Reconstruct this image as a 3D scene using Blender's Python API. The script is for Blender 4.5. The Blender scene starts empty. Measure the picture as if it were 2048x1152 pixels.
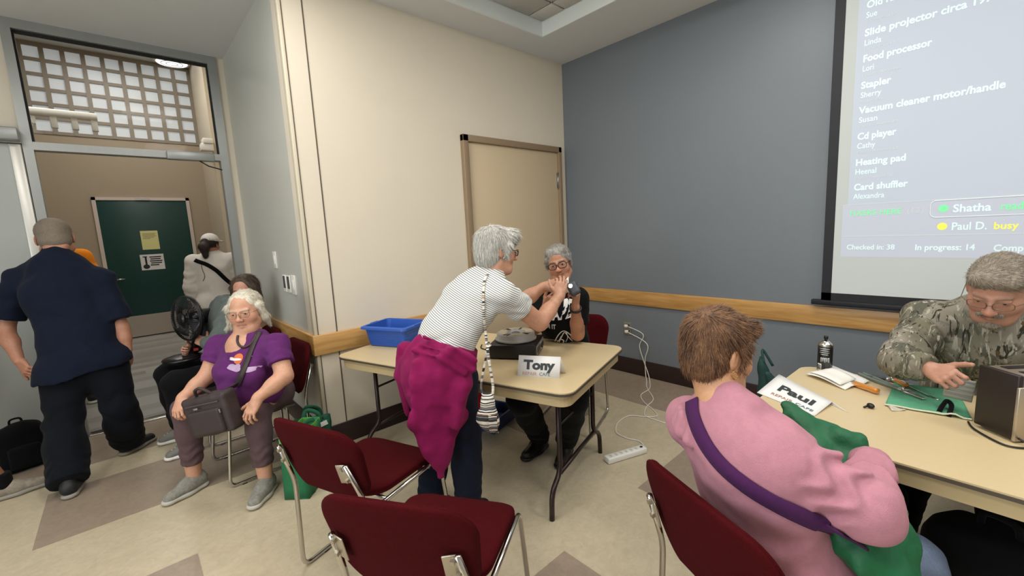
import bpy, bmesh, math, random
import numpy as np
from mathutils import Vector, Matrix
random.seed(7); np.random.seed(7)
SC = bpy.context.scene
COL = SC.collection
PI = math.pi
V = lambda *a: np.array(a, float)

# ---------------------------------------------------------------- camera
CAM_O = V(0, 0, 1.55)
FOC = 853.66
_y, _p, _r = .7381, -.1365, -.0501
_cy, _sy, _cp, _sp, _cr, _sr = math.cos(_y), math.sin(_y), math.cos(_p), math.sin(_p), math.cos(_r), math.sin(_r)
FWD = V(_sy*_cp, _cy*_cp, _sp)
_R0 = V(_cy, -_sy, 0); _U0 = V(-_sy*_sp, -_cy*_sp, _cp)
CAM_R = _R0*_cr + _U0*_sr
CAM_U = -(_R0*_sr - _U0*_cr)
cam_data = bpy.data.cameras.new('camera'); cam_data.sensor_width = 36; cam_data.lens = FOC/2048*36
cam_data.clip_start = .02; cam_data.clip_end = 100
cam = bpy.data.objects.new('camera', cam_data); COL.objects.link(cam)
cam.matrix_world = Matrix(((CAM_R[0], CAM_U[0], -FWD[0], 0), (CAM_R[1], CAM_U[1], -FWD[1], 0),
                           (CAM_R[2], CAM_U[2], -FWD[2], 1.55), (0, 0, 0, 1)))
SC.camera = cam

# ---------------------------------------------------------------- world, exposure, room lights
SC.view_settings.view_transform = 'Standard'; SC.view_settings.look = 'None'
SC.view_settings.gamma = 1; SC.view_settings.use_curve_mapping = False
SC.view_settings.exposure = .2
w = bpy.data.worlds.new('world'); SC.world = w; w.use_nodes = True
w.node_tree.nodes['Background'].inputs[0].default_value = (.8, .85, .9, 1)
w.node_tree.nodes['Background'].inputs[1].default_value = .15

def area_light(name, loc, sx, sy, watts, color=(1, .975, .94), direction=(0, 0, -1)):
    d = bpy.data.lights.new(name, 'AREA'); d.shape = 'RECTANGLE'; d.size = sx; d.size_y = sy
    d.energy = watts; d.color = color
    o = bpy.data.objects.new(name, d); COL.objects.link(o); o.location = loc
    o.rotation_euler = Vector(direction).to_track_quat('-Z', 'Y').to_euler()
    return o
LIGHT_SPOTS = [(2.35, .95), (.55, 2.3), (.9, -.5), (-.9, .6), (2.3, -1.5), (-1.2, 2.2)]
LIGHT_W = 23
for i, (lx, ly) in enumerate(LIGHT_SPOTS):
    area_light('troffer_light', (lx, ly, 3.365), .55, 1.15, LIGHT_W)
area_light('hall_light', (.3, 8.3, 4.62), 1.0, 1.5, 36, (1, .97, .92))
area_light('hall_light', (.3, 6.0, 4.62), 1.0, 1.0, 30, (1, .97, .92))
area_light('added_side_fill', (-3.52, .6, 1.75), 3.2, 1.6, 62, (.90, .96, 1), (1, 0, .05))  # cool fill added from the unseen left side for alcove, ceiling and blue wall

# ---------------------------------------------------------------- helpers
def ray(px, py):
    A = (px-1024)/FOC; B = (py-576)/FOC
    a = A*_cr + B*_sr; b = -A*_sr + B*_cr
    return FWD + _R0*a - _U0*b
def P(px, py, d): return CAM_O + ray(px, py)*d                  # a sight line followed to a depth
def onz(px, py, z=0.0):
    d = ray(px, py); return CAM_O + d*((z-1.55)/d[2])
def onx(px, py, x):
    d = ray(px, py); return CAM_O + d*(x/d[0])
def ony(px, py, y):
    d = ray(px, py); return CAM_O + d*(y/d[1])
def nrm(v): v = np.asarray(v, float); return v/np.linalg.norm(v)

def lin(h):
    if isinstance(h, str):
        h = h.lstrip('#'); c = [int(h[i:i+2], 16)/255 for i in (0, 2, 4)]
        return tuple(x/12.92 if x <= .04045 else ((x+.055)/1.055)**2.4 for x in c)
    return tuple(h)
MATS = {}
def mat(name, color, rough=.6, metal=0., noise=0., scale=8., bump=0., bscale=40., spec=.5, attr=False, emit=0., stretch=None,
        sss=0., trans=0., color2=None, sheen=0., coat=0.):
    if name in MATS: return MATS[name]
    m = bpy.data.materials.new(name); m.use_nodes = True; nt = m.node_tree; N = nt.nodes; L = nt.links
    b = N['Principled BSDF']; c = lin(color)
    b.inputs['Base Color'].default_value = (*c, 1); b.inputs['Roughness'].default_value = rough
    b.inputs['Metallic'].default_value = metal; b.inputs['Specular IOR Level'].default_value = spec
    if sss: b.inputs['Subsurface Weight'].default_value = sss; b.inputs['Subsurface Radius'].default_value = (.012, .005, .003); b.inputs['Subsurface Scale'].default_value = 1
    if trans: b.inputs['Transmission Weight'].default_value = trans
    if sheen: b.inputs['Sheen Weight'].default_value = sheen
    if coat: b.inputs['Coat Weight'].default_value = coat; b.inputs['Coat Roughness'].default_value = .2
    if emit: b.inputs['Emission Color'].default_value = (*c, 1); b.inputs['Emission Strength'].default_value = emit
    src = None
    if noise or bump or attr:
        tc = N.new('ShaderNodeTexCoord'); mp = N.new('ShaderNodeMapping'); L.new(tc.outputs['Object'], mp.inputs[0])
        if stretch: mp.inputs['Scale'].default_value = stretch
    if attr:
        at = N.new('ShaderNodeAttribute'); at.attribute_name = 'Col'; src = at.outputs['Color']
        L.new(src, b.inputs['Base Color'])
    if noise:
        nz = N.new('ShaderNodeTexNoise'); nz.inputs['Scale'].default_value = scale; nz.inputs['Detail'].default_value = 5
        nz.inputs['Roughness'].default_value = .6
        L.new(mp.outputs[0], nz.inputs['Vector'])
        mx = N.new('ShaderNodeMix'); mx.data_type = 'RGBA'
        rmp = N.new('ShaderNodeMapRange'); rmp.inputs[1].default_value = .3; rmp.inputs[2].default_value = .7
        L.new(nz.outputs['Fac'], rmp.inputs[0]); L.new(rmp.outputs[0], mx.inputs[0])
        if attr:
            mx.blend_type = 'MULTIPLY'; L.new(src, mx.inputs[6]); mx.inputs[7].default_value = (1-noise, 1-noise*1.1, 1-noise*1.1, 1)
        elif color2 is not None:
            mx.inputs[6].default_value = (*c, 1); mx.inputs[7].default_value = (*lin(color2), 1)
        else:
            mx.inputs[6].default_value = tuple(min(1, x*(1+noise)) for x in c)+(1,); mx.inputs[7].default_value = tuple(x*(1-noise) for x in c)+(1,)
        L.new(mx.outputs[2], b.inputs['Base Color'])
    if bump:
        n2 = N.new('ShaderNodeTexNoise'); n2.inputs['Scale'].default_value = bscale; n2.inputs['Detail'].default_value = 4
        L.new(mp.outputs[0], n2.inputs['Vector'])
        bp = N.new('ShaderNodeBump'); bp.inputs['Strength'].default_value = bump; bp.inputs['Distance'].default_value = .01
        L.new(n2.outputs['Fac'], bp.inputs['Height']); L.new(bp.outputs[0], b.inputs['Normal'])
    MATS[name] = m
    return m

def rotm(ax, ang):
    return np.array(Matrix.Rotation(ang, 3, Vector(ax)))
def frame(fwd, up=(0, 0, 1)):
    """columns: x = right of the forward direction, y = forward, z = up"""
    y = nrm(fwd); x = nrm(np.cross(y, up)); z = np.cross(x, y)
    return np.stack([x, y, z], 1)
def zrot(a): return np.array([[math.cos(a), -math.sin(a), 0], [math.sin(a), math.cos(a), 0], [0, 0, 1]])

class MB:
    """collects shapes, then links them as ONE mesh object"""
    def __init__(s): s.v = []; s.f = []; s.mi = []; s.sm = []; s.n = 0
    def add(s, verts, faces, mi=0, smooth=False):
        verts = np.asarray(verts, float).reshape(-1, 3)
        s.v.append(verts); k = s.n
        for f in faces: s.f.append([i+k for i in f]); s.mi.append(mi); s.sm.append(smooth)
        s.n += len(verts); return s
    def box(s, c, size, R=None, mi=0, bev=0., seg=2):
        hx, hy, hz = [x/2 for x in size]
        if bev:
            bm = bmesh.new(); bmesh.ops.create_cube(bm, size=1)
            for v in bm.verts: v.co = Vector((v.co.x*2*hx, v.co.y*2*hy, v.co.z*2*hz))
            bmesh.ops.bevel(bm, geom=bm.edges[:], offset=min(bev, .99*min(hx, hy, hz)), segments=seg, profile=.5, affect='EDGES')
            bm.verts.index_update(); vs = np.array([v.co[:] for v in bm.verts]); fs = [[v.index for v in f.verts] for f in bm.faces]; bm.free()
        else:
            vs = np.array([[x*hx, y*hy, z*hz] for x in (-1, 1) for y in (-1, 1) for z in (-1, 1)])
            fs = [(0, 1, 3, 2), (4, 6, 7, 5), (0, 4, 5, 1), (2, 3, 7, 6), (0, 2, 6, 4), (1, 5, 7, 3)]
        if R is not None: vs = vs@np.asarray(R).T
        return s.add(vs+np.asarray(c, float), fs, mi, bool(bev))
    def span(s, a, b, mi=0, bev=0.):
        a = np.asarray(a, float); b = np.asarray(b, float)
        return s.box((a+b)/2, np.abs(b-a), None, mi, bev)
    def tube(s, pts, r, n=10, mi=0, closed=False, cap=True, flat=None):
        pts = np.asarray(pts, float); m = len(pts); rs = np.broadcast_to(np.asarray(r, float), (m,))
        T = np.zeros_like(pts)
        for i in range(m):
            a = pts[(i-1) % m] if (closed or i > 0) else pts[0]; b = pts[(i+1) % m] if (closed or i < m-1) else pts[-1]
            T[i] = nrm(b-a)
        ref = V(0, 0, 1) if abs(T[0][2]) < .9 else V(1, 0, 0)
        u = nrm(np.cross(T[0], ref)); vs = []
        for i in range(m):
            u = nrm(u-T[i]*(u@T[i])); w = np.cross(T[i], u)
            for k in range(n):
                a = 2*PI*k/n; vs.append(pts[i]+rs[i]*(math.cos(a)*u+math.sin(a)*w*(flat or 1)))
        fs = []
        for i in range(m if closed else m-1):
            j = (i+1) % m
            for k in range(n):
                q = (k+1) % n; fs.append((i*n+k, i*n+q, j*n+q, j*n+k))
        if cap and not closed: fs.append(tuple(range(n))[::-1]); fs.append(tuple((m-1)*n+k for k in range(n)))
        return s.add(vs, fs, mi, True)
    def lathe(s, prof, c=(0, 0, 0), R=None, n=24, mi=0, smooth=True):
        vs = []; fs = []; m = len(prof)
        for r, z in prof:
            for k in range(n): a = 2*PI*k/n; vs.append((r*math.cos(a), r*math.sin(a), z))
        for i in range(m-1):
            for k in range(n): q = (k+1) % n; fs.append((i*n+k, i*n+q, (i+1)*n+q, (i+1)*n+k))
        fs.append(tuple(range(n))[::-1]); fs.append(tuple((m-1)*n+k for k in range(n)))
        vs = np.array(vs)
        if R is not None: vs = vs@np.asarray(R).T
        return s.add(vs+np.asarray(c, float), fs, mi, smooth)
    def prism(s, poly, z0, z1, R=None, c=(0, 0, 0), mi=0, smooth=False):
        n = len(poly); vs = [(x, y, z0) for x, y in poly]+[(x, y, z1) for x, y in poly]
        fs = [tuple(range(n))[::-1], tuple(range(n, 2*n))]+[(i, (i+1) % n, n+(i+1) % n, n+i) for i in range(n)]
        vs = np.array(vs, float)
        if R is not None: vs = vs@np.asarray(R).T
        return s.add(vs+np.asarray(c, float), fs, mi, smooth)
    def sphere(s, c, r, R=None, n=16, m=10, mi=0):
        prof = [(max(1e-4, math.sin(PI*i/m)), -math.cos(PI*i/m)) for i in range(m+1)]
        vs = []; fs = []
        for a, z in prof:
            for k in range(n): t = 2*PI*k/n; vs.append((a*math.cos(t), a*math.sin(t), z))
        for i in range(m):
            for k in range(n): q = (k+1) % n; fs.append((i*n+k, i*n+q, (i+1)*n+q, (i+1)*n+k))
        vs = np.array(vs)*np.asarray(r, float)
        if R is not None: vs = vs@np.asarray(R).T
        return s.add(vs+np.asarray(c, float), fs, mi, True)
    def grid(s, G, mi=0, thick=0.):
        """sheet through a grid of points (n, m, 3), with its own thickness"""
        G = np.asarray(G, float); n, m = G.shape[:2]
        if thick:
            du = np.gradient(G, axis=0); dv = np.gradient(G, axis=1); N = np.cross(du, dv); N /= np.linalg.norm(N, axis=2, keepdims=True)+1e-9
            A = (G+N*thick/2).reshape(-1, 3); B = (G-N*thick/2).reshape(-1, 3)
            fs = []
            q = n*m
            for i in range(n-1):
                for j in range(m-1):
                    a = i*m+j; fs.append((a, a+m, a+m+1, a+1)); fs.append((q+a, q+a+1, q+a+m+1, q+a+m))
            ring = [i*m for i in range(n)]+[(n-1)*m+j for j in range(1, m)]+[i*m+m-1 for i in range(n-2, -1, -1)]+[j for j in range(m-2, 0, -1)]
            for a, b in zip(ring, ring[1:]+ring[:1]): fs.append((b, a, q+a, q+b))
            return s.add(np.concatenate([A, B]), fs, mi, True)
        fs = [(i*m+j, (i+1)*m+j, (i+1)*m+j+1, i*m+j+1) for i in range(n-1) for j in range(m-1)]
        return s.add(G.reshape(-1, 3), fs, mi, True)
    def mesh(s, name, mats, off=(0, 0, 0)):
        me = bpy.data.meshes.new(name); vs = np.concatenate(s.v)-np.asarray(off, float)
        me.from_pydata(vs.tolist(), [], s.f)
        for m in (mats if isinstance(mats, (list, tuple)) else [mats]): me.materials.append(m)
        me.polygons.foreach_set('material_index', s.mi); me.polygons.foreach_set('use_smooth', s.sm)
        me.update(); return me

ROOTLOC = {}
def thing(name, label, cat, loc=(0, 0, 0), rotz=0., group=None):
    o = bpy.data.objects.new(name, None); COL.objects.link(o); o.location = loc; o.rotation_euler = (0, 0, rotz)
    o.empty_display_size = .05; o['label'] = label; o['category'] = cat
    if group: o['group'] = group
    ROOTLOC[o.name] = np.asarray(loc, float); return o
def link(name, me, parent=None, label=None, kind=None):
    o = bpy.data.objects.new(name, me); COL.objects.link(o)
    if parent is not None: o.parent = parent
    if label: o['label'] = label
    if kind: o['kind'] = kind
    return o
def off_of(parent):
    while parent is not None and parent.name not in ROOTLOC: parent = parent.parent
    return ROOTLOC[parent.name] if parent is not None else V(0, 0, 0)
def part(name, mb, mats, parent, label=None, kind=None, local=False):
    """shapes given in world coordinates (local=True: in the thing's own)"""
    return link(name, mb.mesh(name, mats, V(0, 0, 0) if local else off_of(parent)), parent, label, kind)
def solo(name, mb, mats, label, cat, loc=(0, 0, 0), group=None, kind=None):
    o = link(name, mb.mesh(name, mats, loc)); o.location = loc; o['label'] = label; o['category'] = cat
    if group: o['group'] = group
    if kind: o['kind'] = kind
    ROOTLOC[o.name] = np.asarray(loc, float); return o
def struct(name, mb, mats, parent=None):
    o = link(name, mb.mesh(name, mats, off_of(parent) if parent else (0, 0, 0)), parent)
    if parent is None: o['kind'] = 'structure'; ROOTLOC[o.name] = V(0, 0, 0)
    return o
def copy_tree(o, parent=None):
    c = o.copy(); COL.objects.link(c)
    if parent is not None: c.parent = parent
    for ch in [x for x in KIDS.get(o.name, [])]: copy_tree(ch, c)
    return c
KIDS = {}
def index_kids(o):
    KIDS[o.name] = list(o.children)
    for ch in o.children: index_kids(ch)

def text_mesh(body, size, bold=0., extrude=.0005, align='LEFT', spacing=1.):
    cu = bpy.data.curves.new('lettering', 'FONT'); cu.body = body; cu.size = size; cu.offset = bold; cu.extrude = extrude
    cu.align_x = align; cu.space_character = spacing; cu.resolution_u = 3
    o = bpy.data.objects.new('lettering', cu); COL.objects.link(o)
    dg = bpy.context.evaluated_depsgraph_get(); e = o.evaluated_get(dg); me = e.to_mesh()
    vs = np.array([v.co[:] for v in me.vertices]); fs = [list(p.vertices) for p in me.polygons]
    e.to_mesh_clear(); bpy.data.objects.remove(o); bpy.data.curves.remove(cu)
    return vs, fs
def add_text(mb, body, origin, xdir, ydir, size, bold=0., mi=0, align='LEFT', spacing=1., lift=.0006, extrude=.0004, xs=1.):
    vs, fs = text_mesh(body, size, bold, extrude, align, spacing)
    if not len(vs): return
    x = nrm(xdir); y = nrm(ydir); z = np.cross(x, y)
    mb.add(np.asarray(origin)+vs[:, :1]*x*xs+vs[:, 1:2]*y+(vs[:, 2:3]+lift)*z, fs, mi)

def fillet(pts, r, n=5):
    pts = [np.asarray(p, float) for p in pts]; out = [pts[0]]
    for a, b, c in zip(pts, pts[1:], pts[2:]):
        u = a-b; w = c-b; lu = np.linalg.norm(u); lw = np.linalg.norm(w); u /= lu; w /= lw
        t = min(r, lu*.49, lw*.49)
        for i in range(n+1):
            s = i/n; out.append((1-s)**2*(b+u*t)+2*s*(1-s)*b+s*s*(b+w*t))
    out.append(pts[-1]); return out
def spline(pts, n=8, closed=False):
    pts = [np.asarray(p, float) for p in pts]; m = len(pts); out = []
    for i in range(m if closed else m-1):
        g = lambda k: pts[k % m] if closed else pts[min(max(k, 0), m-1)]
        p0, p1, p2, p3 = g(i-1), g(i), g(i+1), g(i+2)
        for j in range(n):
            t = j/n; out.append(.5*((2*p1)+(-p0+p2)*t+(2*p0-5*p1+4*p2-p3)*t*t+(-p0+3*p1-3*p2+p3)*t**3))
    if not closed: out.append(pts[-1])
    return out
def rrect(w, h, r, n=5):
    out = []
    for cx, cy, a0 in ((w/2-r, h/2-r, 0), (-w/2+r, h/2-r, PI/2), (-w/2+r, -h/2+r, PI), (w/2-r, -h/2+r, 1.5*PI)):
        for i in range(n+1): a = a0+PI/2*i/n; out.append((cx+r*math.cos(a), cy+r*math.sin(a)))
    return out
# ================================================================ THE ROOM
YB, XR, ZC = 3.175, 3.775, 3.28          # cream wall, blue wall, ceiling
XA, YT = .96, 4.99                        # alcove side wall, entrance wall
YH = 9.86                                 # far wall of the hall
M_cream = mat('cream_paint', '#dcd2bf', .55, noise=.015, scale=3, bump=.05, bscale=120)
M_blue = mat('slate_blue_paint', '#6f767c', .42, noise=.02, scale=2, bump=.06, bscale=140)
M_ceil = mat('ceiling_paint', '#d6d8d8', .8, noise=.01, bump=.03, bscale=200)
M_tray = mat('tray_paint', '#e2e8e6', .7, bump=.02, bscale=200)
M_alc = mat('alcove_paint', '#c3c4bc', .3, noise=.015, scale=3)
M_base = mat('dark_brown_vinyl', '#2a1a18', .45)
M_taupe = mat('taupe_paint', '#a2937d', .5, noise=.02, scale=2)
M_door = mat('tan_door_paint', '#c9b595', .45, noise=.02, scale=1.5)
M_frame = mat('brown_frame_paint', '#8f7a5f', .4)
M_alu = mat('brushed_aluminium', '#a3a6a4', .38, .55, noise=.03, scale=30, stretch=(1, 1, .05))
M_steel = mat('satin_steel', '#b9b7b2', .3, .9)
M_white = mat('white_plastic', '#e9e7df', .4)
M_black = mat('black_plastic', '#141414', .45)

def vct(name, c1, c2):
    m = bpy.data.materials.new(name); m.use_nodes = True; nt = m.node_tree; N = nt.nodes; L = nt.links
    b = N['Principled BSDF']; b.inputs['Roughness'].default_value = .32; b.inputs['Specular IOR Level'].default_value = .4
    tc = N.new('ShaderNodeTexCoord'); vals = []
    for s, st in ((26, (1, 1, 1)), (7, (1, 1.7, 1))):
        mp = N.new('ShaderNodeMapping'); mp.inputs['Scale'].default_value = st; L.new(tc.outputs['Object'], mp.inputs[0])
        n = N.new('ShaderNodeTexNoise'); n.inputs['Scale'].default_value = s; n.inputs['Detail'].default_value = 6; n.inputs['Distortion'].default_value = 1.2
        L.new(mp.outputs[0], n.inputs['Vector']); vals.append(n.outputs['Fac'])
    r = N.new('ShaderNodeValToRGB'); r.color_ramp.elements[0].position = .3; r.color_ramp.elements[1].position = .62
    r.color_ramp.elements[0].color = (*lin(c2), 1); r.color_ramp.elements[1].color = (*lin(c1), 1)
    mx = N.new('ShaderNodeMath'); mx.operation = 'MULTIPLY_ADD'; mx.inputs[1].default_value = .6
    ad = N.new('ShaderNodeMath'); ad.operation = 'MULTIPLY'; ad.inputs[1].default_value = .4
    L.new(vals[1], ad.inputs[0]); L.new(vals[0], mx.inputs[0]); L.new(ad.outputs[0], mx.inputs[2]); L.new(mx.outputs[0], r.inputs[0]); L.new(r.outputs[0], b.inputs['Base Color'])
    ro = N.new('ShaderNodeMapRange'); ro.inputs[3].default_value = .25; ro.inputs[4].default_value = .42; L.new(vals[1], ro.inputs[0]); L.new(ro.outputs[0], b.inputs['Roughness'])
    return m
M_vct = vct('beige_vinyl_tile', '#c2b59a', '#b1a58b')
M_vct2 = vct('mauve_vinyl_tile', '#9b8b79', '#8c7d6d')

fl = struct('floor', MB().span((-3.6, -4, -.12), (XR+.15, YT, 0)), M_vct)
def inlay(x0, y0, x1, y1):
    part('inlay_panel', MB().span((x0, y0, -.01), (x1, y1, .0012)), M_vct2, fl)
inlay(-3.5, 4.29, XA, YT-.03); inlay(-.535, 3.265, .80, 3.96); inlay(-.57, 1.9, .10, 2.58)
inlay(.73, .59, 1.397, 1.255); inlay(2.075, .59, 2.75, 1.267); inlay(3.14, -3.9, XR-.012, YB-.012); inlay(2.1, 2.09, 2.79, 2.75)
inlay(-1.9, 3.265, -1.2, 3.96); inlay(-.57, -.75, .10, -.08); inlay(.73, -2.1, 1.397, -1.42); inlay(2.075, -2.1, 2.75, -1.42)

# walls -----------------------------------------------------------
struct('wall_back', MB().span((XA, YB, 0), (XR+.15, YB+.14, ZC+.3)), M_cream)
gw = MB()
wall_r = struct('wall_right', MB().span((XR, -4, 0), (XR+.15, YB, ZC+.3)), M_blue)
M_unseen = mat('pale_room_paint', '#dedddb', .7)
struct('wall_left', MB().span((-3.75, -4, 0), (-3.6, YT+.15, ZC+.3)), M_unseen)
struct('wall_front', MB().span((-3.75, -4.15, 0), (XR+.15, -4, ZC+.3)), M_unseen)
struct('wall_alcove', MB().span((XA, YB+.14, 0), (XA+.14, YT+.15, ZC)), M_alc)
# panel joints with thin metal reveals on the cream wall and the outside corner bead
M_joint = mat('panel_joint_shadow_gap', '#5b5245', .7)
for jx in (XA+.155,):
    struct('trim_1', MB().span((jx-.004, YB-.0035, .165), (jx+.004, YB+.01, ZC)), M_joint)
struct('trim_2', MB().span((XA-.005, YB-.006, .165), (XA+.018, YB+.04, ZC), bev=.003), mat('corner_bead_cream', '#cfc6b0', .4))
struct('trim_3', MB().span((XA+.018, YB-.004, .165), (XA+.024, YB+.01, ZC)), M_joint)

# timber rails ----------------------------------------------------
def wood(name, c1, c2, axis):
    m = bpy.data.materials.new(name); m.use_nodes = True; nt = m.node_tree; N = nt.nodes; L = nt.links
    b = N['Principled BSDF']; b.inputs['Roughness'].default_value = .38; b.inputs['Coat Weight'].default_value = .25; b.inputs['Coat Roughness'].default_value = .25
    tc = N.new('ShaderNodeTexCoord'); mp = N.new('ShaderNodeMapping'); L.new(tc.outputs['Object'], mp.inputs[0])
    mp.inputs['Scale'].default_value = (1.2, 14, 14) if axis == 'x' else (14, 1.2, 14)
    n = N.new('ShaderNodeTexNoise'); n.inputs['Scale'].default_value = 3; n.inputs['Detail'].default_value = 7; n.inputs['Distortion'].default_value = .6
    L.new(mp.outputs[0], n.inputs['Vector'])
    r = N.new('ShaderNodeValToRGB'); r.color_ramp.elements[0].position = .32; r.color_ramp.elements[1].position = .68
    r.color_ramp.elements[0].color = (*lin(c2), 1); r.color_ramp.elements[1].color = (*lin(c1), 1)
    L.new(n.outputs['Fac'], r.inputs[0]); L.new(r.outputs[0], b.inputs['Base Color'])
    return m
M_oakx = wood('oak_rail_lengthwise', '#d0a566', '#b88a50', 'x'); M_oaky = wood('oak_rail_crosswise', '#c69a5c', '#ab7d42', 'y')
struct('trim_4', MB().span((XR-.022, -4, .733), (XR, YB-.001, .875), bev=.003), M_oaky)
struct('trim_5', MB().span((XA-.024, YB-.024, .72), (2.30, YB, .866), bev=.003), M_oakx)
struct('trim_6', MB().span((XA-.024, YB, .72), (XA, YT-.01, .866), bev=.003), M_oaky)
struct('baseboard_right', MB().span((XR-.012, -4, 0), (XR, YB-.001, .165), bev=.003), M_base)
struct('baseboard_back', MB().span((XA-.012, YB-.012, 0), (2.33, YB, .165), bev=.003), M_base)
struct('baseboard_alcove', MB().span((XA-.012, YB, 0), (XA, YT-.01, .165), bev=.003), M_base)

# tan closet door -------------------------------------------------
d1 = struct('door_1', MB().span((2.415, YB-.018, .01), (3.628, YB+.0, 2.345), bev=.002), M_door)
fr = MB(); fr.span((2.355, YB-.045, 0), (2.415, YB, 2.403), bev=.004).span((3.628, YB-.045, 0), (3.676, YB, 2.403), bev=.004).span((2.355, YB-.045, 2.345), (3.676, YB, 2.403), bev=.004)
part('door_frame', fr, M_frame, d1)
for hz in (2.05, 1.2, .3):
    part('hinge', MB().tube([(3.618, YB-.03, hz-.085), (3.618, YB-.03, hz+.085)], .008, 8).span((3.606, YB-.022, hz-.08), (3.63, YB-.017, hz+.08)), M_steel, d1)
part('lever_handle', MB().tube([(2.50, YB-.018, 1.02), (2.50, YB-.06, 1.02), (2.61, YB-.06, 1.02)], .009, 8).lathe([(.027, 0), (.027, .006)], (2.50, YB-.018, 1.02), rotm((1, 0, 0), PI/2)), M_steel, d1)

# ceiling with its sunk tray --------------------------------------
TX0, TX1, TY0, TY1, ZT = -2.6, 3.116, -3.2, 2.839, 3.40
ce = MB()
ce.span((-3.6, TY1, ZC), (XR+.15, YB+.14, ZC+.3)).span((-3.6, -4, ZC), (XR+.15, TY0, ZC+.3)).span((TX1, TY0, ZC), (XR+.15, TY1, ZC+.3)).span((-3.6, TY0, ZC), (TX0, TY1, ZC+.3))
ce.span((-3.6, YB+.14, ZC), (XA+.14, YT+.15, ZC+.3))
ceil = struct('ceiling', ce, M_ceil)
tr = MB().span((TX1-.012, TY0, ZC-.001), (TX1, TY1, ZT+.02)).span((TX0, TY1-.012, ZC-.001), (TX1-.012, TY1, ZT+.02)).span((TX0, TY0, ZC-.001), (TX0+.012, TY1, ZT+.02)).span((TX0, TY0, ZC-.001), (TX1, TY0+.012, ZT+.02))
part('tray_upstand', tr, M_tray, ceil)
part('ceiling_backing', MB().span((TX0, TY0, ZT+.03), (TX1, TY1, ZT+.08)), mat('ceiling_grid_gap', '#77756f', .8), ceil)
M_tile = mat('acoustic_tile', '#c3c1bb', .9, noise=.06, scale=90, bump=.35, bscale=160)
# cut border tiles, then whole ones
xs = [TX1-.012]; x = TX1-.19
while x > TX0: xs.append(x); x -= .61
ys = [TY1-.012, 2.55]; y = 2.55
while y > TY0: y -= .61; ys.append(max(y, TY0))
tile_mesh = {}
LROWS = []
for i in range(len(xs)-1):
    for j in range(len(ys)-1):
        wx, wy = xs[i]-xs[i+1], ys[j]-ys[j+1]; key = (round(wx, 3), round(wy, 3))
        cx, cyy = (xs[i]+xs[i+1])/2, (ys[j]+ys[j+1])/2
        if key not in tile_mesh:
            tile_mesh[key] = MB().box((0, 0, 0), (wx-.016, wy-.016, .018), bev=.003, seg=1).mesh('ceiling_tile', M_tile)
        o = link('ceiling_tile', tile_mesh[key], ceil); o.location = (cx, cyy, ZT+.012)
M_diff = mat('lit_diffuser', '#fff6e6', .5, emit=1.2)
for lx, ly in LIGHT_SPOTS:
    t = thing('ceiling_light', 'flush fluorescent troffer in the ceiling tray', 'light', (lx, ly, 3.37), 0, 'troffers of the ceiling tray')
    part('housing', MB().box((0, 0, .008), (.62, 1.22, .02), bev=.004), M_white, t, local=True)
    part('diffuser', MB().box((0, 0, -.002), (.56, 1.16, .004)), M_diff, t, local=True)

# added window in the unseen left wall, its glowing panes go with the fill
wn = MB().span((-3.6, -1.1, .85), (-3.55, -1.0, 2.65)).span((-3.6, 2.2, .85), (-3.55, 2.3, 2.65)).span((-3.6, -1.0, .85), (-3.55, 2.2, .95)).span((-3.6, -1.0, 2.55), (-3.55, 2.2, 2.65)).span((-3.59, .57, .95), (-3.555, .63, 2.55))
w3 = struct('added_window', wn, M_alu)
for ya, yb in ((-1.0, .57), (.63, 2.2)): part('pane', MB().span((-3.595, ya, .95), (-3.585, yb, 2.55)), mat('added_glow_pane', '#dfeaf5', .3, emit=1.5), w3)
# entrance wall with transom and doors -----------------------------
struct('wall_entrance', MB().span((.90, YT-.02, 0), (XA+.14, YT+.13, ZC)).span((-3.75, YT, 2.46), (-.43, YT+.15, ZC)).span((-3.75, YT, 0), (-1.55, YT+.15, 2.46)), M_cream)
w1 = MB()
w1.span((-.43, YT-.04, 3.21), (.90, YT+.06, ZC)).span((.83, YT-.04, 0), (.90, YT+.06, 3.21)).span((-.43, YT-.04, 0), (-.375, YT+.06, 3.21)).span((-.375, YT-.04, 2.335), (.83, YT+.06, 2.395))
win1 = struct('window_1', w1, M_alu)
M_glass = mat('clear_glass', '#ffffff', .03, trans=1.0, spec=.5)
M_glass.node_tree.nodes['Principled BSDF'].inputs['IOR'].default_value = 1.1
part('glass_pane', MB().span((-.375, YT, 2.395), (.83, YT+.006, 3.21)), M_glass, win1)
M_gasket = mat('black_gasket', '#101010', .6)
g = MB(); g.span((-.375, YT-.012, 3.19), (.83, YT+.02, 3.21)).span((.818, YT-.012, 2.395), (.83, YT+.02, 3.19)).span((-.375, YT-.012, 2.395), (-.363, YT+.02, 3.19))
part('gasket', g, M_gasket, win1)
part('threshold', MB().span((-.375, YT-.05, 0), (.83, YT+.05, .012), bev=.004), mat('bright_threshold_metal', '#e8e8e6', .22, 1), win1)
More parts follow.
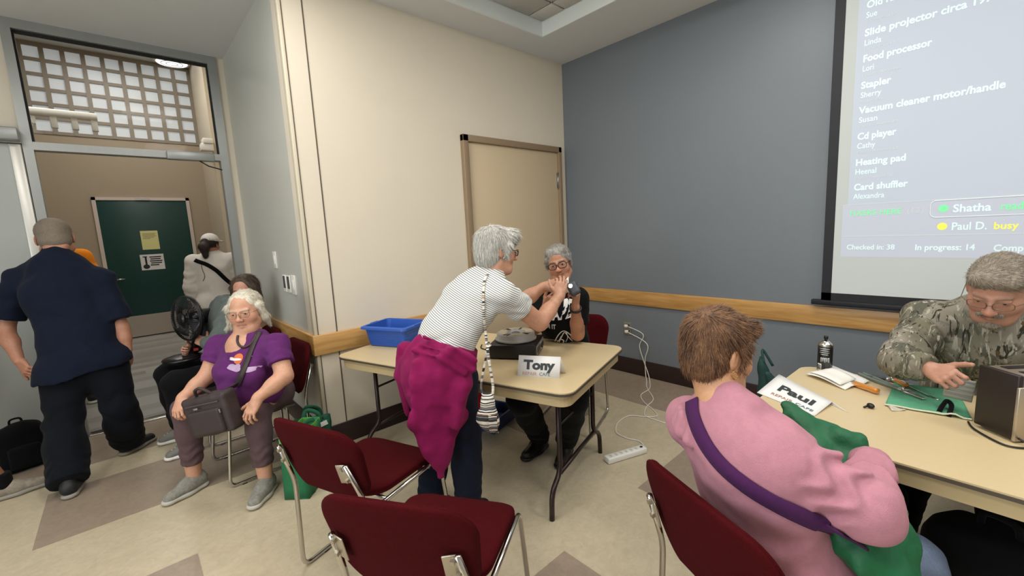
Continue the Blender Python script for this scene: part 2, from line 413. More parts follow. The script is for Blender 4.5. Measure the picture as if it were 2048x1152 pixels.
# left leaf
d3 = struct('door_3', MB().span((-1.50, YT-.03, .012), (-.435, YT+.02, 2.37)), mat('grey_door_laminate', '#aeb2ae', .3, noise=.02, scale=2))
part('stile', MB().span((-.50, YT-.045, .012), (-.437, YT+.03, 2.37), bev=.004), mat('pale_aluminium', '#d2d0c8', .35, .4), d3)
part('transom_bar', MB().span((-1.55, YT-.05, 2.375), (-.43, YT+.06, 2.46), bev=.003), M_alu, d3)
dc = thing('door_closer', 'grey surface mounted closer box at the head of the left door leaf', 'door closer', (-.62, YT-.05, 2.37))
part('body', MB().span((-.80, YT-.14, 2.385), (-.432, YT-.05, 2.475), bev=.006), M_alu, dc)
part('arm', MB().tube([(-.78, YT-.10, 2.40), (-.98, YT-.20, 2.37), (-1.2, YT-.052, 2.36)], .008, 6), M_steel, dc)
dc = thing('door_closer', 'grey door closer box with bent arm on the transom bar', 'door closer', (.6, YT-.04, 2.34))
part('body', MB().span((.425, YT-.115, 2.315), (.775, YT-.04, 2.39), bev=.006), M_alu, dc)
part('arm', MB().tube([(.66, YT-.08, 2.315), (.72, YT-.10, 2.27), (.83, YT-.045, 2.25)], .006, 6), M_black, dc)

# hall beyond -------------------------------------------------------
M_hallfloor = mat('hall_floor_gap', '#858380', .6)
hf = struct('hall_floor', MB().span((-3.6, YT, -.12), (3, YH+.15, -.003)), M_hallfloor)
pl = []
for k, (c1, c2) in enumerate((('#a9a7a3', '#9a9894'), ('#a09e99', '#918f8b'), ('#98968f', '#8b8884'), ('#b0aeaa', '#a19f9b'))):
    m = mat('grey_plank_vinyl_%d' % k, c1, .33, noise=.0, color2=c2, scale=5, stretch=(1.2, 14, 1))
    m2 = mat('grey_plank_vinyl_b%d' % k, c1, .33, noise=.1, color2=c2, scale=5, stretch=(1.2, 14, 1)); pl.append(MB().box((0, 0, 0), (1.2152, .1744, .006)).mesh('floor_plank', m2))
rr = random.Random(3)
for j in range(28):
    y = YT+.075+j*.175; x0 = -1.9+rr.random()*1.0
    for i in range(4):
        x = x0+i*1.216
        if x > 1.2: continue
        o = link('floor_plank', pl[rr.randrange(4)], hf); o.location = (x, y, -.003)
WINX0, PITCHX, WINZ0, PITCHZ = -.70, .2265, 3.385, .2140
wb = MB().span((-3.6, YH, 0), (3, YH+.15, WINZ0)).span((-3.6, YH, WINZ0+6*PITCHZ), (3, YH+.15, 5.2)).span((-3.6, YH, WINZ0), (WINX0-.1, YH+.15, WINZ0+6*PITCHZ)).span((WINX0+10*PITCHX+.1, YH, WINZ0), (3, YH+.15, WINZ0+6*PITCHZ))
struct('wall_hall_back', wb, M_taupe)
M_lat = mat('lattice_paint', '#8b8172', .5)
wl = MB()
for i in range(11): wl.span((WINX0+i*PITCHX-.028, YH-.02, WINZ0-.02), (WINX0+i*PITCHX+.028, YH+.05, WINZ0+6*PITCHZ+.02))
for j in range(7): wl.span((WINX0-.1, YH-.016, WINZ0+j*PITCHZ-.024), (WINX0+10*PITCHX+.1, YH+.045, WINZ0+j*PITCHZ+.024))
win2 = struct('window_2', wl, M_lat)
M_lit = mat('backlit_frosted_pane', '#b9bdbf', .4, emit=.34)
pane = MB().box((0, 0, 0), (PITCHX-.05, .012, PITCHZ-.044)).mesh('pane', M_lit)
for i in range(10):
    for j in range(6):
        o = link('pane', pane, win2); o.location = (WINX0+(i+.5)*PITCHX, YH+.02, WINZ0+(j+.5)*PITCHZ)
struct('wall_hall_right', MB().span((1.36+.2, YT+.15, 0), (1.70, YH, 5.2)).span((1.36, 8.6, 0), (1.56, YH, 5.2)), mat('hall_cream_paint', '#cdc1ab', .5))
struct('wall_hall_left', MB().span((-3.75, YT+.15, 0), (-3.6, YH, 5.2)), mat('hall_yellow_paint', '#d8cda6', .5))
struct('ceiling_hall', MB().span((-3.75, YT, 4.71), (3, YH+.15, 5.2)), mat('hall_ceiling_paint', '#d2d6d8', .7))
struct('wall_hall_front', MB().span((-3.75, YT, ZC+.3), (3, YT+.15, 5.0)).span((XA+.14, YT, 0), (3, YT+.15, ZC+.3)), M_taupe)
M_green = mat('dark_green_door_paint', '#0e3a36', .35, noise=.03, scale=1)
d2 = struct('door_2', MB().span((-.165, YH-.03, .01), (1.02, YH, 2.36), bev=.003), M_green)
M_pink = mat('pale_door_frame', '#cbbdb3', .5)
part('door_frame', MB().span((-.215, YH-.045, 0), (-.165, YH, 2.41)).span((1.02, YH-.045, 0), (1.07, YH, 2.41)).span((-.215, YH-.045, 2.36), (1.07, YH, 2.41)), M_pink, d2)
part('kick_plate', MB().span((-.15, YH-.035, .02), (1.005, YH-.03, .385)), mat('kick_plate_steel', '#bdb3a6', .4, .6), d2)
part('lever_handle', MB().tube([(-.09, YH-.03, 1.04), (-.09, YH-.09, 1.04), (.03, YH-.09, 1.04)], .012, 8), M_steel, d2)
part('door_coordinator', MB().span((.33, YH-.06, 2.36), (.52, YH-.03, 2.40)), M_steel, d2)
# notices taped to that door
M_yel = mat('yellow_paper', '#d9d391', .7); M_pap = mat('white_paper', '#dcdad9', .7); M_ink = mat('black_ink', '#25252a', .7); M_inkg = mat('faint_ink', '#8f8a6a', .7)
t = thing('notice', 'yellow sheet of faint typed lines taped to the dark green door', 'notice', (.435, YH-.036, 1.51))
part('sheet', MB().span((.32, YH-.034, 1.515), (.555, YH-.0315, 1.84)), M_yel, t)
mb = MB()
for k in range(5): mb.span((.345, YH-.036, 1.79-k*.022), (.345+(.18, .17, .185, .15, .1)[k], YH-.034, 1.797-k*.022))
part('lettering', mb, M_inkg, t)
t = thing('notice', 'white sheet with black printing taped below the yellow sheet', 'notice', (.425, YH-.036, 1.15))
part('sheet', MB().span((.265, YH-.034, 1.16), (.585, YH-.0315, 1.43)), M_pap, t)
mb = MB()
for k in range(5): mb.span((.39+.01*(k % 2), YH-.036, 1.375-k*.035), (.39+(.16, .15, .17, .16, .12)[k], YH-.034, 1.393-k*.035))
mb.sphere((.335, YH-.034, 1.22), (.045, .004, .04)).span((.325, YH-.037, 1.24), (.352, YH-.033, 1.39)).span((.30, YH-.037, 1.385), (.36, YH-.033, 1.40))
part('lettering', mb, M_ink, t)
# hall fittings
t = thing('ceiling_light', 'round white ringed downlight seen through the transom glass', 'light', (1.34, 10.0, 4.94))
t.location = (1.09, 9.56, 4.709); ROOTLOC[t.name] = V(1.09, 9.56, 4.709)
part('trim_ring', MB().lathe([(.24, -.05), (.265, -.03), (.265, 0)], n=32), M_white, t, local=True)
part('lens', MB().lathe([(.001, -.07), (.13, -.067), (.21, -.058), (.23, -.04)], n=32), mat('lit_lens', '#ffffff', .4, emit=1.3), t, local=True)
for r_ in (.08, .15): part('lens_ring', MB().tube([(r_*math.cos(a), r_*math.sin(a), -.068) for a in np.linspace(0, 2*PI, 33)[:-1]], .006, 6, closed=True), M_steel, t, local=True)
t = thing('pendant_rail', 'long white tube with short drops hanging in the hall', 'light', (-1.3, 6.6, 3.0))
part('tube', MB().tube([(-3.4, 6.6, 2.98), (.02, 6.6, 2.98)], .042, 12), M_white, t)
part('backing_bar', MB().span((-3.4, 6.58, 2.86), (-.45, 6.66, 2.935)), M_white, t)
for dx in (-.011, -.163, -.318, -.50, -.80, -1.1): part('drop', MB().span((dx-.026, 6.58, 2.83), (dx+.026, 6.63, 2.985), bev=.005), M_white, t)
for sx in (-2.9, -.62): part('suspension', MB().tube([(sx, 6.6, 2.98), (sx, 6.6, 4.71)], .006, 6), M_steel, t)
t = thing('emergency_light', 'small white light fitting on the hall wall above the closer box', 'light', (1.30, 8.75, 3.1))
part('body', MB().span((1.19, 8.5, 3.05), (1.36, 8.68, 3.16), bev=.01).span((1.22, 8.48, 3.16), (1.36, 8.66, 3.24), bev=.01), M_white, t)

# switches on the alcove wall ---------------------------------------
def plate(y, z, wy, hz, label, dark):
    t = thing('switch_plate', label, 'switch', (XA, y, z))
    part('plate', MB().box((XA-.004, y, z), (.008, wy, hz), bev=.002), M_white, t)
    if dark:
        part('rocker', MB().box((XA-.009, y-.008, z+.012), (.006, wy*.55, hz*.72)), mat('grey_switch', '#4b4f4e', .5), t)
    else:
        part('rocker', MB().box((XA-.009, y, z), (.006, wy*.4, hz*.5), bev=.001), M_white, t)
    return t
plate(3.985, 1.395, .085, .14, 'plain white blank plate, highest on the alcove wall', False)
plate(3.77, 1.21, .085, .135, 'dark rocker switch plate farthest from the wall corner', True)
plate(3.66, 1.21, .085, .135, 'dark rocker switch plate, middle of the row of three', True)
plate(3.535, 1.21, .095, .15, 'white switch plate nearest the wall corner', False)

# outlet on the blue wall -------------------------------------------
t = thing('wall_outlet', 'steel outlet plate low on the blue wall with two white plugs', 'outlet', (XR, 2.40, .47))
part('plate', MB().box((XR-.004, 2.40, .475), (.008, .085, .13), bev=.002), M_steel, t)
for sz in (.505, .445): part('socket', MB().box((XR-.009, 2.40, sz), (.006, .045, .035)), M_black, t)

# projection screen ---------------------------------------------------
XS = 3.72
SY = .692
t = thing('projection_screen', 'pull-down screen with projected repair queue on the blue wall', 'screen', (XS, -.6, .9))
M_scr = mat('projected_screen', '#9b9f9b', .6, emit=.62)
M_scr2 = mat('projected_grey_field', '#959ca5', .6, emit=.8)
M_scr3 = mat('projected_footer_field', '#979ba4', .6, emit=.8)
M_txt = mat('projected_white_text', '#e2f8fa', .6, emit=.12)
M_txtg = mat('projected_green_text', '#7fe8a2', .6, emit=.25); M_txty = mat('projected_yellow_text', '#f0ec60', .6, emit=.25)
M_txtf = mat('projected_faint_text', '#cdd6d8', .6, emit=.08)
M_blk = mat('screen_black_border', '#14161c', .6)
SYR = -1.9
part('screen_surface', MB().span((XS-.001, SYR, .985), (XS+.004, SY, 3.16)), M_scr, t)
b = MB(); b.span((XS-.002, SY, .93), (XS+.006, SY+.058, 3.2)).span((XS-.002, SYR-.06, .93), (XS+.006, SY+.058, .985)).span((XS-.002, SYR-.06, .93), (XS+.006, SYR, 3.2)).span((XS-.002, SYR-.06, 3.16), (XS+.006, SY+.058, 3.2))
part('border', b, M_blk, t)
part('bottom_bar', MB().span((XS-.02, SYR-.09, .895), (XS+.022, SY+.115, .931), bev=.006), M_blk, t)
part('roller_case', MB().span((XS-.07, SYR-.12, 3.19), (XS+.045, SY+.15, ZC-.001), bev=.01), M_white, t)
f1 = MB().span((XS-.002, -1.5, 1.60), (XS-.001, .625, 3.15)); part('grey_field', f1, M_scr2, t)
part('footer_field', MB().span((XS-.002, -1.5, 1.245), (XS-.001, .65, 1.385)).span((XS-.002, -1.5, 1.387), (XS-.001, .65, 1.60)), M_scr3, t)
part('rule_line', MB().span((XS-.0035, -1.5, 1.383), (XS-.002, .65, 1.388)).span((XS-.0035, -1.5, 1.597), (XS-.002, .65, 1.601)), M_txtf, t)
X_, Z_ = (0, -1, 0), (0, 0, 1)
def st(body, y, z, cap, bold=.0, m=None, width=None):
    vs, fs = text_mesh(body, cap/.72, bold); xs = 1.12 if width is None else width/vs[:, 0].max()
    mb = MB(); mb.add(V(XS-.003, y, z)+vs[:, :1]*V(0, -xs, 0)+vs[:, 1:2]*V(0, 0, 1)+(vs[:, 2:3]+.0005)*V(-1, 0, 0), fs); part('text_line', mb, m or M_txt, t)
for body, who, how, z, wb, ww, wh in (('Old radio', 'Sue', 'Fixer: Paul D', 2.835, .20, .055, .145), ('Slide projector circa 1970s', 'Linda', 'Fixer: Paul D', 2.668, .60, .085, .150), ('Food processor', 'Lori', 'Fixer: Anastas', 2.511, .323, .058, .190),
                          ('Stapler', 'Sherry', 'Fixer: Pat', 2.347, .150, .105, .115), ('Vacuum cleaner motor/handle', 'Susan', 'Fixer: Anne M', 2.191, .636, .095, .195), ('Cd player', 'Cathy', 'Fixer: Ronald D', 2.025, .195, .095, .205),
                          ('Heating pad', 'Heenal', 'Fixer: Robert N', 1.857, .250, .110, .185), ('Card shuffler', 'Alexandra', None, 1.695, .270, .160, 0)):
    yy = .597-.0103*(z-1.695)
    st(body, yy, z, .043, .0017, None, wb)
    st(who, yy, z-.058, .036, .0004, None, ww)
    if how: st(how, yy, z-.090, .017, 0, M_txtf, wh)
st('FIXERS HERE', .612, 1.525, .036, .0003, M_txtg, .265); st('(12)', .323, 1.525, .036, 0, M_txtf, .078)
st('Shatha', .118, 1.521, .046, .0014, None, .155); st('ready', -.070, 1.521, .044, .0010, M_txtg, .110)
st('Paul D.', .118, 1.414, .046, .0010, None, .145); st('busy', -.052, 1.414, .040, .0010, M_txty, .095)
st('Checked in: 38', .618, 1.296, .034, .0008, None, .250); st('In progress: 14', .272, 1.293, .036, .0012, None, .260); st('Completed: 22', -.06, 1.287, .038, .0012, None, .27)
R_ = np.array([[0, 0, -1], [-1, 0, 0], [0, 1, 0]], float)
part('status_dot', MB().prism([(.022*math.cos(a), .022*math.sin(a)) for a in np.linspace(0, 2*PI, 20)[:-1]], 0, .001, R_, (XS-.0025, .158, 1.545)), M_txtg, t)
part('status_dot', MB().prism([(.022*math.cos(a), .022*math.sin(a)) for a in np.linspace(0, 2*PI, 20)[:-1]], 0, .001, R_, (XS-.0025, .157, 1.437)), M_txty, t)
pp = fillet([(XS-.003, -.9, 1.594), (XS-.003, .215, 1.594), (XS-.003, .215, 1.492), (XS-.003, -.9, 1.492)], .03)
part('pill_outline', MB().tube(pp, .0035, 4), mat('projected_outline', '#dde8ea', .6, emit=.1), t)
# ================================================================ SCULPTING LIBRARY (smooth blended solids -> one continuous mesh)
def hnoise(X, Y, Z, f, seed=0.):
    a = np.sin(X*f*1.0+1.7*np.sin(Y*f*.83+seed)+seed*2.1)+np.sin(Y*f*1.13+1.5*np.sin(Z*f*.91+seed*1.3)+.7)+np.sin(Z*f*.97+1.6*np.sin(X*f*1.07+seed*.7)+1.9)
    return a/3
class Sculpt:
    def __init__(s): s.p = []; s.disp = None
    def cap(s, a, b, ra, rb=None, k=.02, lat=None, flat=1., op='u', cut=None, ripple=None):
        """tapered limb a->b; lat/flat: across the lat axis full radius, across the third axis radius*flat"""
        s.p.append(['cap', np.asarray(a, float), np.asarray(b, float), ra, ra if rb is None else rb, k, None if lat is None else nrm(lat), flat, op, cut, ripple]); return s
    def ell(s, c, r, R=None, k=.02, op='u'):
        s.p.append(['ell', np.asarray(c, float), np.asarray(r, float), np.eye(3) if R is None else np.asarray(R), k, op]); return s
    def rbox(s, c, h, r, R=None, k=.01, op='u'):
        s.p.append(['box', np.asarray(c, float), np.asarray(h, float), r, np.eye(3) if R is None else np.asarray(R), k, op]); return s
    def half(s, pt, n, k=.004):                       # keeps the side the normal points AWAY from
        s.p.append(['half', np.asarray(pt, float), nrm(n), k]); return s
    def offset(s, d): s.p.append(['off', d]); return s
    def sub(s, other, grow=0.): s.p.append(['subs', other, grow]); return s
    def bounds(s):
        lo = np.full(3, 1e9); hi = -lo
        for q in s.p:
            if q[0] == 'cap' and q[8] == 'u':
                r = max(q[3], q[4])*1.0+.012; lo = np.minimum(lo, np.minimum(q[1], q[2])-r); hi = np.maximum(hi, np.maximum(q[1], q[2])+r)
            elif q[0] == 'ell' and q[5] == 'u':
                r = max(q[2]); e = np.abs(q[3])@q[2]+.01; lo = np.minimum(lo, q[1]-e); hi = np.maximum(hi, q[1]+e)
            elif q[0] == 'box' and q[6] == 'u':
                e = np.abs(q[4])@(q[2]+q[3])+.01; lo = np.minimum(lo, q[1]-e); hi = np.maximum(hi, q[1]+e)
        return lo, hi
    def field(s, lo, h, shape):
        F = np.full(shape, .2, np.float32)
        ax = [lo[i]+h*np.arange(shape[i]) for i in range(3)]
        for q in s.p:
            t = q[0]
            if t == 'half':
                d = sum(((ax[i]-q[1][i])*q[2][i]).reshape([-1 if j == i else 1 for j in range(3)]) for i in range(3)).astype(np.float32)
                F = np.maximum(F, d); continue
            if t == 'off': F = F-q[1]; continue
            if t == 'subs':
                F = np.maximum(F, -(q[1].field(lo, h, shape)-q[2])); continue
            k = q[5] if t in ('cap', 'box') else q[4]
            if t == 'cap': r = max(q[3], q[4])+k+.02; blo = np.minimum(q[1], q[2])-r; bhi = np.maximum(q[1], q[2])+r
            elif t == 'ell': e = np.abs(q[3])@q[2]+k+.02; blo = q[1]-e; bhi = q[1]+e
            else: e = np.abs(q[4])@(q[2]+q[3])+k+.02; blo = q[1]-e; bhi = q[1]+e
            i0 = np.maximum(0, np.floor((blo-lo)/h)).astype(int); i1 = np.minimum(shape, np.ceil((bhi-lo)/h)+1).astype(int)
            if (i1 <= i0).any(): continue
            X = ax[0][i0[0]:i1[0], None, None].astype(np.float32); Y = ax[1][None, i0[1]:i1[1], None].astype(np.float32); Z = ax[2][None, None, i0[2]:i1[2]].astype(np.float32)
            if t == 'cap':
                a, b, ra, rb, k, lat, flat, op, cut, ripple = q[1:]
                d = b-a; L2 = max(d@d, 1e-9); L = math.sqrt(L2)
                T = ((X-a[0])*d[0]+(Y-a[1])*d[1]+(Z-a[2])*d[2])/L2; tc = np.clip(T, 0, 1)
                qx = X-a[0]-tc*d[0]; qy = Y-a[1]-tc*d[1]; qz = Z-a[2]-tc*d[2]
                l2 = qx*qx+qy*qy+qz*qz
                if lat is not None and flat != 1.:
                    n = np.cross(d/L, lat); n = n/np.linalg.norm(n)
                    c = qx*n[0]+qy*n[1]+qz*n[2]; l2 = l2+c*c*(1/flat**2-1)
                R = ra+(rb-ra)*tc
                if ripple is not None:
                    amp, fr, ph, t0, t1 = ripple; wgt = np.clip((tc-t0)/.12, 0, 1)*np.clip((t1-tc)/.12, 0, 1)
                    R = R+amp*wgt*np.sin(fr*tc+ph+2.2*np.sin(9*(qx+qz*1.3)/max(ra, .02)*.35)+1.3*np.sin((qy-qz)/max(ra, .02)*1.1))
                D = np.sqrt(l2)-R
                if lat is not None and flat != 1.: D = D*min(1, flat*1.25)
                if cut is not None:
                    if cut in ('b', 'ab'): D = np.maximum(D, (T-1)*L)
                    if cut in ('a', 'ab'): D = np.maximum(D, -T*L)
            elif t == 'ell':
                c, r, R, k, op = q[1:]
                px, py, pz = X-c[0], Y-c[1], Z-c[2]
                u = [(px*R[0, j]+py*R[1, j]+pz*R[2, j])/r[j] for j in range(3)]
                k0 = np.sqrt(u[0]**2+u[1]**2+u[2]**2)+1e-6; k1 = np.sqrt((u[0]/r[0])**2+(u[1]/r[1])**2+(u[2]/r[2])**2)+1e-6
                D = k0*(k0-1)/k1
            else:
                c, hh, rr_, R, k, op = q[1:]
                px, py, pz = X-c[0], Y-c[1], Z-c[2]
                u = [np.abs(px*R[0, j]+py*R[1, j]+pz*R[2, j])-hh[j] for j in range(3)]
                D = np.sqrt(np.maximum(u[0], 0)**2+np.maximum(u[1], 0)**2+np.maximum(u[2], 0)**2)+np.minimum(np.maximum(np.maximum(u[0], u[1]), u[2]), 0)-rr_
            sl = np.s_[i0[0]:i1[0], i0[1]:i1[1], i0[2]:i1[2]]; G = F[sl]
            k = max(k, 1e-4)
            if op == 'u': w = np.clip(.5+.5*(G-D)/k, 0, 1); F[sl] = G+(D-G)*w-k*w*(1-w)
            elif op == 's': D = -D; w = np.clip(.5-.5*(G-D)/k, 0, 1); F[sl] = G+(D-G)*w+k*w*(1-w)
            elif op == 'i': F[sl] = np.maximum(G, D)
        if s.disp is not None:
            F = F+s.disp(ax[0][:, None, None], ax[1][None, :, None], ax[2][None, None, :]).astype(np.float32)
        return F
    def nets(s, h, lo=None, hi=None):
        if lo is None: lo, hi = s.bounds(); lo = lo-2*h; hi = hi+2*h
        shape = tuple(int(x) for x in np.ceil((np.asarray(hi)-lo)/h)+1)
        return surface_nets(s.field(np.asarray(lo, float), h, np.array(shape)), np.asarray(lo, float), h)
    def build(s, h, boxes=()):
        """coarse mesh, with finer meshes in the boxes (lo, hi, h)"""
        v, f = s.nets(h)
        for lo, hi, hb in boxes:
            lo = np.asarray(lo); hi = np.asarray(hi)
            c = v[f].mean(1); keep = ~(((c > lo+h*1.0) & (c < hi-h*1.0)).all(1)); f = f[keep]
        vs = [v]; fs = [f]; n = len(v)
        for lo, hi, hb in boxes:
            a, b = s.nets(hb, np.asarray(lo), np.asarray(hi)); vs.append(a); fs.append(b+n); n += len(a)
        v = np.concatenate(vs); f = np.concatenate(fs)
        used = np.zeros(len(v), bool); used[f.ravel()] = True; idx = np.cumsum(used)-1
        return v[used], idx[f]
def surface_nets(F, lo, h):
    s = F < 0
    nx, ny, nz = F.shape
    cnt = np.zeros((nx-1, ny-1, nz-1), np.int8)
    for i in (0, 1):
        for j in (0, 1):
            for k in (0, 1): cnt += s[i:nx-1+i, j:ny-1+j, k:nz-1+k]
    mixed = (cnt > 0) & (cnt < 8); cells = np.argwhere(mixed)
    idx = np.full(mixed.shape, -1, np.int32); idx[mixed] = np.arange(len(cells))
    pos = np.zeros((len(cells), 3)); num = np.zeros(len(cells)); cx, cy, cz = cells.T
    for o1 in ((0, 0, 0), (1, 0, 0), (0, 1, 0), (0, 0, 1), (1, 1, 0), (1, 0, 1), (0, 1, 1)):
        for a in range(3):
            if o1[a]: continue
            o2 = list(o1); o2[a] = 1
            A = F[cx+o1[0], cy+o1[1], cz+o1[2]]; B = F[cx+o2[0], cy+o2[1], cz+o2[2]]
            m = (A < 0) != (B < 0); t = A[m]/(A[m]-B[m]); p = np.tile(np.array(o1, float), (m.sum(), 1)); p[:, a] = t
            pos[m] += p; num[m] += 1
    verts = (cells+pos/np.maximum(num, 1)[:, None])*h+lo
    faces = []
    for a in range(3):
        b, c = (a+1) % 3, (a+2) % 3
        sa = [slice(None)]*3; sb = [slice(None)]*3; sa[a] = slice(0, -1); sb[a] = slice(1, None)
        d = s[tuple(sa)] != s[tuple(sb)]
        e = np.argwhere(d); e = e[(e[:, b] > 0) & (e[:, c] > 0) & (e[:, b] < F.shape[b]-1) & (e[:, c] < F.shape[c]-1)]
        if not len(e): continue
        def g(db, dc): q = e.copy(); q[:, b] -= db; q[:, c] -= dc; return idx[q[:, 0], q[:, 1], q[:, 2]]
        q = np.stack([g(1, 1), g(0, 1), g(0, 0), g(1, 0)], 1)
        fl_ = s[e[:, 0], e[:, 1], e[:, 2]]
        q[~fl_] = q[~fl_][:, ::-1]; faces.append(q)
    return verts, np.concatenate(faces)
def np_mesh(name, v, f, mats, colors=None, off=(0, 0, 0), mi=None):
    me = bpy.data.meshes.new(name); me.vertices.add(len(v)); me.vertices.foreach_set('co', (np.asarray(v)-off).astype(np.float32).ravel())
    n = f.shape[1]
    me.loops.add(f.size); me.loops.foreach_set('vertex_index', f.astype(np.int32).ravel())
    me.polygons.add(len(f)); me.polygons.foreach_set('loop_start', np.arange(0, f.size, n, dtype=np.int32)); me.polygons.foreach_set('loop_total', np.full(len(f), n, np.int32))
    for m in (mats if isinstance(mats, (list, tuple)) else [mats]): me.materials.append(m)
    if mi is not None: me.polygons.foreach_set('material_index', mi.astype(np.int32))
    me.polygons.foreach_set('use_smooth', np.ones(len(f), bool)); me.update(calc_edges=True); me.validate()
    if colors is not None:
        at = me.color_attributes.new('Col', 'FLOAT_COLOR', 'POINT'); at.data.foreach_set('color', np.concatenate([colors, np.ones((len(v), 1))], 1).astype(np.float32).ravel())
    return me
def smooth_verts(v, f, it=1, lam=.5):
    for _ in range(it):
        acc = np.zeros_like(v); n = np.zeros(len(v))
        for a, b in ((0, 1), (1, 2), (2, 3), (3, 0)):
            np.add.at(acc, f[:, a], v[f[:, b]]); np.add.at(acc, f[:, b], v[f[:, a]]); np.add.at(n, f[:, a], 1); np.add.at(n, f[:, b], 1)
        v = v+lam*(acc/np.maximum(n, 1)[:, None]-v)
    return v
def sculpt_part(name, sc, h, m, parent, boxes=(), paint=None, base=None, smooth=1, label=None, extra=None):
    v, f = sc.build(h, boxes)
    if smooth: v = smooth_verts(v, f, smooth)
    cols = None
    if base is not None:
        cols = np.tile(np.array(lin(base)), (len(v), 1))
        for c, r, col, st in (paint or []):
            c = np.asarray(c)
            if c.ndim == 2:
                d = c[1]-c[0]; t = np.clip(((v-c[0])@d)/(d@d), 0, 1); dist = np.linalg.norm(v-c[0]-t[:, None]*d, axis=1)
            else: dist = np.linalg.norm(v-c, axis=1)
            w_ = st*np.clip((r-dist)/(r*.5), 0, 1)[:, None]; cols = cols*(1-w_)+np.array(lin(col))*w_
    if extra is not None: v, f, cols = extra(v, f, cols)
    return link(name, np_mesh(name, v, f, m, cols, off_of(parent)), parent, label)
def normals_of(v, f):
    n = np.cross(v[f[:, 2]]-v[f[:, 0]], v[f[:, 3]]-v[f[:, 1]]); o = np.zeros_like(v)
    for k in range(4): np.add.at(o, f[:, k], n)
    return o/(np.linalg.norm(o, axis=1, keepdims=True)+1e-12)
def add_strands(v, f, count, flow, length, r=.0011, lift=.004, seed=1, region=None, curl=.15, droop=0., steps=4):
    count = int(count*2.2); r = r*.52; lift = lift*.42; curl = curl*.42; steps = 3
    """tapered locks growing out of a hair surface along flow(points)"""
    rs = np.random.RandomState(seed); N = normals_of(v, f)
    ids = np.arange(len(v)) if region is None else np.where(region(v))[0]
    pick = ids[rs.randint(0, len(ids), count)]; p = v[pick]+rs.normal(0, .0012, (count, 3)); n = N[pick]
    d = flow(p); d = d-n*(d*n).sum(1, keepdims=True); d = d/(np.linalg.norm(d, axis=1, keepdims=True)+1e-9); d = d+rs.normal(0, curl, d.shape)
    ln = length*rs.uniform(.5, 1.15, count); rad = r*rs.uniform(.6, 1.5, count)
    side = np.cross(d, n); side /= np.linalg.norm(side, axis=1, keepdims=True)+1e-9
    rings = []
    for i in range(steps+1):
        t = i/steps
        c = p+d*(ln*t)[:, None]+n*(lift*np.sin(t*PI*.8)*rs.uniform(.4, 1.3, count)-.001)[:, None]+V(0, 0, -1)*(droop*t*t*ln)[:, None]
        w_ = (rad*(1-t)**.7+1e-5)[:, None]
        rings.append(np.stack([c+side*w_*1.6, c+n*w_, c-side*w_*1.6], 1))
    A = np.stack(rings, 1).reshape(-1, 3); base = len(v); m = (steps+1)*3; fs = []
    s0 = base+np.arange(count)[:, None]*m
    for i in range(steps):
        for a, b in ((0, 1), (1, 2)):
            fs.append(np.concatenate([s0+i*3+a, s0+i*3+b, s0+(i+1)*3+b, s0+(i+1)*3+a], 1))
    return np.concatenate([v, A]), np.concatenate([f]+fs)

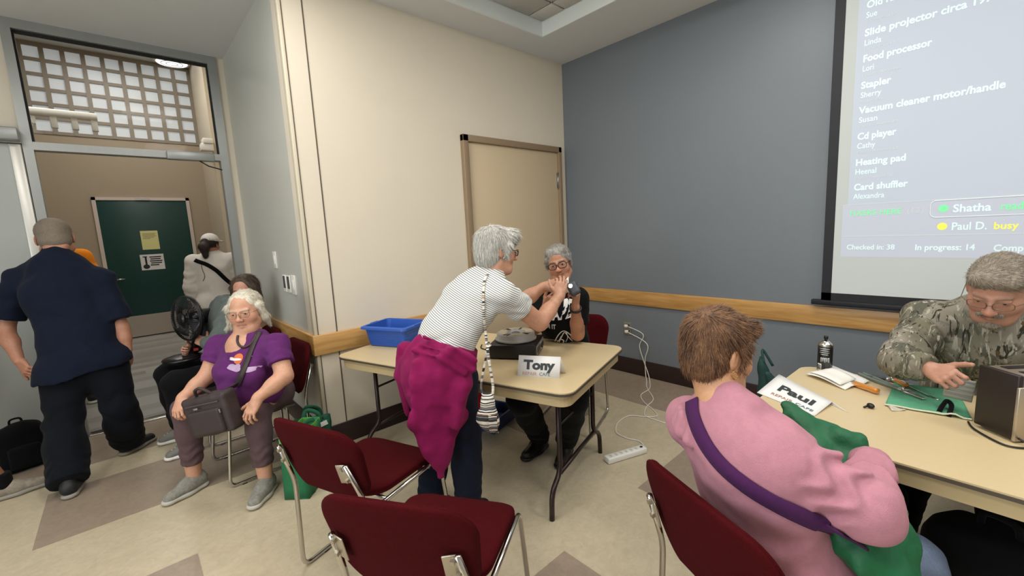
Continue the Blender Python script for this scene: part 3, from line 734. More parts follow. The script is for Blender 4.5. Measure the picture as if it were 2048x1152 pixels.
# ---------------------------------------------------------------- anatomy
def add_head(S, c, Rm, s=1., jaw=1., nose=1., wide=1., old=1., sockets=True, mouth=0.):
    """face along +y of Rm, x = the person's right ... mirrored, so side does not matter; c at eye height between the ears"""
    T = lambda x, y, z: c+Rm@(V(x*wide, y, z)*s)
    S.ell(T(0, -.014, .038), V(.076*wide, .097, .084)*s, Rm, k=.01)
    S.ell(T(0, .02, -.035), V(.064*wide*jaw, .072, .083)*s, Rm, k=.03)
    S.cap(T(-.028*jaw, .05, -.1), T(.028*jaw, .05, -.1), .024*s, k=.025)
    S.cap(T(-.052*jaw, -.005, -.07), T(-.022, .055, -.1), .02*s, .02*s, k=.03).cap(T(.052*jaw, -.005, -.07), T(.022, .055, -.1), .02*s, .02*s, k=.03)
    for e in (-1, 1):
        S.ell(T(e*.043, .052, -.03), V(.026, .025, .027)*s, Rm, k=.02)
        if sockets: S.ell(T(e*.032, .098, .003), V(.019, .016, .0125)*s, Rm, k=.012, op='s')
        S.cap(T(e*.012, .083, .019), T(e*.045, .073, .021), .0075*s, .006*s, k=.012)
        if sockets:
            S.ell(T(e*.032, .072, .001), V(.0135, .0130, .0125)*s, Rm, k=.004)
            S.cap(T(e*.020, .0820, .0062), T(e*.045, .0765, .0055), .0050*s, k=.004)
            S.cap(T(e*.021, .0810, -.0075), T(e*.043, .0755, -.0068), .0046*s, k=.005)
        S.ell(T(e*.078, -.012, -.008), V(.0085, .019, .032)*s, Rm@rotm((0, 0, 1), e*.35), k=.006)
        S.ell(T(e*.083, -.006, -.004), V(.005, .009, .018)*s, Rm@rotm((0, 0, 1), e*.35), k=.004, op='s')
        S.ell(T(e*.0135, .098, -.037), V(.0085, .011, .008)*s*nose, Rm, k=.007)
    S.cap(T(0, .086, .012), T(0, .106*(.93+.07*nose), -.032), .0075*s, .0115*s*nose, k=.011)
    S.ell(T(0, .108*(.94+.06*nose), -.034), V(.0115, .0115, .0105)*s*nose, Rm, k=.006)
    zc = -.068
    S.cap(T(-.022, .079, zc+.004+mouth), T(0, .0885, zc+.0055), .0058*s, k=.007).cap(T(.022, .079, zc+.004+mouth), T(0, .0885, zc+.0055), .0058*s, k=.007)
    S.cap(T(-.019, .078, zc-.0075+mouth*.6), T(0, .0865, zc-.009), .0065*s, k=.007).cap(T(.019, .078, zc-.0075+mouth*.6), T(0, .0865, zc-.009), .0065*s, k=.007)
    S.cap(T(-.026, .083, zc-.001+mouth*1.3), T(0, .0955, zc-.001), .0022*s, k=.003, op='s').cap(T(.026, .083, zc-.001+mouth*1.3), T(0, .0955, zc-.001), .0022*s, k=.003, op='s')
    if old:
        for e in (-1, 1): S.cap(T(e*.021, .097, -.037), T(e*.034, .086, -.07), .0022*s*old, k=.006, op='s')
        for z in (.042, .053): S.cap(T(-.035, .088, z), T(.035, .088, z), .0012*old, k=.006, op='s')
    return T
def face_paint(T, lip='#a86a60', cheek='#c98d78', s=1., brow=None, brow_st=.8):
    out = [((T(0, .07, -.068)), .05, cheek, .12)]
    for e in (-1, 1):
        out.append((T(e*.045, .07, -.035), .035, cheek, .45)); out.append((T(e*.032, .08, -.012), .022, '#9a6a5c', .35))
        if brow: out.append((np.stack([T(e*.014, .088, .0205), T(e*.047, .078, .0225)]), .0085, brow, brow_st))
    out.append((T(0, .112, -.034), .02, '#c47e6c', .45))
    out.append((np.stack([T(-.02, .084, -.068), T(.02, .084, -.068)]), .0125, lip, .8))
    return out
M_eyew = mat('eye_white', '#d8d2c8', .25); M_iris = mat('dark_iris', '#2c2420', .2)
def eyes(T, Rm, parent, s=1.):
    for e in (-1, 1):
        mb = MB(); c = T(e*.032, .0735, -.0005)
        mb.sphere(c, .0122*s, n=14, m=10); mb.sphere(c+Rm@V(0, .0092*s, 0), V(.0066, .0036, .0066)*s, Rm, n=12, m=8, mi=1)
        part('eye', mb, [M_eyew, M_iris], parent)
def add_neck(S, T, neck, r=.056, k=.03): S.cap(T(0, -.03, -.06), neck, r, r*1.08, k=k)
def hand_frame(d, back, thumb):
    """x toward the fingertips, y toward the thumb, z out of the back of the hand"""
    x = nrm(d); z = nrm(np.asarray(back)-x*(np.asarray(back)@x)); y = np.cross(z, x)
    if y@np.asarray(thumb) < 0: y = -y
    return x, y, z
def add_hand(S, w_, d, back, thumb, curl=(.3, .3, .35, .4), tc=.3, s=1., spread=.06, tdir=(.62, .75, -.25), pinch=None):
    x, y, z = hand_frame(d, back, thumb); w_ = np.asarray(w_, float)
    G = lambda a, b, c: w_+(x*a+y*b+z*c)*s
    bases = [(.090, .029, 0), (.095, .0095, .002), (.091, -.010, .001), (.083, -.028, -.002)]
    for (a, b, c), r in zip(bases, (.0135, .014, .0135, .012)):
        S.cap(G(.0, b*.45, 0), G(a-.008, b, c-.002), .0155*s, r*s*.86, k=.012, lat=y, flat=.88)
    S.cap(G(.02, .02, -.008), G(.055, .034, -.010), .014*s, .012*s, k=.014)
    S.cap(G(.02, -.02, -.006), G(.06, -.026, -.006), .014*s, .011*s, k=.012)
    tips = []
    for n_, ((a, b, c), L, r) in enumerate(zip(bases, (.072, .080, .075, .058), (.0088, .009, .0086, .0077))):
        cu = curl[n_]; p = G(a-.006, b, c-.001); ang = 0.; sp = (1.5-n_)*spread
        for seg, (fr, mx) in enumerate(zip((.46, .30, .24), (75, 95, 60))):
            ang += math.radians(mx)*cu
            dd = x*math.cos(ang)-z*math.sin(ang); dd = nrm(dd+y*sp*math.cos(ang)); q = p+dd*L*fr*s
            S.cap(p, q, r*s*(1-.07*seg), r*s*(.93-.09*seg), k=.0035); p = q
        tips.append((p, dd))
    dd = nrm(x*tdir[0]+y*tdir[1]+z*tdir[2]); p = G(.022, .026, -.008); q = p+dd*.042*s
    S.cap(p, q, .0135*s, .011*s, k=.010)
    d2 = nrm(dd*(1-.55*tc)+x*.55*tc+(-y-z*.6)*.35*tc); r_ = q+d2*.032*s; S.cap(q, r_, .0105*s, .0098*s, k=.005)
    d3 = nrm(d2*(1-.4*tc)+x*.4*tc-y*.3*tc); e = r_+d3*.025*s; S.cap(r_, e, .0096*s, .0078*s, k=.004)
    tips.append((e, d3))
    return tips, (x, y, z)
def hand_box(w_, d, s=1.): c = np.asarray(w_)+nrm(d)*.085*s; return (c-.125, c+.125)

def add_torso(S, J, b=1., bust=0., belly=0., k=.05):
    lat = J['lat']; f = J['fwd']
    S.cap(J['pel'], J['wai'], .155*b, .148*b, k=k, lat=lat, flat=.74)
    S.cap(J['wai'], J['che'], .148*b, .152*b, k=k, lat=lat, flat=.72)
    S.cap(J['che'], J['che']+(J['neck']-J['che'])*.55, .152*b, .115*b, k=k, lat=lat, flat=.68)
    for e in ('l', 'r'):
        S.cap(J['neck']+(J['s'+e]-J['neck'])*.10-V(0, 0, .015), J['s'+e]-V(0, 0, .008), .046*b, .046*b, k=.035)
        S.cap(J['che']*.6+J['neck']*.4+(J['s'+e]-J['neck'])*.35-V(0, 0, .02), J['s'+e]-V(0, 0, .02), .075*b, .050*b, k=.035)
        S.cap(J['pel']+(J['h'+e]-J['pel'])*.6, J['h'+e], .1*b, .095*b, k=.05)
    if bust:
        for e in ('l', 'r'): S.ell(J['che']+(J['s'+e]-J['neck'])*.38+f*.085*b-nrm(J['neck']-J['wai'])*.03, V(.085, .060, .075)*bust, frame(f), k=.06)
    if belly: S.ell(J['wai']*.65+J['pel']*.35+f*.075, V(.15, .12, .13)*belly, frame(f), k=.07)
def add_arm(S, J, e, b=1., elbow=True):
    S.cap(J['s'+e], J['e'+e], .054*b, .043*b, k=.03); S.cap(J['e'+e], J['e'+e]*.55+J['w'+e]*.45, .043*b, .040*b, k=.02)
    S.cap(J['e'+e]*.6+J['w'+e]*.4, J['w'+e], .040*b, .0265*(b+1)/2, k=.02)
def add_leg(S, J, e, b=1., ankle=True):
    S.cap(J['h'+e], J['k'+e], .088*b, .062*b, k=.04); S.cap(J['k'+e], J['k'+e]*.6+J['a'+e]*.4, .060*b, .058*b, k=.03)
    S.cap(J['k'+e]*.62+J['a'+e]*.38, J['a'+e], .057*b, .038*b, k=.02)
def add_foot(S, a, d, k=.02):
    d = nrm(V(d[0], d[1], 0)); S.cap(V(a[0], a[1], .045)-d*.03, V(a[0], a[1], .03)+d*.13, .036, .026, k=k)

def full_body(S, J, b=1., arm=None, leg=None, bust=0., belly=0., hands=None):
    add_torso(S, J, b, bust, belly)
    for e in ('l', 'r'):
        add_arm(S, J, e, arm or b); add_leg(S, J, e, leg or b); add_foot(S, J['a'+e], J['f'+e])
M_skin = mat('skin', '#c99a80', .48, attr=True, noise=.14, scale=70, bump=.12, bscale=260, sss=.12)
def wrinkle(amp, f=28, seed=0., dirv=(0, 0, 1), amp2=None):
    d = nrm(dirv)
    def g(X, Y, Z):
        t = X*d[0]+Y*d[1]+Z*d[2]
        n1 = hnoise(X, Y, Z, f*.55, seed); n2 = hnoise(X, Y, Z, f*1.3, seed+2)
        a = amp*np.sin(t*f+3.0*n1+seed)*(.4+.6*np.clip(n2+.4, 0, 1))
        return a+(amp2 if amp2 is not None else amp*.35)*hnoise(X, Y, Z, f*2.1, seed+5)
    return g
def fabric(name, color, rough=.85, noise=.06, scale=60, bump=.25, bscale=350, sheen=.15, stretch=None, color2=None):
    return mat(name, color, rough, noise=noise, scale=scale, bump=bump, bscale=bscale, sheen=sheen*.2, stretch=stretch, spec=.14, color2=color2)

def make_shoe(parent, ankle, d, mu, ms, name='shoe', L=.27, lace=True, ground=0.003, pitch=0., label=None):
    d = nrm(V(d[0], d[1], 0)); sd = V(-d[1], d[0], 0); a = V(ankle[0], ankle[1], ground); R = np.stack([d, sd, V(0, 0, 1)], 1)
    heel = a-d*.075; G = lambda x, y, z: heel+d*x+sd*y+V(0, 0, z)
    S = Sculpt()
    S.cap(G(.045, 0, .06), G(.12, 0, .055), .043, .044, k=.03, lat=sd, flat=1.1).cap(G(.11, 0, .052), G(L-.05, 0, .034), .045, .037, k=.03, lat=sd, flat=.85)
    S.cap(G(.055, 0, .06), G(.07, 0, .105), .042, .043, k=.02, lat=d, flat=.9)
    S.half(G(0, 0, .016), (0, 0, -1)); S.cap(G(.07, 0, .09), G(.074, 0, .16), .030, .034, k=.004, op='s')
    up = sculpt_part(name, S, .006, mu, parent, label=label)
    S = Sculpt(); S.cap(G(.043, 0, .014), G(.13, 0, .014), .044, .042, k=.02, lat=sd, flat=.5).cap(G(.13, 0, .014), G(L-.045, 0, .016), .042, .043, k=.03, lat=sd, flat=.5).half(G(0, 0, .0), (0, 0, -1)).half(G(0, 0, .028), (0, 0, 1))
    sculpt_part('sole', S, .006, ms, up)
    if lace:
        mb = MB()
        for i in range(5):
            x = .105+i*.021; z = .102-i*.0085
            mb.tube([G(x, -.022+.001*i, z-.008), G(x+.005, 0, z+.001), G(x+.0, .022-.001*i, z-.008)], .0028, 5)
        part('laces', mb, ms, up)
    return up
def glasses(parent, T, Rm, m, s=1., w_=.026, hgt=.020, r=.0018, rim=True, name='glasses', lens=True, top_only=False):
    mb = MB(); y = .108
    for e in (-1, 1):
        pts = [T(e*.033+w_*x_, y-.012*abs(e*.033+w_*x_)/.06, -.002+hgt*z_) for x_, z_ in [(math.copysign(abs(math.cos(a))**.7, math.cos(a)), math.copysign(abs(math.sin(a))**.7, math.sin(a))) for a in np.linspace(0, 2*PI, 25)[:-1]]]
        if top_only: mb.tube(pts[:13], r, 6)
        else: mb.tube(pts, r, 6, closed=True)
        mb.tube([T(e*(.033+w_), y-.010, .004), T(e*.079, .075, .006), T(e*.084, -.005, .006), T(e*.083, -.03, -.012)], r, 6)
    mb.tube([T(-.008, y, .001), T(0, y+.004, .004), T(.008, y, .001)], r, 6)
    g_ = part(name, mb, m, parent)
    if lens:
        for e in (-1, 1):
            l = MB(); n = 20; pts = [T(e*.033+w_*.97*math.cos(a), y-.012*abs(e*.033+w_*math.cos(a))/.06, -.002+hgt*.97*math.sin(a)) for a in np.linspace(0, 2*PI, n+1)[:-1]]
            bk = [p-Rm@V(0, .0015, 0) for p in pts]
            l.add(pts+bk, [tuple(range(n)), tuple(range(2*n-1, n-1, -1))]+[(i, n+i, n+(i+1) % n, (i+1) % n) for i in range(n)])
            part('lens', l, M_lens, g_)
    return g_
M_lens = mat('spectacle_lens', '#ffffff', .02, trans=1.0)
M_lens.node_tree.nodes['Principled BSDF'].inputs['IOR'].default_value = 1.08
# ================================================================ FURNITURE
M_maroon = mat('maroon_upholstery', '#43090e', .95, noise=.12, scale=120, bump=.35, bscale=420, spec=.1)
M_chrome = mat('chrome_tube', '#c9c6bf', .22, 1.0)
M_table = mat('beige_laminate', '#cbb78f', .38, noise=.02, scale=60)
M_tedge = mat('dark_table_edge', '#4d4338', .5)
M_apron = mat('beige_table_apron', '#c2ad82', .45)
M_tleg = mat('brown_enamel_tube', '#2c1d1a', .35, .2)

def pad_mb(w, d, r, t, bend, crown=.006, n=9, cols=None):
    """upholstered pad: rounded outline, soft rolled edge, surface bent by bend(x, y) -> z offset"""
    mb = MB(); out = rrect(w, d, r, n); m = len(out); layers = []
    for inset, z in ((.0, 0), (-.004, .25), (-.002, .6), (.006, .85), (.014, 1.), (.032, 1.06), (.06, 1.10), (.10, 1.12)):
        layers.append((inset, z))
    lay = [(i, .5+z*.5) for i, z in layers]; under = [(i, .5-.5*min(z, 1.0)) for i, z in layers[::-1]][:-1]
    vs = []; fs = []
    for ins, z in under+lay:
        sx, sy = (w/2-ins)/(w/2), (d/2-ins)/(d/2)
        for x, y in out: vs.append((x*sx, y*sy, t*z+bend(x*sx, y*sy)))
    L = len(under)+len(lay)
    for i in range(L-1):
        for k in range(m): q = (k+1) % m; fs.append((i*m+k, i*m+q, (i+1)*m+q, (i+1)*m+k))
    vs.append((0, 0, t*(lay[-1][1])+bend(0, 0))); c1 = len(vs)-1
    vs.append((0, 0, t*under[0][1]+bend(0, 0))); c0 = len(vs)-1
    for k in range(m): q = (k+1) % m; fs.append(((L-1)*m+k, (L-1)*m+q, c1)); fs.append((q, k, c0))
    return mb.add(vs, fs, 0, True)
def make_chair(name, label):
    """front toward +y, origin on the floor under the seat"""
    t = thing(name, label, 'chair', group='maroon stacking chairs')
    part('seat', pad_mb(.45, .45, .10, .045, lambda x, y: .42-.9*max(0, y-.1)**2*1.6+.25*x*x-.05*y), M_maroon, t, local=True)
    # back pad: built flat (x, y=height) then stood up
    mb = pad_mb(.505, .35, .10, .04, lambda x, y: .65*x*x)
    A = mb.v[0]; a = math.radians(14); y0, z0 = -.29, .64
    xx, hh, tt = A[:, 0], A[:, 1], A[:, 2]
    wdt = 1-.14*np.clip(-hh/.17, 0, 1)
    mb.v[0] = np.stack([xx*wdt, y0-hh*math.sin(a)-tt*-1*math.cos(a)-.055, z0+hh*math.cos(a)-tt*-1*math.sin(a)*-1], 1)
    mb.v[0][:, 1] += 0
    mb.f = [f[::-1] for f in mb.f]
    part('backrest', mb, M_maroon, t, local=True)
    for e in (-1, 1):
        loop = fillet([(e*.205, -.345, .665), (e*.224, -.278, .46), (e*.245, -.275, .012), (e*.245, .24, .012), (e*.232, .195, .425), (e*.228, -.20, .418)], .05)
        part('side_frame', MB().tube(loop, .0105, 10), M_chrome, t, local=True)
        part('back_bracket', MB().box((e*.182, -.338, .620), (.045, .006, .09), rotm((1, 0, 0), a)@rotm((0, 0, 1), e*.3), bev=.0025).box((e*.194, -.350, .650), (.012, .018, .014), rotm((1, 0, 0), a)).box((e*.200, -.334, .595), (.012, .018, .014), rotm((1, 0, 0), a)), mat('satin_bracket', '#b5ac9c', .35, .8), t, local=True)
        for y_ in (-.15, .16): part('rubber_foot', MB().box((e*.245, y_, .0055), (.02, .03, .011), bev=.003), M_black, t, local=True)
    part('cross_bar', MB().tube([(-.23, .12, .412), (.23, .12, .412)], .009, 8).tube([(-.23, -.16, .412), (.23, -.16, .412)], .009, 8), M_chrome, t, local=True)
    return t
chair0 = make_chair('stacking_chair', 'maroon stacking chair in front, nearest the camera, back turned to the camera')
index_kids(chair0)
def put_chair(x, y, facing, label, first=False):
    o = chair0 if first else copy_tree(chair0)
    o.location = (x, y, 0); o.rotation_euler = (0, 0, math.atan2(-facing[0], facing[1])); o['label'] = label
    ROOTLOC[o.name] = V(x, y, 0); return o
put_chair(.765, 1.275, (.85, .53), 'empty maroon chair in front at the bottom edge, nearest the camera', True)
put_chair(.80, 1.935, (.94, .34), 'empty maroon chair just behind the magenta jacket, beside the green tote bag')
put_chair(1.405, .345, (.91, -.42), 'maroon chair the person in the pink hoodie sits on')
put_chair(.56, 3.38, (-1, -.05), 'maroon chair under the white haired person in the purple shirt')
put_chair(.56, 4.14, (-1, -.03), 'maroon chair by the doorway under the person holding the fan')
put_chair(2.50, 2.14, (-.935, -.354), 'maroon chair behind the far table edge under the man in the black shirt')
put_chair(2.86, -.07, (-1, .06), 'maroon chair under the man in the camouflage shirt')

def folding_table(label, corner, u, w, L, W, legmat, z=.75):
    """corner = a front corner on the floor plan, u along the length, w across, away from the front edge"""
    u = V(*u, 0); w = V(*w, 0); c = V(*corner, 0); R = np.stack([u, w, V(0, 0, 1)], 1); mid = c+u*L/2+w*W/2
    if np.linalg.det(R) < 0: R = np.stack([-u, w, V(0, 0, 1)], 1)
    t = thing('folding_table', label, 'table', mid)
    top = MB().prism(rrect(L-.006, W-.006, .075), z-.006, z, R, mid)
    tp = part('tabletop', top, M_table, t)
    part('edge_band', MB().prism(rrect(L, W, .078), z-.018, z-.0062, R, mid), M_tedge, tp)
    ap = MB()
    o1 = rrect(L-.05, W-.05, .06); o2 = rrect(L-.09, W-.09, .045); n = len(o1)
    vs = []
    for o in (o1, o2):
        for zz in (z-.080, z-.0182): vs += [(x, y, zz) for x, y in o]
    fs = []
    for k in range(n):
        q = (k+1) % n; fs += [(k, q, n+q, n+k), (2*n+q, 2*n+k, 3*n+k, 3*n+q), (q, k, 2*n+k, 2*n+q)]
    ap.add(np.array(vs)@R.T+mid, fs)
    part('apron', ap, M_apron, t)
    G = lambda a, b, h: c+u*a+w*b+V(0, 0, h)
    for s_, a in ((1, .16), (-1, L-.16)):
        lg = MB()
        b0, b1 = .20, W-.20
        for bb, sg in ((b0, -1), (b1, 1)):
            lg.tube(fillet([G(a, bb, z-.03), G(a, bb, .215), G(a, bb+sg*.115, .150), G(a, bb+sg*.125, 0.0)], .055), .0145, 10)
        lg.tube([G(a, b0, .205), G(a, b1, .205)], .0125, 10)
        lg.tube([G(a, b0, z-.05), G(a, b1, z-.05)], .011, 8)
        part('leg_frame', lg, legmat, t)
        m_ = .42*s_
        part('brace', MB().tube([G(a, W/2, z-.05), G(a, W/2, z-.30)], .007, 6).tube([G(a, b0, z-.27), G(a, b1, z-.27)], .008, 8).tube([G(a, W/2, z-.27), G(a+m_, W/2, z-.04)], .008, 8), M_tleg, t)
    for bb in (.30, W-.30): part('runner', MB().tube([G(.12, bb, z-.04), G(L-.12, bb, z-.04)], .01, 6), M_tleg, t)
    return t
TU, TW = V(-.286, .958), V(.958, .286)
T1C = TU*.79+TW*1.795
table1 = folding_table('beige folding table with brown legs carrying the black slide projector', T1C, TU, TW, 1.745, .92, M_tleg)
T2U, T2W = V(-.04, -.9992), V(.9992, -.04)
T2C = V(1.765, .63)
table2 = folding_table('beige folding table with the toaster, green cloth and pliers', T2C, T2U, T2W, 1.83, .87, mat('grey_enamel_tube', '#6e6860', .4, .3))
ZT1 = .75
# ================================================================ PEOPLE
def sub3(a, b, t): return a+(b-a)*t
def torso_fit(S, J, b, bust=0., belly=0.): add_torso(S, J, b, bust, belly)
def shirt(parent, J, m, b=1., grow=.014, arm=1., sleeve=.62, hem=None, hem_n=(0, 0, -1), bust=0., belly=0., h=.007, disp=None, neck_r=.062, neck_drop=.0,
          long=False, flare=1.12, hang_r=.162, name='shirt', extra=None, base=None, paint=None, hang=None, cuffs=True, T=None, collar=0., ripple=.004):
    S = Sculpt(); add_torso(S, J, b, bust, belly)
    if hang is not None: S.cap(J['pel'], hang, .158*b, hang_r*b, k=.05, lat=J['lat'], flat=.80, cut='b'); [S.cap(J['h'+e], J['h'+e]-V(0, 0, .10), .112*b, .112*b, k=.06) for e in 'lr']
    S.offset(grow)
    if hem is not None: S.half(hem, hem_n)
    for e in ('l', 'r'):
        if long:
            S.cap(J['s'+e], J['e'+e], (.056*arm+grow)*1.05, .047*arm+grow, k=.03, ripple=(ripple, 19, 1., .25, .95))
            S.cap(J['e'+e], sub3(J['e'+e], J['w'+e], .97), .047*arm+grow, .030*arm+grow*.8, k=.02, cut='b', ripple=(ripple, 17, 2., .05, .9))
        else:
            q = sub3(J['s'+e], J['e'+e], sleeve); S.cap(J['s'+e], q, (.057*arm+grow)*1.0, (.051*arm+grow)*flare, k=.03, cut='b', ripple=(ripple*.8, 13, .5, .3, .95))
    if collar: S.cap(J['neck']+(J['head']-J['neck'])*.12, J['neck']+(J['head']-J['neck'])*.42, .066+collar, .060+collar, k=.02, cut='b')
    if neck_drop: S.ell(J['neck']+J['fwd']*.10+V(0, 0, .015), V(neck_r*1.0, .085, neck_drop*1.15), frame(J['fwd']), k=.004, op='s')
    S.disp = disp
    return sculpt_part(name, S, h, m, parent, extra=extra, base=base, paint=paint)
def trousers(parent, J, m, b=1., grow=.012, end=.93, h=.009, disp=None, top=None, name='trousers', seat=1., knee=1., hemr=1.):
    S = Sculpt(); S.cap(J['pel']-V(0, 0, .02), J['pel']+(J['wai']-J['pel'])*.65, .158*b*seat, .15*b*seat, k=.05, lat=J['lat'], flat=.76)
    for e in ('l', 'r'):
        S.cap(J['pel']+(J['h'+e]-J['pel'])*.6, J['h'+e], .1*b*seat, .097*b*seat, k=.05)
        S.cap(J['h'+e], J['k'+e], .092*b+grow*.4, (.064*b+grow*.5)*knee, k=.05, ripple=(.004, 15, .3, .55, 1.2))
        q = sub3(J['k'+e], J['a'+e], end)
        S.cap(J['k'+e], sub3(J['k'+e], q, .45), (.063*b+grow*.5)*knee, (.060*b+grow*.6)*hemr, k=.03)
        S.cap(sub3(J['k'+e], q, .40), q, (.060*b+grow*.6)*hemr, (.047*b+grow*.8)*hemr, k=.02, cut='b', ripple=(.0035, 22, .0, .3, 1.1))
    S.offset(grow)
    if top is not None: S.half(top, (0, 0, 1))
    S.disp = disp
    return sculpt_part(name, S, h, m, parent)
def joints(pel, wai, che, neck, head, fwd, sl, sr, el, er, wl, wr, kl, kr, al, ar, fl, fr, hipw=.09, hfwd=None, hup=None):
    f = nrm(V(fwd[0], fwd[1], 0)); lat = V(-f[1], f[0], 0)
    J = dict(pel=pel, wai=wai, che=che, neck=neck, head=head, fwd=f, lat=lat, sl=sl, sr=sr, el=el, er=er, wl=wl, wr=wr, kl=kl, kr=kr, al=al, ar=ar, fl=fl, fr=fr,
             hl=pel+lat*hipw-V(0, 0, .03), hr=pel-lat*hipw-V(0, 0, .03))
    return {k: np.asarray(v, float) for k, v in J.items()}
def hair_mat(name, c1, c2, stretch=(1, 1, .25), scale=120):
    return mat(name, c1, .5, noise=.2, color2=c2, scale=scale, bump=.5, bscale=300, stretch=stretch, spec=.4)
def hair(parent, S, h, m, flow, n, length, r=.0013, seed=1, region=None, lift=.006, curl=.15, droop=0., disp=None, name='hair'):
    S.disp = disp
    ex = lambda v, f, c: add_strands(v, f, n, flow, length, r, lift, seed, region, curl, droop)+(c,)
    return sculpt_part(name, S, h, m, parent, extra=ex)
def hd(J): return J['head']
BVH = {}
def bvh_of(o):
    from mathutils.bvhtree import BVHTree
    me = o.data; off = off_of(o.parent)
    return BVHTree.FromPolygons([(Vector(v.co)+Vector(off)) for v in me.vertices], [p.vertices[:] for p in me.polygons])
def decal(parent, target, name, m, center, right, up, shapes, lift=.0025):
    """flat print laid on cloth: shapes are (verts2d, faces) in metres around the centre, dropped onto the cloth"""
    t = bvh_of(target); r_ = nrm(right); u_ = nrm(up); n_ = np.cross(r_, u_); mb = MB()
    for vs, fs in shapes:
        out = []
        for x, y in vs:
            o = center+r_*x+u_*y+n_*.25; hit = t.ray_cast(Vector(o), Vector(-n_), .6)
            out.append(np.array(hit[0])+n_*lift if hit[0] is not None else center+r_*x+u_*y)
        mb.add(out, fs)
    return part(name, mb, m, parent)
def drape_ray(targets, pix, n=30, lift=.004, fallback=2.):
    """path over cloth found along sight lines"""
    ts = [bvh_of(x) for x in targets]; pp = spline([V(a, b, 0) for a, b in pix], max(2, n//max(1, len(pix)-1))); out = []; nn = []
    for q in pp:
        d = nrm(ray(q[0], q[1])); best = None
        for t in ts:
            h_ = t.ray_cast(Vector(CAM_O), Vector(d), 8)
            if h_[0] is not None and (best is None or h_[3] < best[2]): best = (np.array(h_[0]), np.array(h_[1]), h_[3])
        if best is None: continue
        out.append(best[0]+best[1]*lift); nn.append(best[1])
    out = np.array(out); nn = np.array(nn)
    for _ in range(3): out[1:-1] = (out[:-2]+2*out[1:-1]+out[2:])/4; nn[1:-1] = (nn[:-2]+2*nn[1:-1]+nn[2:])/4
    nn /= np.linalg.norm(nn, axis=1, keepdims=True)
    return out, nn
def strip_quads(pts, wd):
    pts = np.asarray(pts, float); T = np.gradient(pts, axis=0); T /= np.linalg.norm(T, axis=1, keepdims=True)+1e-9; N = np.stack([-T[:, 1], T[:, 0]], 1)
    wd = np.broadcast_to(wd, (len(pts),))[:, None]; vs = np.concatenate([pts+N*wd/2, pts-N*wd/2]); n = len(pts)
    return vs, [(i+1, i, n+i, n+i+1) for i in range(n-1)]
def band(mb, pts, normals, width, thick=.003, mi=0):
    """flat strap through points with given face normals"""
    pts = np.asarray(pts, float); T = np.gradient(pts, axis=0); N = np.asarray(normals, float); S_ = np.cross(T, N); S_ /= np.linalg.norm(S_, axis=1, keepdims=True)
    G = np.stack([pts-S_*width/2, pts, pts+S_*width/2], 1); mb.grid(G, mi, thick); return mb
def drape(target, ctrl, center, n=30, lift=.004):
    """path over cloth: control points pulled onto the surface from outside toward center axis points"""
    t = bvh_of(target) if not isinstance(target, (list, tuple)) else None
    ts = [t] if t else [bvh_of(x) for x in target]
    pts = spline(ctrl, max(2, n//max(1, len(ctrl)-1))); out = []; nn = []
    for p in pts:
        best = None
        for b in ts:
            hit = b.find_nearest(Vector(p), .15)
            if hit[0] is not None and (best is None or hit[3] < best[2]): best = (np.array(hit[0]), np.array(hit[1]), hit[3])
        if best is None: out.append(p); nn.append(nn[-1] if nn else V(0, 0, 1))
        else: out.append(best[0]+best[1]*lift); nn.append(best[1])
    out = np.array(out); nn = np.array(nn)
    for _ in range(4): out[1:-1] = (out[:-2]+2*out[1:-1]+out[2:])/4; nn[1:-1] = (nn[:-2]+2*nn[1:-1]+nn[2:])/4
    nn /= np.linalg.norm(nn, axis=1, keepdims=True)
    return out, nn
SKIN = '#c79478'
M_denim = fabric('dark_denim', '#131828', noise=.15, scale=150)
M_navyp = fabric('black_navy_twill', '#0c0f16')
M_blackc = fabric('black_cotton', '#0a0a0c', noise=.03)

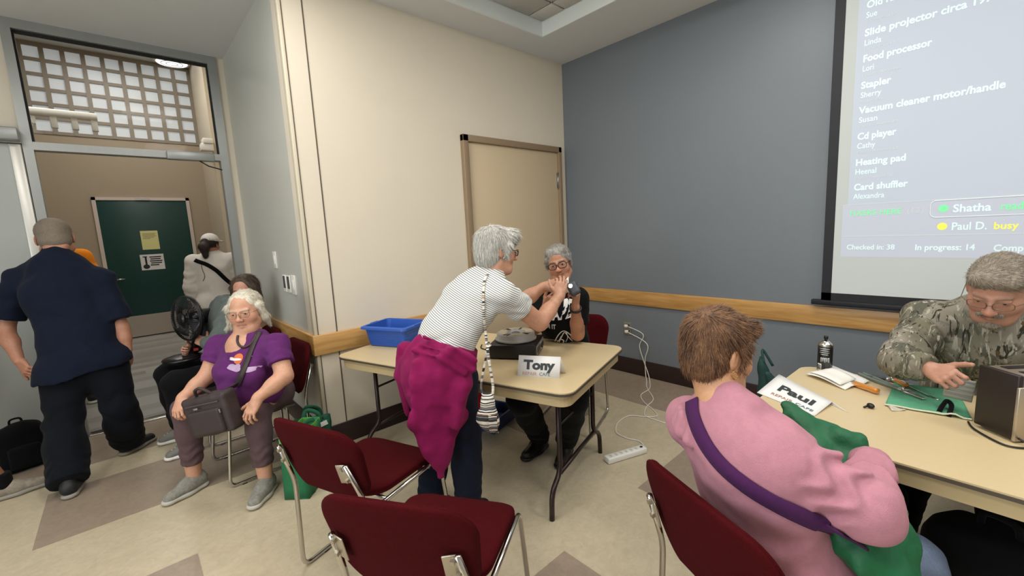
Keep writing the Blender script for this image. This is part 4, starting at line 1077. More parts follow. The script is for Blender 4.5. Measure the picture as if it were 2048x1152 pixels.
# ---------------------------------------------------------------- 1. person in the striped shirt
def striped_person():
    f = V(.958, .286, 0); lat = V(-.286, .958, 0)
    pel = P(882, 748, 2.2); hip = pel
    sr = P(1003, 588, 2.16)
    ax = V(pel[0], pel[1], 0)
    J = joints(pel, P(893, 678, 2.21), P(940, 603, 2.25), P(984, 545, 2.29), P(996, 502, 2.30), f,
               sr+lat*.33+f*.08-V(0, 0, .035), sr, P(1040, 606, 2.60), P(1079, 645, 2.33), P(1087, 574, 2.60), P(1119, 593, 2.47),
               ax+lat*.10+V(0, 0, .47)+f*.03, ax-lat*.09+V(0, 0, .47)+f*.05, ax+lat*.11+V(0, 0, .09)-f*.04, ax-lat*.10+V(0, 0, .09)+f*.03, f, f, hipw=.085)
    t = thing('person', 'person in a striped shirt with a magenta jacket tied at the waist, leaning across', 'person', (pel[0], pel[1], 0))
    S = Sculpt(); full_body(S, J, 1.0, arm=1.08)
    Rh = frame(nrm(V(.93, -.30, -.15)), up=V(.15, .0, 1)); c = J['head']
    T = add_head(S, c, Rh, .97, jaw=.98, nose=1.05); add_neck(S, T, J['neck'], .05)
    hr, br = nrm(P(1126, 556, 2.50)-J['wr']), nrm(V(-.55, -.8, .1))
    tip, _ = add_hand(S, J['wr'], hr, br, V(-.6, .5, .3), curl=(.42, .30, .22, .2), tc=.5, s=.92, spread=.10)
    hl = nrm(P(1116, 562, 2.56)-J['wl']); add_hand(S, J['wl'], hl, V(-.2, -.6, .75), V(.3, -.5, -.3), curl=(.42, .55, .75, .8), tc=.6, s=.92, tdir=(.85, .5, -.3))
    S.cap(J['wr'], J['wr']+hr*.02, .024, .02, k=.02); S.cap(J['wl'], J['wl']+hl*.02, .024, .02, k=.02)
    sculpt_part('body', S, .011, M_skin, t, boxes=[(c-.15, c+V(.15, .15, .16), .0032), hand_box(J['wr'], hr)+(.0032,), hand_box(J['wl'], hl)+(.0032,)],
                base=SKIN, paint=face_paint(T, brow='#7d726a', brow_st=.5))
    eyes(T, Rh, t)
    # shirt, stripes follow each piece of cloth
    m = bpy.data.materials.new('striped_jersey'); m.use_nodes = True; nt = m.node_tree; N = nt.nodes; L = nt.links
    b = N['Principled BSDF']; b.inputs['Roughness'].default_value = .85; b.inputs['Specular IOR Level'].default_value = .2
    at = N.new('ShaderNodeAttribute'); at.attribute_name = 'stripe'
    ma = N.new('ShaderNodeMath'); ma.operation = 'MULTIPLY'; ma.inputs[1].default_value = 1/.0098
    fr = N.new('ShaderNodeMath'); fr.operation = 'FRACT'; gt = N.new('ShaderNodeMapRange'); gt.inputs[1].default_value = .60; gt.inputs[2].default_value = .72
    mx = N.new('ShaderNodeMix'); mx.data_type = 'RGBA'; mx.inputs[6].default_value = (*lin('#e2e2dd'), 1); mx.inputs[7].default_value = (*lin('#5a5e61'), 1)
    L.new(at.outputs['Fac'], ma.inputs[0]); L.new(ma.outputs[0], fr.inputs[0]); L.new(fr.outputs[0], gt.inputs[0]); L.new(gt.outputs[0], mx.inputs[0]); L.new(mx.outputs[2], b.inputs['Base Color'])
    up = nrm(J['neck']-J['wai'])
    o = shirt(t, J, m, .95, .013, 1.06, .52, hem=J['pel']+V(0, 0, .02), hem_n=(-.1, 0, -1), h=.0065, disp=wrinkle(.0045, 34, 1., nrm(up+lat*.3+V(0, 0, .6)), .002), neck_r=.056, bust=.62)
    v = np.array([q.co[:] for q in o.data.vertices])+off_of(t)
    s_t = v@nrm(up*.9+f*-.25); d_t = np.abs(v@lat-J['che']@lat)
    val = s_t.copy()
    for e in ('l', 'r'):
        a, bb = J['s'+e], J['e'+e]; ad = nrm(bb-a); tt = (v-a)@ad; rad = np.linalg.norm(v-a-tt[:, None]*ad, axis=1)
        msk = (tt > .055) & (rad < .1) & (tt < .3); val[msk] = (tt[msk])*1.0
    atr = o.data.attributes.new('stripe', 'FLOAT', 'POINT'); atr.data.foreach_set('value', val.astype(np.float32))
    trousers(t, J, M_denim, 1.0, .012, .99, disp=wrinkle(.003, 40, 2.), top=J['wai']-V(0, 0, .03))
    for e in ('l', 'r'): make_shoe(t, J['a'+e], J['f'+e], mat('dark_leather', '#26201e', .5), M_black, L=.25, lace=False)
    # magenta jacket knotted round the waist: hip wrap, hanging back panel ending in a point, sleeve on the far side
    Mj = fabric('magenta_fleece', '#82164c', noise=.06, scale=40, sheen=.2)
    S = Sculpt(); W = J['wai']-V(0, 0, .0); 
    S.cap(J['pel']+V(0, 0, .045), W-V(0, 0, .055)+up*.02, .182, .165, k=.05, lat=lat, flat=.82)
    S.cap(J['pel']-V(0, 0, .07)-f*.02, J['pel']+V(0, 0, .04)-f*.01, .176, .185, k=.05, lat=lat, flat=.86)
    S.cap(J['pel']-lat*.04-f*.06-V(0, 0, .16), J['pel']-f*.03, .125, .17, k=.05, lat=nrm(lat-f*.6), flat=.75)
    # back panel: narrows down to its corner by the knee
    pts = [P(868, 760, 2.07), P(872, 830, 2.06), P(881, 895, 2.06), P(883, 950, 2.07)]
    S.cap(pts[0], pts[1], .125, .098, k=.05, lat=nrm(f-lat*.4), flat=.34); S.cap(pts[1], pts[2], .098, .055, k=.04, lat=nrm(f-lat*.4), flat=.3); S.cap(pts[2], pts[3], .055, .008, k=.03, lat=nrm(f-lat*.4), flat=.3)
    S.cap(P(812, 700, 2.28), P(806, 750, 2.27), .04, .05, k=.06)
    S.cap(P(835, 790, 2.10), P(858, 860, 2.08), .035, .02, k=.03)
    S.cap(P(925, 770, 2.06), P(912, 850, 2.05), .045, .02, k=.03)
    # ridges of the knotted folds
    for i, (a_, b_, c_) in enumerate((((850, 672), (905, 692), (950, 722)), ((842, 690), (895, 705), (945, 738)), ((828, 700), (880, 715), (930, 745)))):
        q = [P(a_[0], a_[1], 2.07), P(b_[0], b_[1], 2.01), P(c_[0], c_[1], 2.03)]; S.cap(q[0], q[1], .017, .014, k=.018); S.cap(q[1], q[2], .014, .016, k=.018)
    S.half(W+V(0, 0, .02)-f*.05, nrm(up+V(0, 0, .4)-f*.15))
    vf = wrinkle(.010, 30, 4., nrm(lat+f*.7), .003)
    S.disp = vf
    jk = sculpt_part('waist_jacket', S, .0065, Mj, t, smooth=1)
    mb = MB(); a0, a1 = P(802, 760, 2.36), P(815, 826, 2.35)
    S = Sculpt(); S.cap(a0, a1, .035, .022, k=.02, lat=lat, flat=.5); sculpt_part('sleeve', S, .007, Mj, jk)
    # short layered silver hair
    M = hair_mat('silver_hair', '#e6e4dc', '#a19f98')
    S = Sculpt(); S.ell(T(0, -.026, .045), V(.089, .108, .090), Rh, k=.02); S.ell(T(0, -.06, -.02), V(.078, .07, .085), Rh, k=.03); S.cap(T(-.045, .055, .085), T(.045, .055, .085), .04, k=.03)
    for e in (-1, 1): S.cap(T(e*.074, .028, .03), T(e*.077, .012, -.02), .021, .013, k=.02)
    S.ell(T(0, .095, -.035), V(.076, .062, .083), Rh, k=.012, op='s')
    for e in (-1, 1): S.ell(T(e*.092, -.004, -.03), V(.02, .022, .034), Rh, k=.01, op='s')
    cr = T(0, -.05, .12)
    fl_ = lambda p: (p-cr)+V(0, 0, -1)*np.clip(.12-(p-c)@Rh[:, 2], .0, .3)[:, None]*1.6+Rh[:, 1]*.01
    hair(t, S, .0042, M, fl_, 3400, .042, .0016, 11, lift=.007, curl=.22, disp=lambda X, Y, Z: .0022*hnoise(X, Y, Z*.4, 150, 1.))
    glasses(t, T, Rh, mat('black_frames', '#171415', .3), r=.0026, w_=.025, hgt=.017)
    for e in (-1, 1): part('earring', MB().sphere(T(e*.083, .0, -.04), .005), M_chrome, t)
    return t, J, o, jk, T
sp_t, sp_J, sp_shirt, sp_jacket, sp_T = striped_person()

# ---------------------------------------------------------------- 2. man in the black printed shirt
def black_shirt_man():
    f = nrm(V(-.935, -.354, 0)); lat = V(-f[1], f[0], 0)
    pel = V(2.47, 2.13, .53)
    J = joints(pel, V(2.45, 2.11, .70), P(1122, 635, 3.0), P(1118, 580, 3.0), P(1118, 527, 2.93), f,
               P(1155, 597, 2.93), P(1080, 597, 3.12), P(1155, 668, 2.92), P(1070, 655, 2.92), P(1151, 615, 2.70), P(1090, 618, 2.72),
               onz(1148, 800, .52), onz(1042, 800, .54), onz(1132, 882, .10), onz(1080, 872, .10), f+lat*.1, f-lat*.2)
    t = thing('person', 'grey haired man in a black printed shirt and glasses seated behind the table', 'person', (pel[0], pel[1], 0))
    S = Sculpt(); full_body(S, J, 1.05, arm=1.05)
    c = J['head']; Rh = frame(nrm(V(-.80, -.55, -.05)), up=V(.03, .10, 1)@np.eye(3)+(-lat)*.13)
    T = add_head(S, c, Rh, 1.0, jaw=1.06, nose=1.15, mouth=.002); add_neck(S, T, J['neck'], .058)
    hl = nrm(P(1155, 584, 2.645)-J['wl']); add_hand(S, J['wl'], hl, nrm(CAM_R*.8-FWD*.6), FWD, curl=(.72, .70, .70, .72), tc=.3, s=1.0, tdir=(.8, .6, -.2))
    hr = nrm(P(1104, 598, 2.66)-J['wr']); add_hand(S, J['wr'], hr, nrm(f+V(0, 0, .3)), V(0, 0, 1), curl=(.6, .65, .7, .75), tc=.4, s=1.0)
    sculpt_part('body', S, .012, M_skin, t, boxes=[(c-.15, c+V(.15, .15, .16), .0034), hand_box(J['wl'], hl)+(.0035,), hand_box(J['wr'], hr)+(.0035,)],
                base='#b98468', paint=face_paint(T, brow='#5d5148', brow_st=.8, lip='#9a6257'))
    eyes(T, Rh, t)
    o = shirt(t, J, M_blackc, 1.05, .015, 1.08, .66, hem=pel+V(0, 0, -.03), h=.008, disp=wrinkle(.004, 30, 3.), neck_r=.058, belly=.8)
    trousers(t, J, M_blackc, 1.05, .012, .98, h=.011, disp=wrinkle(.003, 30, 1.))
    for e in ('l', 'r'): make_shoe(t, J['a'+e], J['f'+e], mat('black_leather', '#171313', .4), M_black, L=.29)
    M = hair_mat('grey_hair', '#b5b2aa', '#6a6660')
    S = Sculpt(); S.ell(T(0, -.024, .045), V(.086, .105, .085), Rh, k=.02); S.ell(T(0, -.055, -.01), V(.078, .07, .07), Rh, k=.03)
    S.cap(T(-.045, .048, .092), T(.045, .042, .094), .018, k=.03)
    for e in (-1, 1): S.cap(T(e*.077, .02, .035), T(e*.079, .012, -.015), .013, .007, k=.015)
    S.ell(T(0, .098, -.015), V(.069, .064, .087), Rh, k=.012, op='s')
    for e in (-1, 1): S.ell(T(e*.092, -.004, -.03), V(.02, .022, .034), Rh, k=.01, op='s')
    fl_ = lambda p: (p-T(-.03, .07, .10))*1.+Rh[:, 0]*.06-Rh[:, 1]*.05+V(0, 0, -.03)
    hair(t, S, .0045, M, fl_, 2000, .035, .0014, 5, region=lambda v: ((v-c)@Rh[:, 1] < .055), lift=.005, curl=.25, disp=lambda X, Y, Z: .002*hnoise(X, Y, Z, 130, 2.))
    glasses(t, T, Rh, mat('black_frames', '#171415', .3), r=.0027, w_=.027, hgt=.020)
    # stubble-free face, black watch on the left wrist
    wv = nrm(J['wl']-J['el']); R_ = frame(wv); ww = J['wl']-wv*.012
    part('watch', MB().tube([ww+R_[:, 0]*.034*math.cos(a)+R_[:, 2]*.031*math.sin(a) for a in np.linspace(0, 2*PI, 21)[:-1]], .007, 6, closed=True, flat=1.5).box(ww+R_@V(0, 0, .035), (.03, .034, .012), R_, bev=.004), M_black, t)
    # print on the chest
    Mw = mat('white_print', '#d8d8d4', .7); up = nrm(J['neck']-J['wai']); cc = J['che']+f*.16; rgt = lat
    sh = []
    for s_, z_, x_, b_ in (('ESCAPE', .015, .0, .004), ('FROM IT', -.055, -.05, .001)):
        vs, fs = text_mesh(s_, .085 if b_ > .002 else .045, b_, 0, 'CENTER'); sh.append((vs[:, :2]*V(.8, 1.15)+V(x_, z_), fs))
    Q = lambda *a: np.array(spline([V(*p) for p in a], 5))
    for pts, wd in ((Q((-.01, -.19), (.03, -.11), (.07, -.075), (.11, -.12), (.14, -.2)), .007), (Q((.02, -.2), (.05, -.13), (.075, -.09), (.10, -.15), (.115, -.2)), .006),
                    (Q((.05, -.12), (.03, -.16), (.0, -.2)), .006), (Q((.085, -.085), (.09, -.14), (.07, -.19)), .004), (Q((-.06, -.2), (-.03, -.17), (.02, -.165)), .006), (Q((.045, -.15), (.06, -.17), (.05, -.2)), .009)):
        sh.append(strip_quads(pts, wd))
    decal(t, o, 'shirt_print', Mw, cc, rgt, up, sh, .004)
    return t, J, o
bm_t, bm_J, bm_shirt = black_shirt_man()

# ---------------------------------------------------------------- 3. seated person in the purple shirt
def purple_person():
    f = nrm(V(-.76, -.65, 0)); lat = V(-f[1], f[0], 0)
    pel = V(.60, 3.30, .55)
    J = joints(pel, P(505, 775, 2.70), P(500, 722, 2.70), P(494, 674, 2.72), P(491, 622, 2.69), f,
               P(553, 690, 2.62), P(440, 692, 2.80), P(569, 752, 2.55), P(414, 752, 2.72), P(515, 797, 2.44), P(364, 797, 2.60),
               onz(512, 815, .54), onz(374, 818, .54), onz(531, 955, .10), onz(388, 950, .10), V(-.62, -.78, 0), V(-.9, -.42, 0), hipw=.10)
    t = thing('person', 'white haired person in a purple shirt and glasses seated with hands on knees', 'person', (pel[0], pel[1], 0))
    S = Sculpt(); full_body(S, J, 1.12, arm=1.12, leg=1.08, bust=.0)
    c = J['head']; Rh = frame(nrm(V(-.56, -.83, -.06)), up=V(0, 0, 1)+lat*-.06)
    T = add_head(S, c, Rh, 1.02, jaw=1.16, nose=1.1, wide=1.06, mouth=-.003); add_neck(S, T, J['neck'], .062)
    S.ell(T(0, .03, -.105), V(.055, .05, .03), Rh, k=.03)
    S.cap(J['neck']+f*.06-V(0, 0, .03), J['neck']-V(0, 0, .03), .07, .09, k=.04)
    hl = nrm(onz(493, 836, .575)-J['wl']); add_hand(S, J['wl'], hl, V(-.2, -.3, 1), -lat+V(0, 0, -.1), curl=(.28, .3, .33, .36), tc=.1, s=.98, spread=.14, tdir=(.7, .75, -.15))
    hr = nrm(P(349, 832, 2.52)-J['wr']); add_hand(S, J['wr'], hr, V(-.55, -.35, .7), lat, curl=(.45, .5, .5, .5), tc=.2, s=.98, spread=.1)
    for e in ('l', 'r'): S.cap(J['w'+e]-(hl if e == 'l' else hr)*.01, J['w'+e]+(hl if e == 'l' else hr)*.03, .026, .022, k=.02)
    sculpt_part('body', S, .011, M_skin, t, boxes=[(c-.15, c+V(.15, .15, .16), .0034), hand_box(J['wl'], hl)+(.0034,), hand_box(J['wr'], hr)+(.0034,)],
                base='#cf9c80', paint=face_paint(T, brow='#c9b8a4', brow_st=.5, lip='#b3736a', cheek='#d08f78'))
    eyes(T, Rh, t)
    Mp = fabric('purple_jersey', '#5e2a64', noise=.08, scale=50)
    o = shirt(t, J, Mp, 1.10, .010, 1.08, .60, hem=pel-V(0, 0, .03), h=.0065, disp=wrinkle(.007, 30, 6., (0.2, .2, 1)), neck_r=.072, neck_drop=.075, bust=.9, belly=.86, flare=1.12)
    Mt = fabric('plum_grey_knit', '#5d4a4c', noise=.08, scale=60)
    trousers(t, J, Mt, 1.10, .006, .80, h=.008, disp=wrinkle(.0025, 34, 2.), seat=1.08, hemr=.92)
    Ms = mat('grey_mesh_shoe', '#86847b', .8, noise=.25, scale=60, bump=.4, bscale=200); Mso = mat('grey_shoe_sole', '#b7b4a8', .7)
    for e in ('l', 'r'): make_shoe(t, J['a'+e], J['f'+e], Ms, Mso, L=.27)
    # hair swept back, locks at both sides
    M = hair_mat('white_hair', '#ebe5d4', '#bdb6a2')
    S = Sculpt(); S.ell(T(0, -.026, .045), V(.090, .105, .086), Rh, k=.02); S.ell(T(0, -.06, -.03), V(.085, .07, .085), Rh, k=.03)
    for e in (-1, 1):
        S.cap(T(e*.085, .01, .03), T(e*.092, -.01, -.05), .02, .022, k=.025); S.cap(T(e*.092, -.02, -.05), T(e*.098, -.03, -.10), .022, .012, k=.02)
    S.cap(T(-.085, -.03, -.06), T(-.15, -.07, -.115), .028, .016, k=.03) if (Rh[:, 0]@lat) > 0 else S.cap(T(.085, -.03, -.06), T(.15, -.07, -.115), .028, .016, k=.03)
    S.ell(T(0, .098, -.02), V(.074, .068, .090), Rh, k=.014, op='s')
    fl_ = lambda p: (p-T(0, .09, .09))+V(0, 0, -.06)*(np.abs((p-c)@Rh[:, 0]) > .05)[:, None]
    hair(t, S, .0045, M, fl_, 2600, .032, .0013, 8, region=lambda v: ((v-c)@Rh[:, 1] < .045), lift=.006, curl=.2, disp=lambda X, Y, Z: .002*hnoise(X, Y, Z, 120, 3.))
    glasses(t, T, Rh, mat('thin_bronze_frames', '#7a6a5c', .3, .8), r=.0012, w_=.027, hgt=.019)
    # bead necklace
    bd = [q for q in t.children if q.name.startswith('body')][0]
    pts, nn = drape_ray([bd, o], [(476, 673), (475, 683), (480, 692), (490, 695), (500, 690), (508, 680), (512, 671)], 30, .004)
    mb = MB()
    for p in pts: mb.sphere(p, .0075, n=8, m=6)
    part('necklace', mb, mat('dark_beads', '#3b2320', .35), t, kind='stuff')
    # print: sun, cloud and hills
    rgt = lat; upv = V(0, 0, 1)
    cc = P(464, 735, 2.5)
    circ = lambda x, y, r_, n=16: (np.array([(x+r_*math.cos(a), y+r_*math.sin(a)) for a in np.linspace(0, 2*PI, n+1)[:-1]]), [tuple(range(n))])
    def fan_ell(x, y, rx, ry, n=20, k=4):
        vs = [(x, y)]+[(x+rx*j/k*math.cos(a), y+ry*j/k*math.sin(a)) for j in range(1, k+1) for a in np.linspace(0, 2*PI, n+1)[:-1]]
        fs = [(0, 1+i, 1+(i+1) % n) for i in range(n)]+[(1+(j-1)*n+i, 1+j*n+i, 1+j*n+(i+1) % n, 1+(j-1)*n+(i+1) % n) for j in range(1, k) for i in range(n)]
        return np.array(vs), fs
    pv = -np.cross(rgt, upv)
    decal(t, o, 'shirt_print', mat('orange_print', '#d2703f', .8), cc, rgt, upv, [fan_ell(-.012, .03, .030, .030)], .0030)
    decal(t, o, 'shirt_print', mat('white_shirt_print', '#e6dfe2', .8), cc, rgt, upv, [fan_ell(-.03, .028, .042, .007), fan_ell(.055, .045, .022, .006), fan_ell(-.055, .036, .015, .005)], .0044)
    decal(t, o, 'shirt_print', mat('lilac_print', '#b79cbd', .8), cc, rgt, upv, [fan_ell(-.02, -.018, .062, .016), fan_ell(.085, -.02, .045, .014), fan_ell(.0, -.008, .03, .012), fan_ell(-.05, -.01, .025, .012)], .0034)
    return t, J, o, T
pu_t, pu_J, pu_shirt, pu_T = purple_person()
# ---------------------------------------------------------------- 4. person holding the fan
def fan_person():
    f = nrm(V(-1, -.12, 0)); lat = V(-f[1], f[0], 0); pel = V(.62, 4.10, .55)
    J = joints(pel, V(.60, 4.08, .72), V(.585, 4.05, .93), V(.585, 4.02, 1.07), P(489, 582, 3.42), f,
               V(.585, 3.85, 1.04), V(.575, 4.22, 1.03), V(.46, 3.76, .82), V(.42, 4.26, .80), V(.40, 3.97, .80), V(.33, 4.16, .74),
               V(.19, 3.94, .55), V(.17, 4.26, .55), V(.22, 3.92, .10), V(.20, 4.28, .10), f, f)
    t = thing('person', 'brown haired person in a grey green hoodie seated holding the black fan', 'person', (pel[0], pel[1], 0))
    S = Sculpt(); full_body(S, J, 1.0); c = J['head']; Rh = frame(nrm(V(-.60, -.79, -.10)))
    T = add_head(S, c, Rh, .98, nose=1.0); add_neck(S, T, J['neck'], .052)
    hl = nrm(P(390, 676, 3.30)-J['wl']); add_hand(S, J['wl'], hl, V(-.1, -.9, .2), V(0, 0, 1), curl=(.5, .55, .6, .6), s=.92)
    hr = nrm(V(-.7, -.5, .1)); add_hand(S, J['wr'], hr, V(-.5, .8, .2), V(0, 0, 1), curl=(.6, .65, .7, .7), s=.92)
    sculpt_part('body', S, .013, M_skin, t, boxes=[(c-.15, c+V(.15, .15, .16), .0042), hand_box(J['wl'], hl)+(.0042,), hand_box(J['wr'], hr)+(.0042,)], base='#c08d76', paint=face_paint(T, brow='#4a372c'))
    eyes(T, Rh, t)
    o = shirt(t, J, fabric('grey_green_fleece', '#5b625f', noise=.1), 1.0, .022, 1.05, hem=pel-V(0, 0, .06), h=.011, disp=wrinkle(.006, 24, 2.), neck_r=.055, long=True, ripple=.006)
    S = Sculpt()
    for a in np.linspace(.9, 2*PI-.9, 7): q = J['neck']+f*(.075*math.cos(a)-.02)+lat*.10*math.sin(a)+V(0, 0, .035); S.cap(q, q-V(0, 0, .05)+f*-.02, .038, .045, k=.03)
    sculpt_part('hood', S, .011, fabric('grey_green_fleece', '#5b625f'), t)
    trousers(t, J, M_blackc, 1.05, .014, .97, h=.012, disp=wrinkle(.004, 30, 1.))
    for e in ('l', 'r'): make_shoe(t, J['a'+e], J['f'+e], mat('grey_trainer', '#75736d', .7, noise=.2), M_white, L=.25)
    M = hair_mat('brown_hair', '#5c4a3c', '#2f241d')
    S = Sculpt(); S.ell(T(0, -.026, .045), V(.092, .108, .088), Rh, k=.02); S.ell(T(0, -.06, -.06), V(.094, .07, .12), Rh, k=.04)
    for e in (-1, 1): S.cap(T(e*.082, .01, .03), T(e*.092, -.02, -.12), .020, .028, k=.03)
    S.ell(T(0, .10, -.005), V(.082, .085, .102), Rh, k=.014, op='s')
    fl_ = lambda p: (p-T(0, .02, .14))*.6+V(0, 0, -.09)
    hair(t, S, .006, M, fl_, 1200, .07, .0018, 2, region=lambda v: ((v-c)@Rh[:, 1] < .03), lift=.006, curl=.12, disp=lambda X, Y, Z: .002*hnoise(X, Y, Z*.3, 120, 3.))
    return t, J
fp_t, fp_J = fan_person()
# ---------------------------------------------------------------- 5. man in the navy polo, walking off
def navy_man():
    f = nrm(V(-.02, 1, 0)); lat = V(-f[1], f[0], 0)
    pel = P(170, 725, 3.02)
    J = joints(pel, P(155, 668, 3.02), P(127, 585, 3.02), P(112, 512, 3.02), P(110, 477, 3.07), f, P(38, 562, 2.98), P(200, 560, 3.12), P(10, 658, 2.95), P(243, 658, 3.17), P(38, 722, 2.88), P(255, 700, 3.16),
               P(128, 850, 2.92), P(240, 815, 3.12), V(-.42, 3.84, .10), V(-.13, 4.31, .10), V(.1, 1, 0), V(.75, .66, 0), hipw=.10)
    t = thing('person', 'grey haired man in a navy polo shirt walking away toward the door', 'person', (pel[0], pel[1], 0))
    S = Sculpt(); full_body(S, J, 1.12, arm=1.12, leg=1.1); c = J['head']; Rh = frame(nrm(V(-.02, 1, -.12)), up=V(-.06, 0, 1))
    T = add_head(S, c, Rh, 1.12, jaw=1.12, wide=1.05, sockets=True); add_neck(S, T, J['neck'], .066)
    S.cap(T(-.03, -.075, -.06), T(.03, -.075, -.06), .025, k=.03)
    hl = nrm(V(.10, .1, -.95)); add_hand(S, J['wl'], nrm(P(60, 752, 2.86)-J['wl']), V(-.75, -.5, .1), V(.3, .7, -.3), curl=(.5, .55, .6, .65), tc=.3, s=1.05)
    hr = nrm(V(.05, .1, -1)); add_hand(S, J['wr'], hr, V(.9, -.4, 0), V(0, 1, 0), curl=(.3, .35, .4, .45), s=1.05)
    hl = nrm(P(60, 752, 2.86)-J['wl'])
    sculpt_part('body', S, .013, M_skin, t, boxes=[(c-.16, c+V(.16, .16, .16), .0042), hand_box(J['wl'], hl)+(.004,), hand_box(J['wr'], hr)+(.004,)], base='#b07c62', paint=face_paint(T))
    Mn = fabric('navy_pique', '#111829', noise=.08, scale=90)
    o = shirt(t, J, Mn, 1.16, .02, 1.16, .80, hem=P(65, 760, 2.97), hem_n=-np.abs(np.cross(nrm(P(258, 722, 3.12)-P(65, 760, 2.97)), V(0, 1, 0)))*V(-1 if (P(258, 722, 3.12)[2] > P(65, 760, 2.97)[2]) else 1, 0, 1), h=.009, disp=wrinkle(.010, 22, 4., (.3, .1, 1)), neck_r=.064, belly=1.05, collar=.012, hang=pel-V(0, 0, .12)+f*.01, hang_r=.205, flare=1.22)
    trousers(t, J, M_navyp, 1.05, .02, .99, h=.011, disp=wrinkle(.006, 24, 1.), hemr=1.22, seat=.93)
    Ms = mat('black_trainer', '#1a1a1c', .6); Mso = mat('pale_sole', '#8f8a80', .7)
    for e in ('l', 'r'): make_shoe(t, J['a'+e], J['f'+e], Ms, Mso, L=.29)
    M = hair_mat('cropped_grey_hair', '#8b7f70', '#6c6154', stretch=(1, 1, 1), scale=200)
    S = Sculpt(); S.ell(T(0, -.018, .041), V(.0855, .102, .088)*1.12, Rh, k=.02); S.ell(T(0, -.05, -.02), V(.078, .068, .062)*1.12, Rh, k=.02); S.ell(T(0, .10, -.03), V(.09, .085, .10)*1.12, Rh, k=.014, op='s')
    for e in (-1, 1): S.ell(T(e*.096, -.004, -.025), V(.024, .028, .034), Rh, k=.01, op='s')
    hair(t, S, .005, M, lambda p: V(0, 0, -1)+0*p, 3000, .008, .0008, 3, lift=.002, curl=.3)
    return t
navy_t = navy_man()
# ---------------------------------------------------------------- 6. person in the orange shirt, farther on
def orange_person():
    f = nrm(V(.1, 1, 0)); lat = V(-f[1], f[0], 0)
    a = onz(185, 800, 0); x, y = a[0]-.06, a[1]+.03
    B = lambda l, z, ff=0.: V(x, y, z*1.085 if z > .1 else z)+lat*l+f*ff
    J = joints(B(0, .92), B(0, 1.06), B(0, 1.27), B(0, 1.42), B(0, 1.565, .02), f, B(.18, 1.37), B(-.18, 1.37), B(.24, 1.10), B(-.24, 1.10), B(.24, .88, .05), B(-.24, .88, .05),
               B(.09, .50, .03), B(-.09, .5, -.03), B(.09, .09, .02), B(-.09, .09, -.12), f, f)
    t = thing('person', 'person in a bright orange top out in the hall, mostly hidden behind the navy shirt', 'person', (x, y, 0))
    S = Sculpt(); full_body(S, J, 1.0); c = J['head']; Rh = frame(f); T = add_head(S, c, Rh, .95); add_neck(S, T, J['neck'])
    for e in ('l', 'r'): add_hand(S, J['w'+e], V(0, 0, -1), lat if e == 'l' else -lat, f, s=.95)
    sculpt_part('body', S, .012, M_skin, t, base='#b5836a')
    shirt(t, J, fabric('hi_vis_orange', '#f08a20', noise=.04), 1.05, .02, 1.1, hem=J['pel']-V(0, 0, .06), h=.011, disp=wrinkle(.005, 22, 3.))
    trousers(t, J, fabric('grey_trousers', '#46464a'), 1.0, .015, .98, h=.013)
    for e in ('l', 'r'): make_shoe(t, J['a'+e], J['f'+e], mat('black_trainer', '#1a1a1c', .6), M_white, L=.27)
    S = Sculpt(); S.ell(T(0, -.02, .045), V(.085, .104, .085), Rh); S.ell(T(0, .10, -.03), V(.09, .085, .10), Rh, k=.014, op='s')
    hair(t, S, .008, hair_mat('dark_grey_hair', '#4b443d', '#2c2723'), lambda p: V(0, 0, -1)+0*p, 600, .02, .0015, 3)
orange_person()
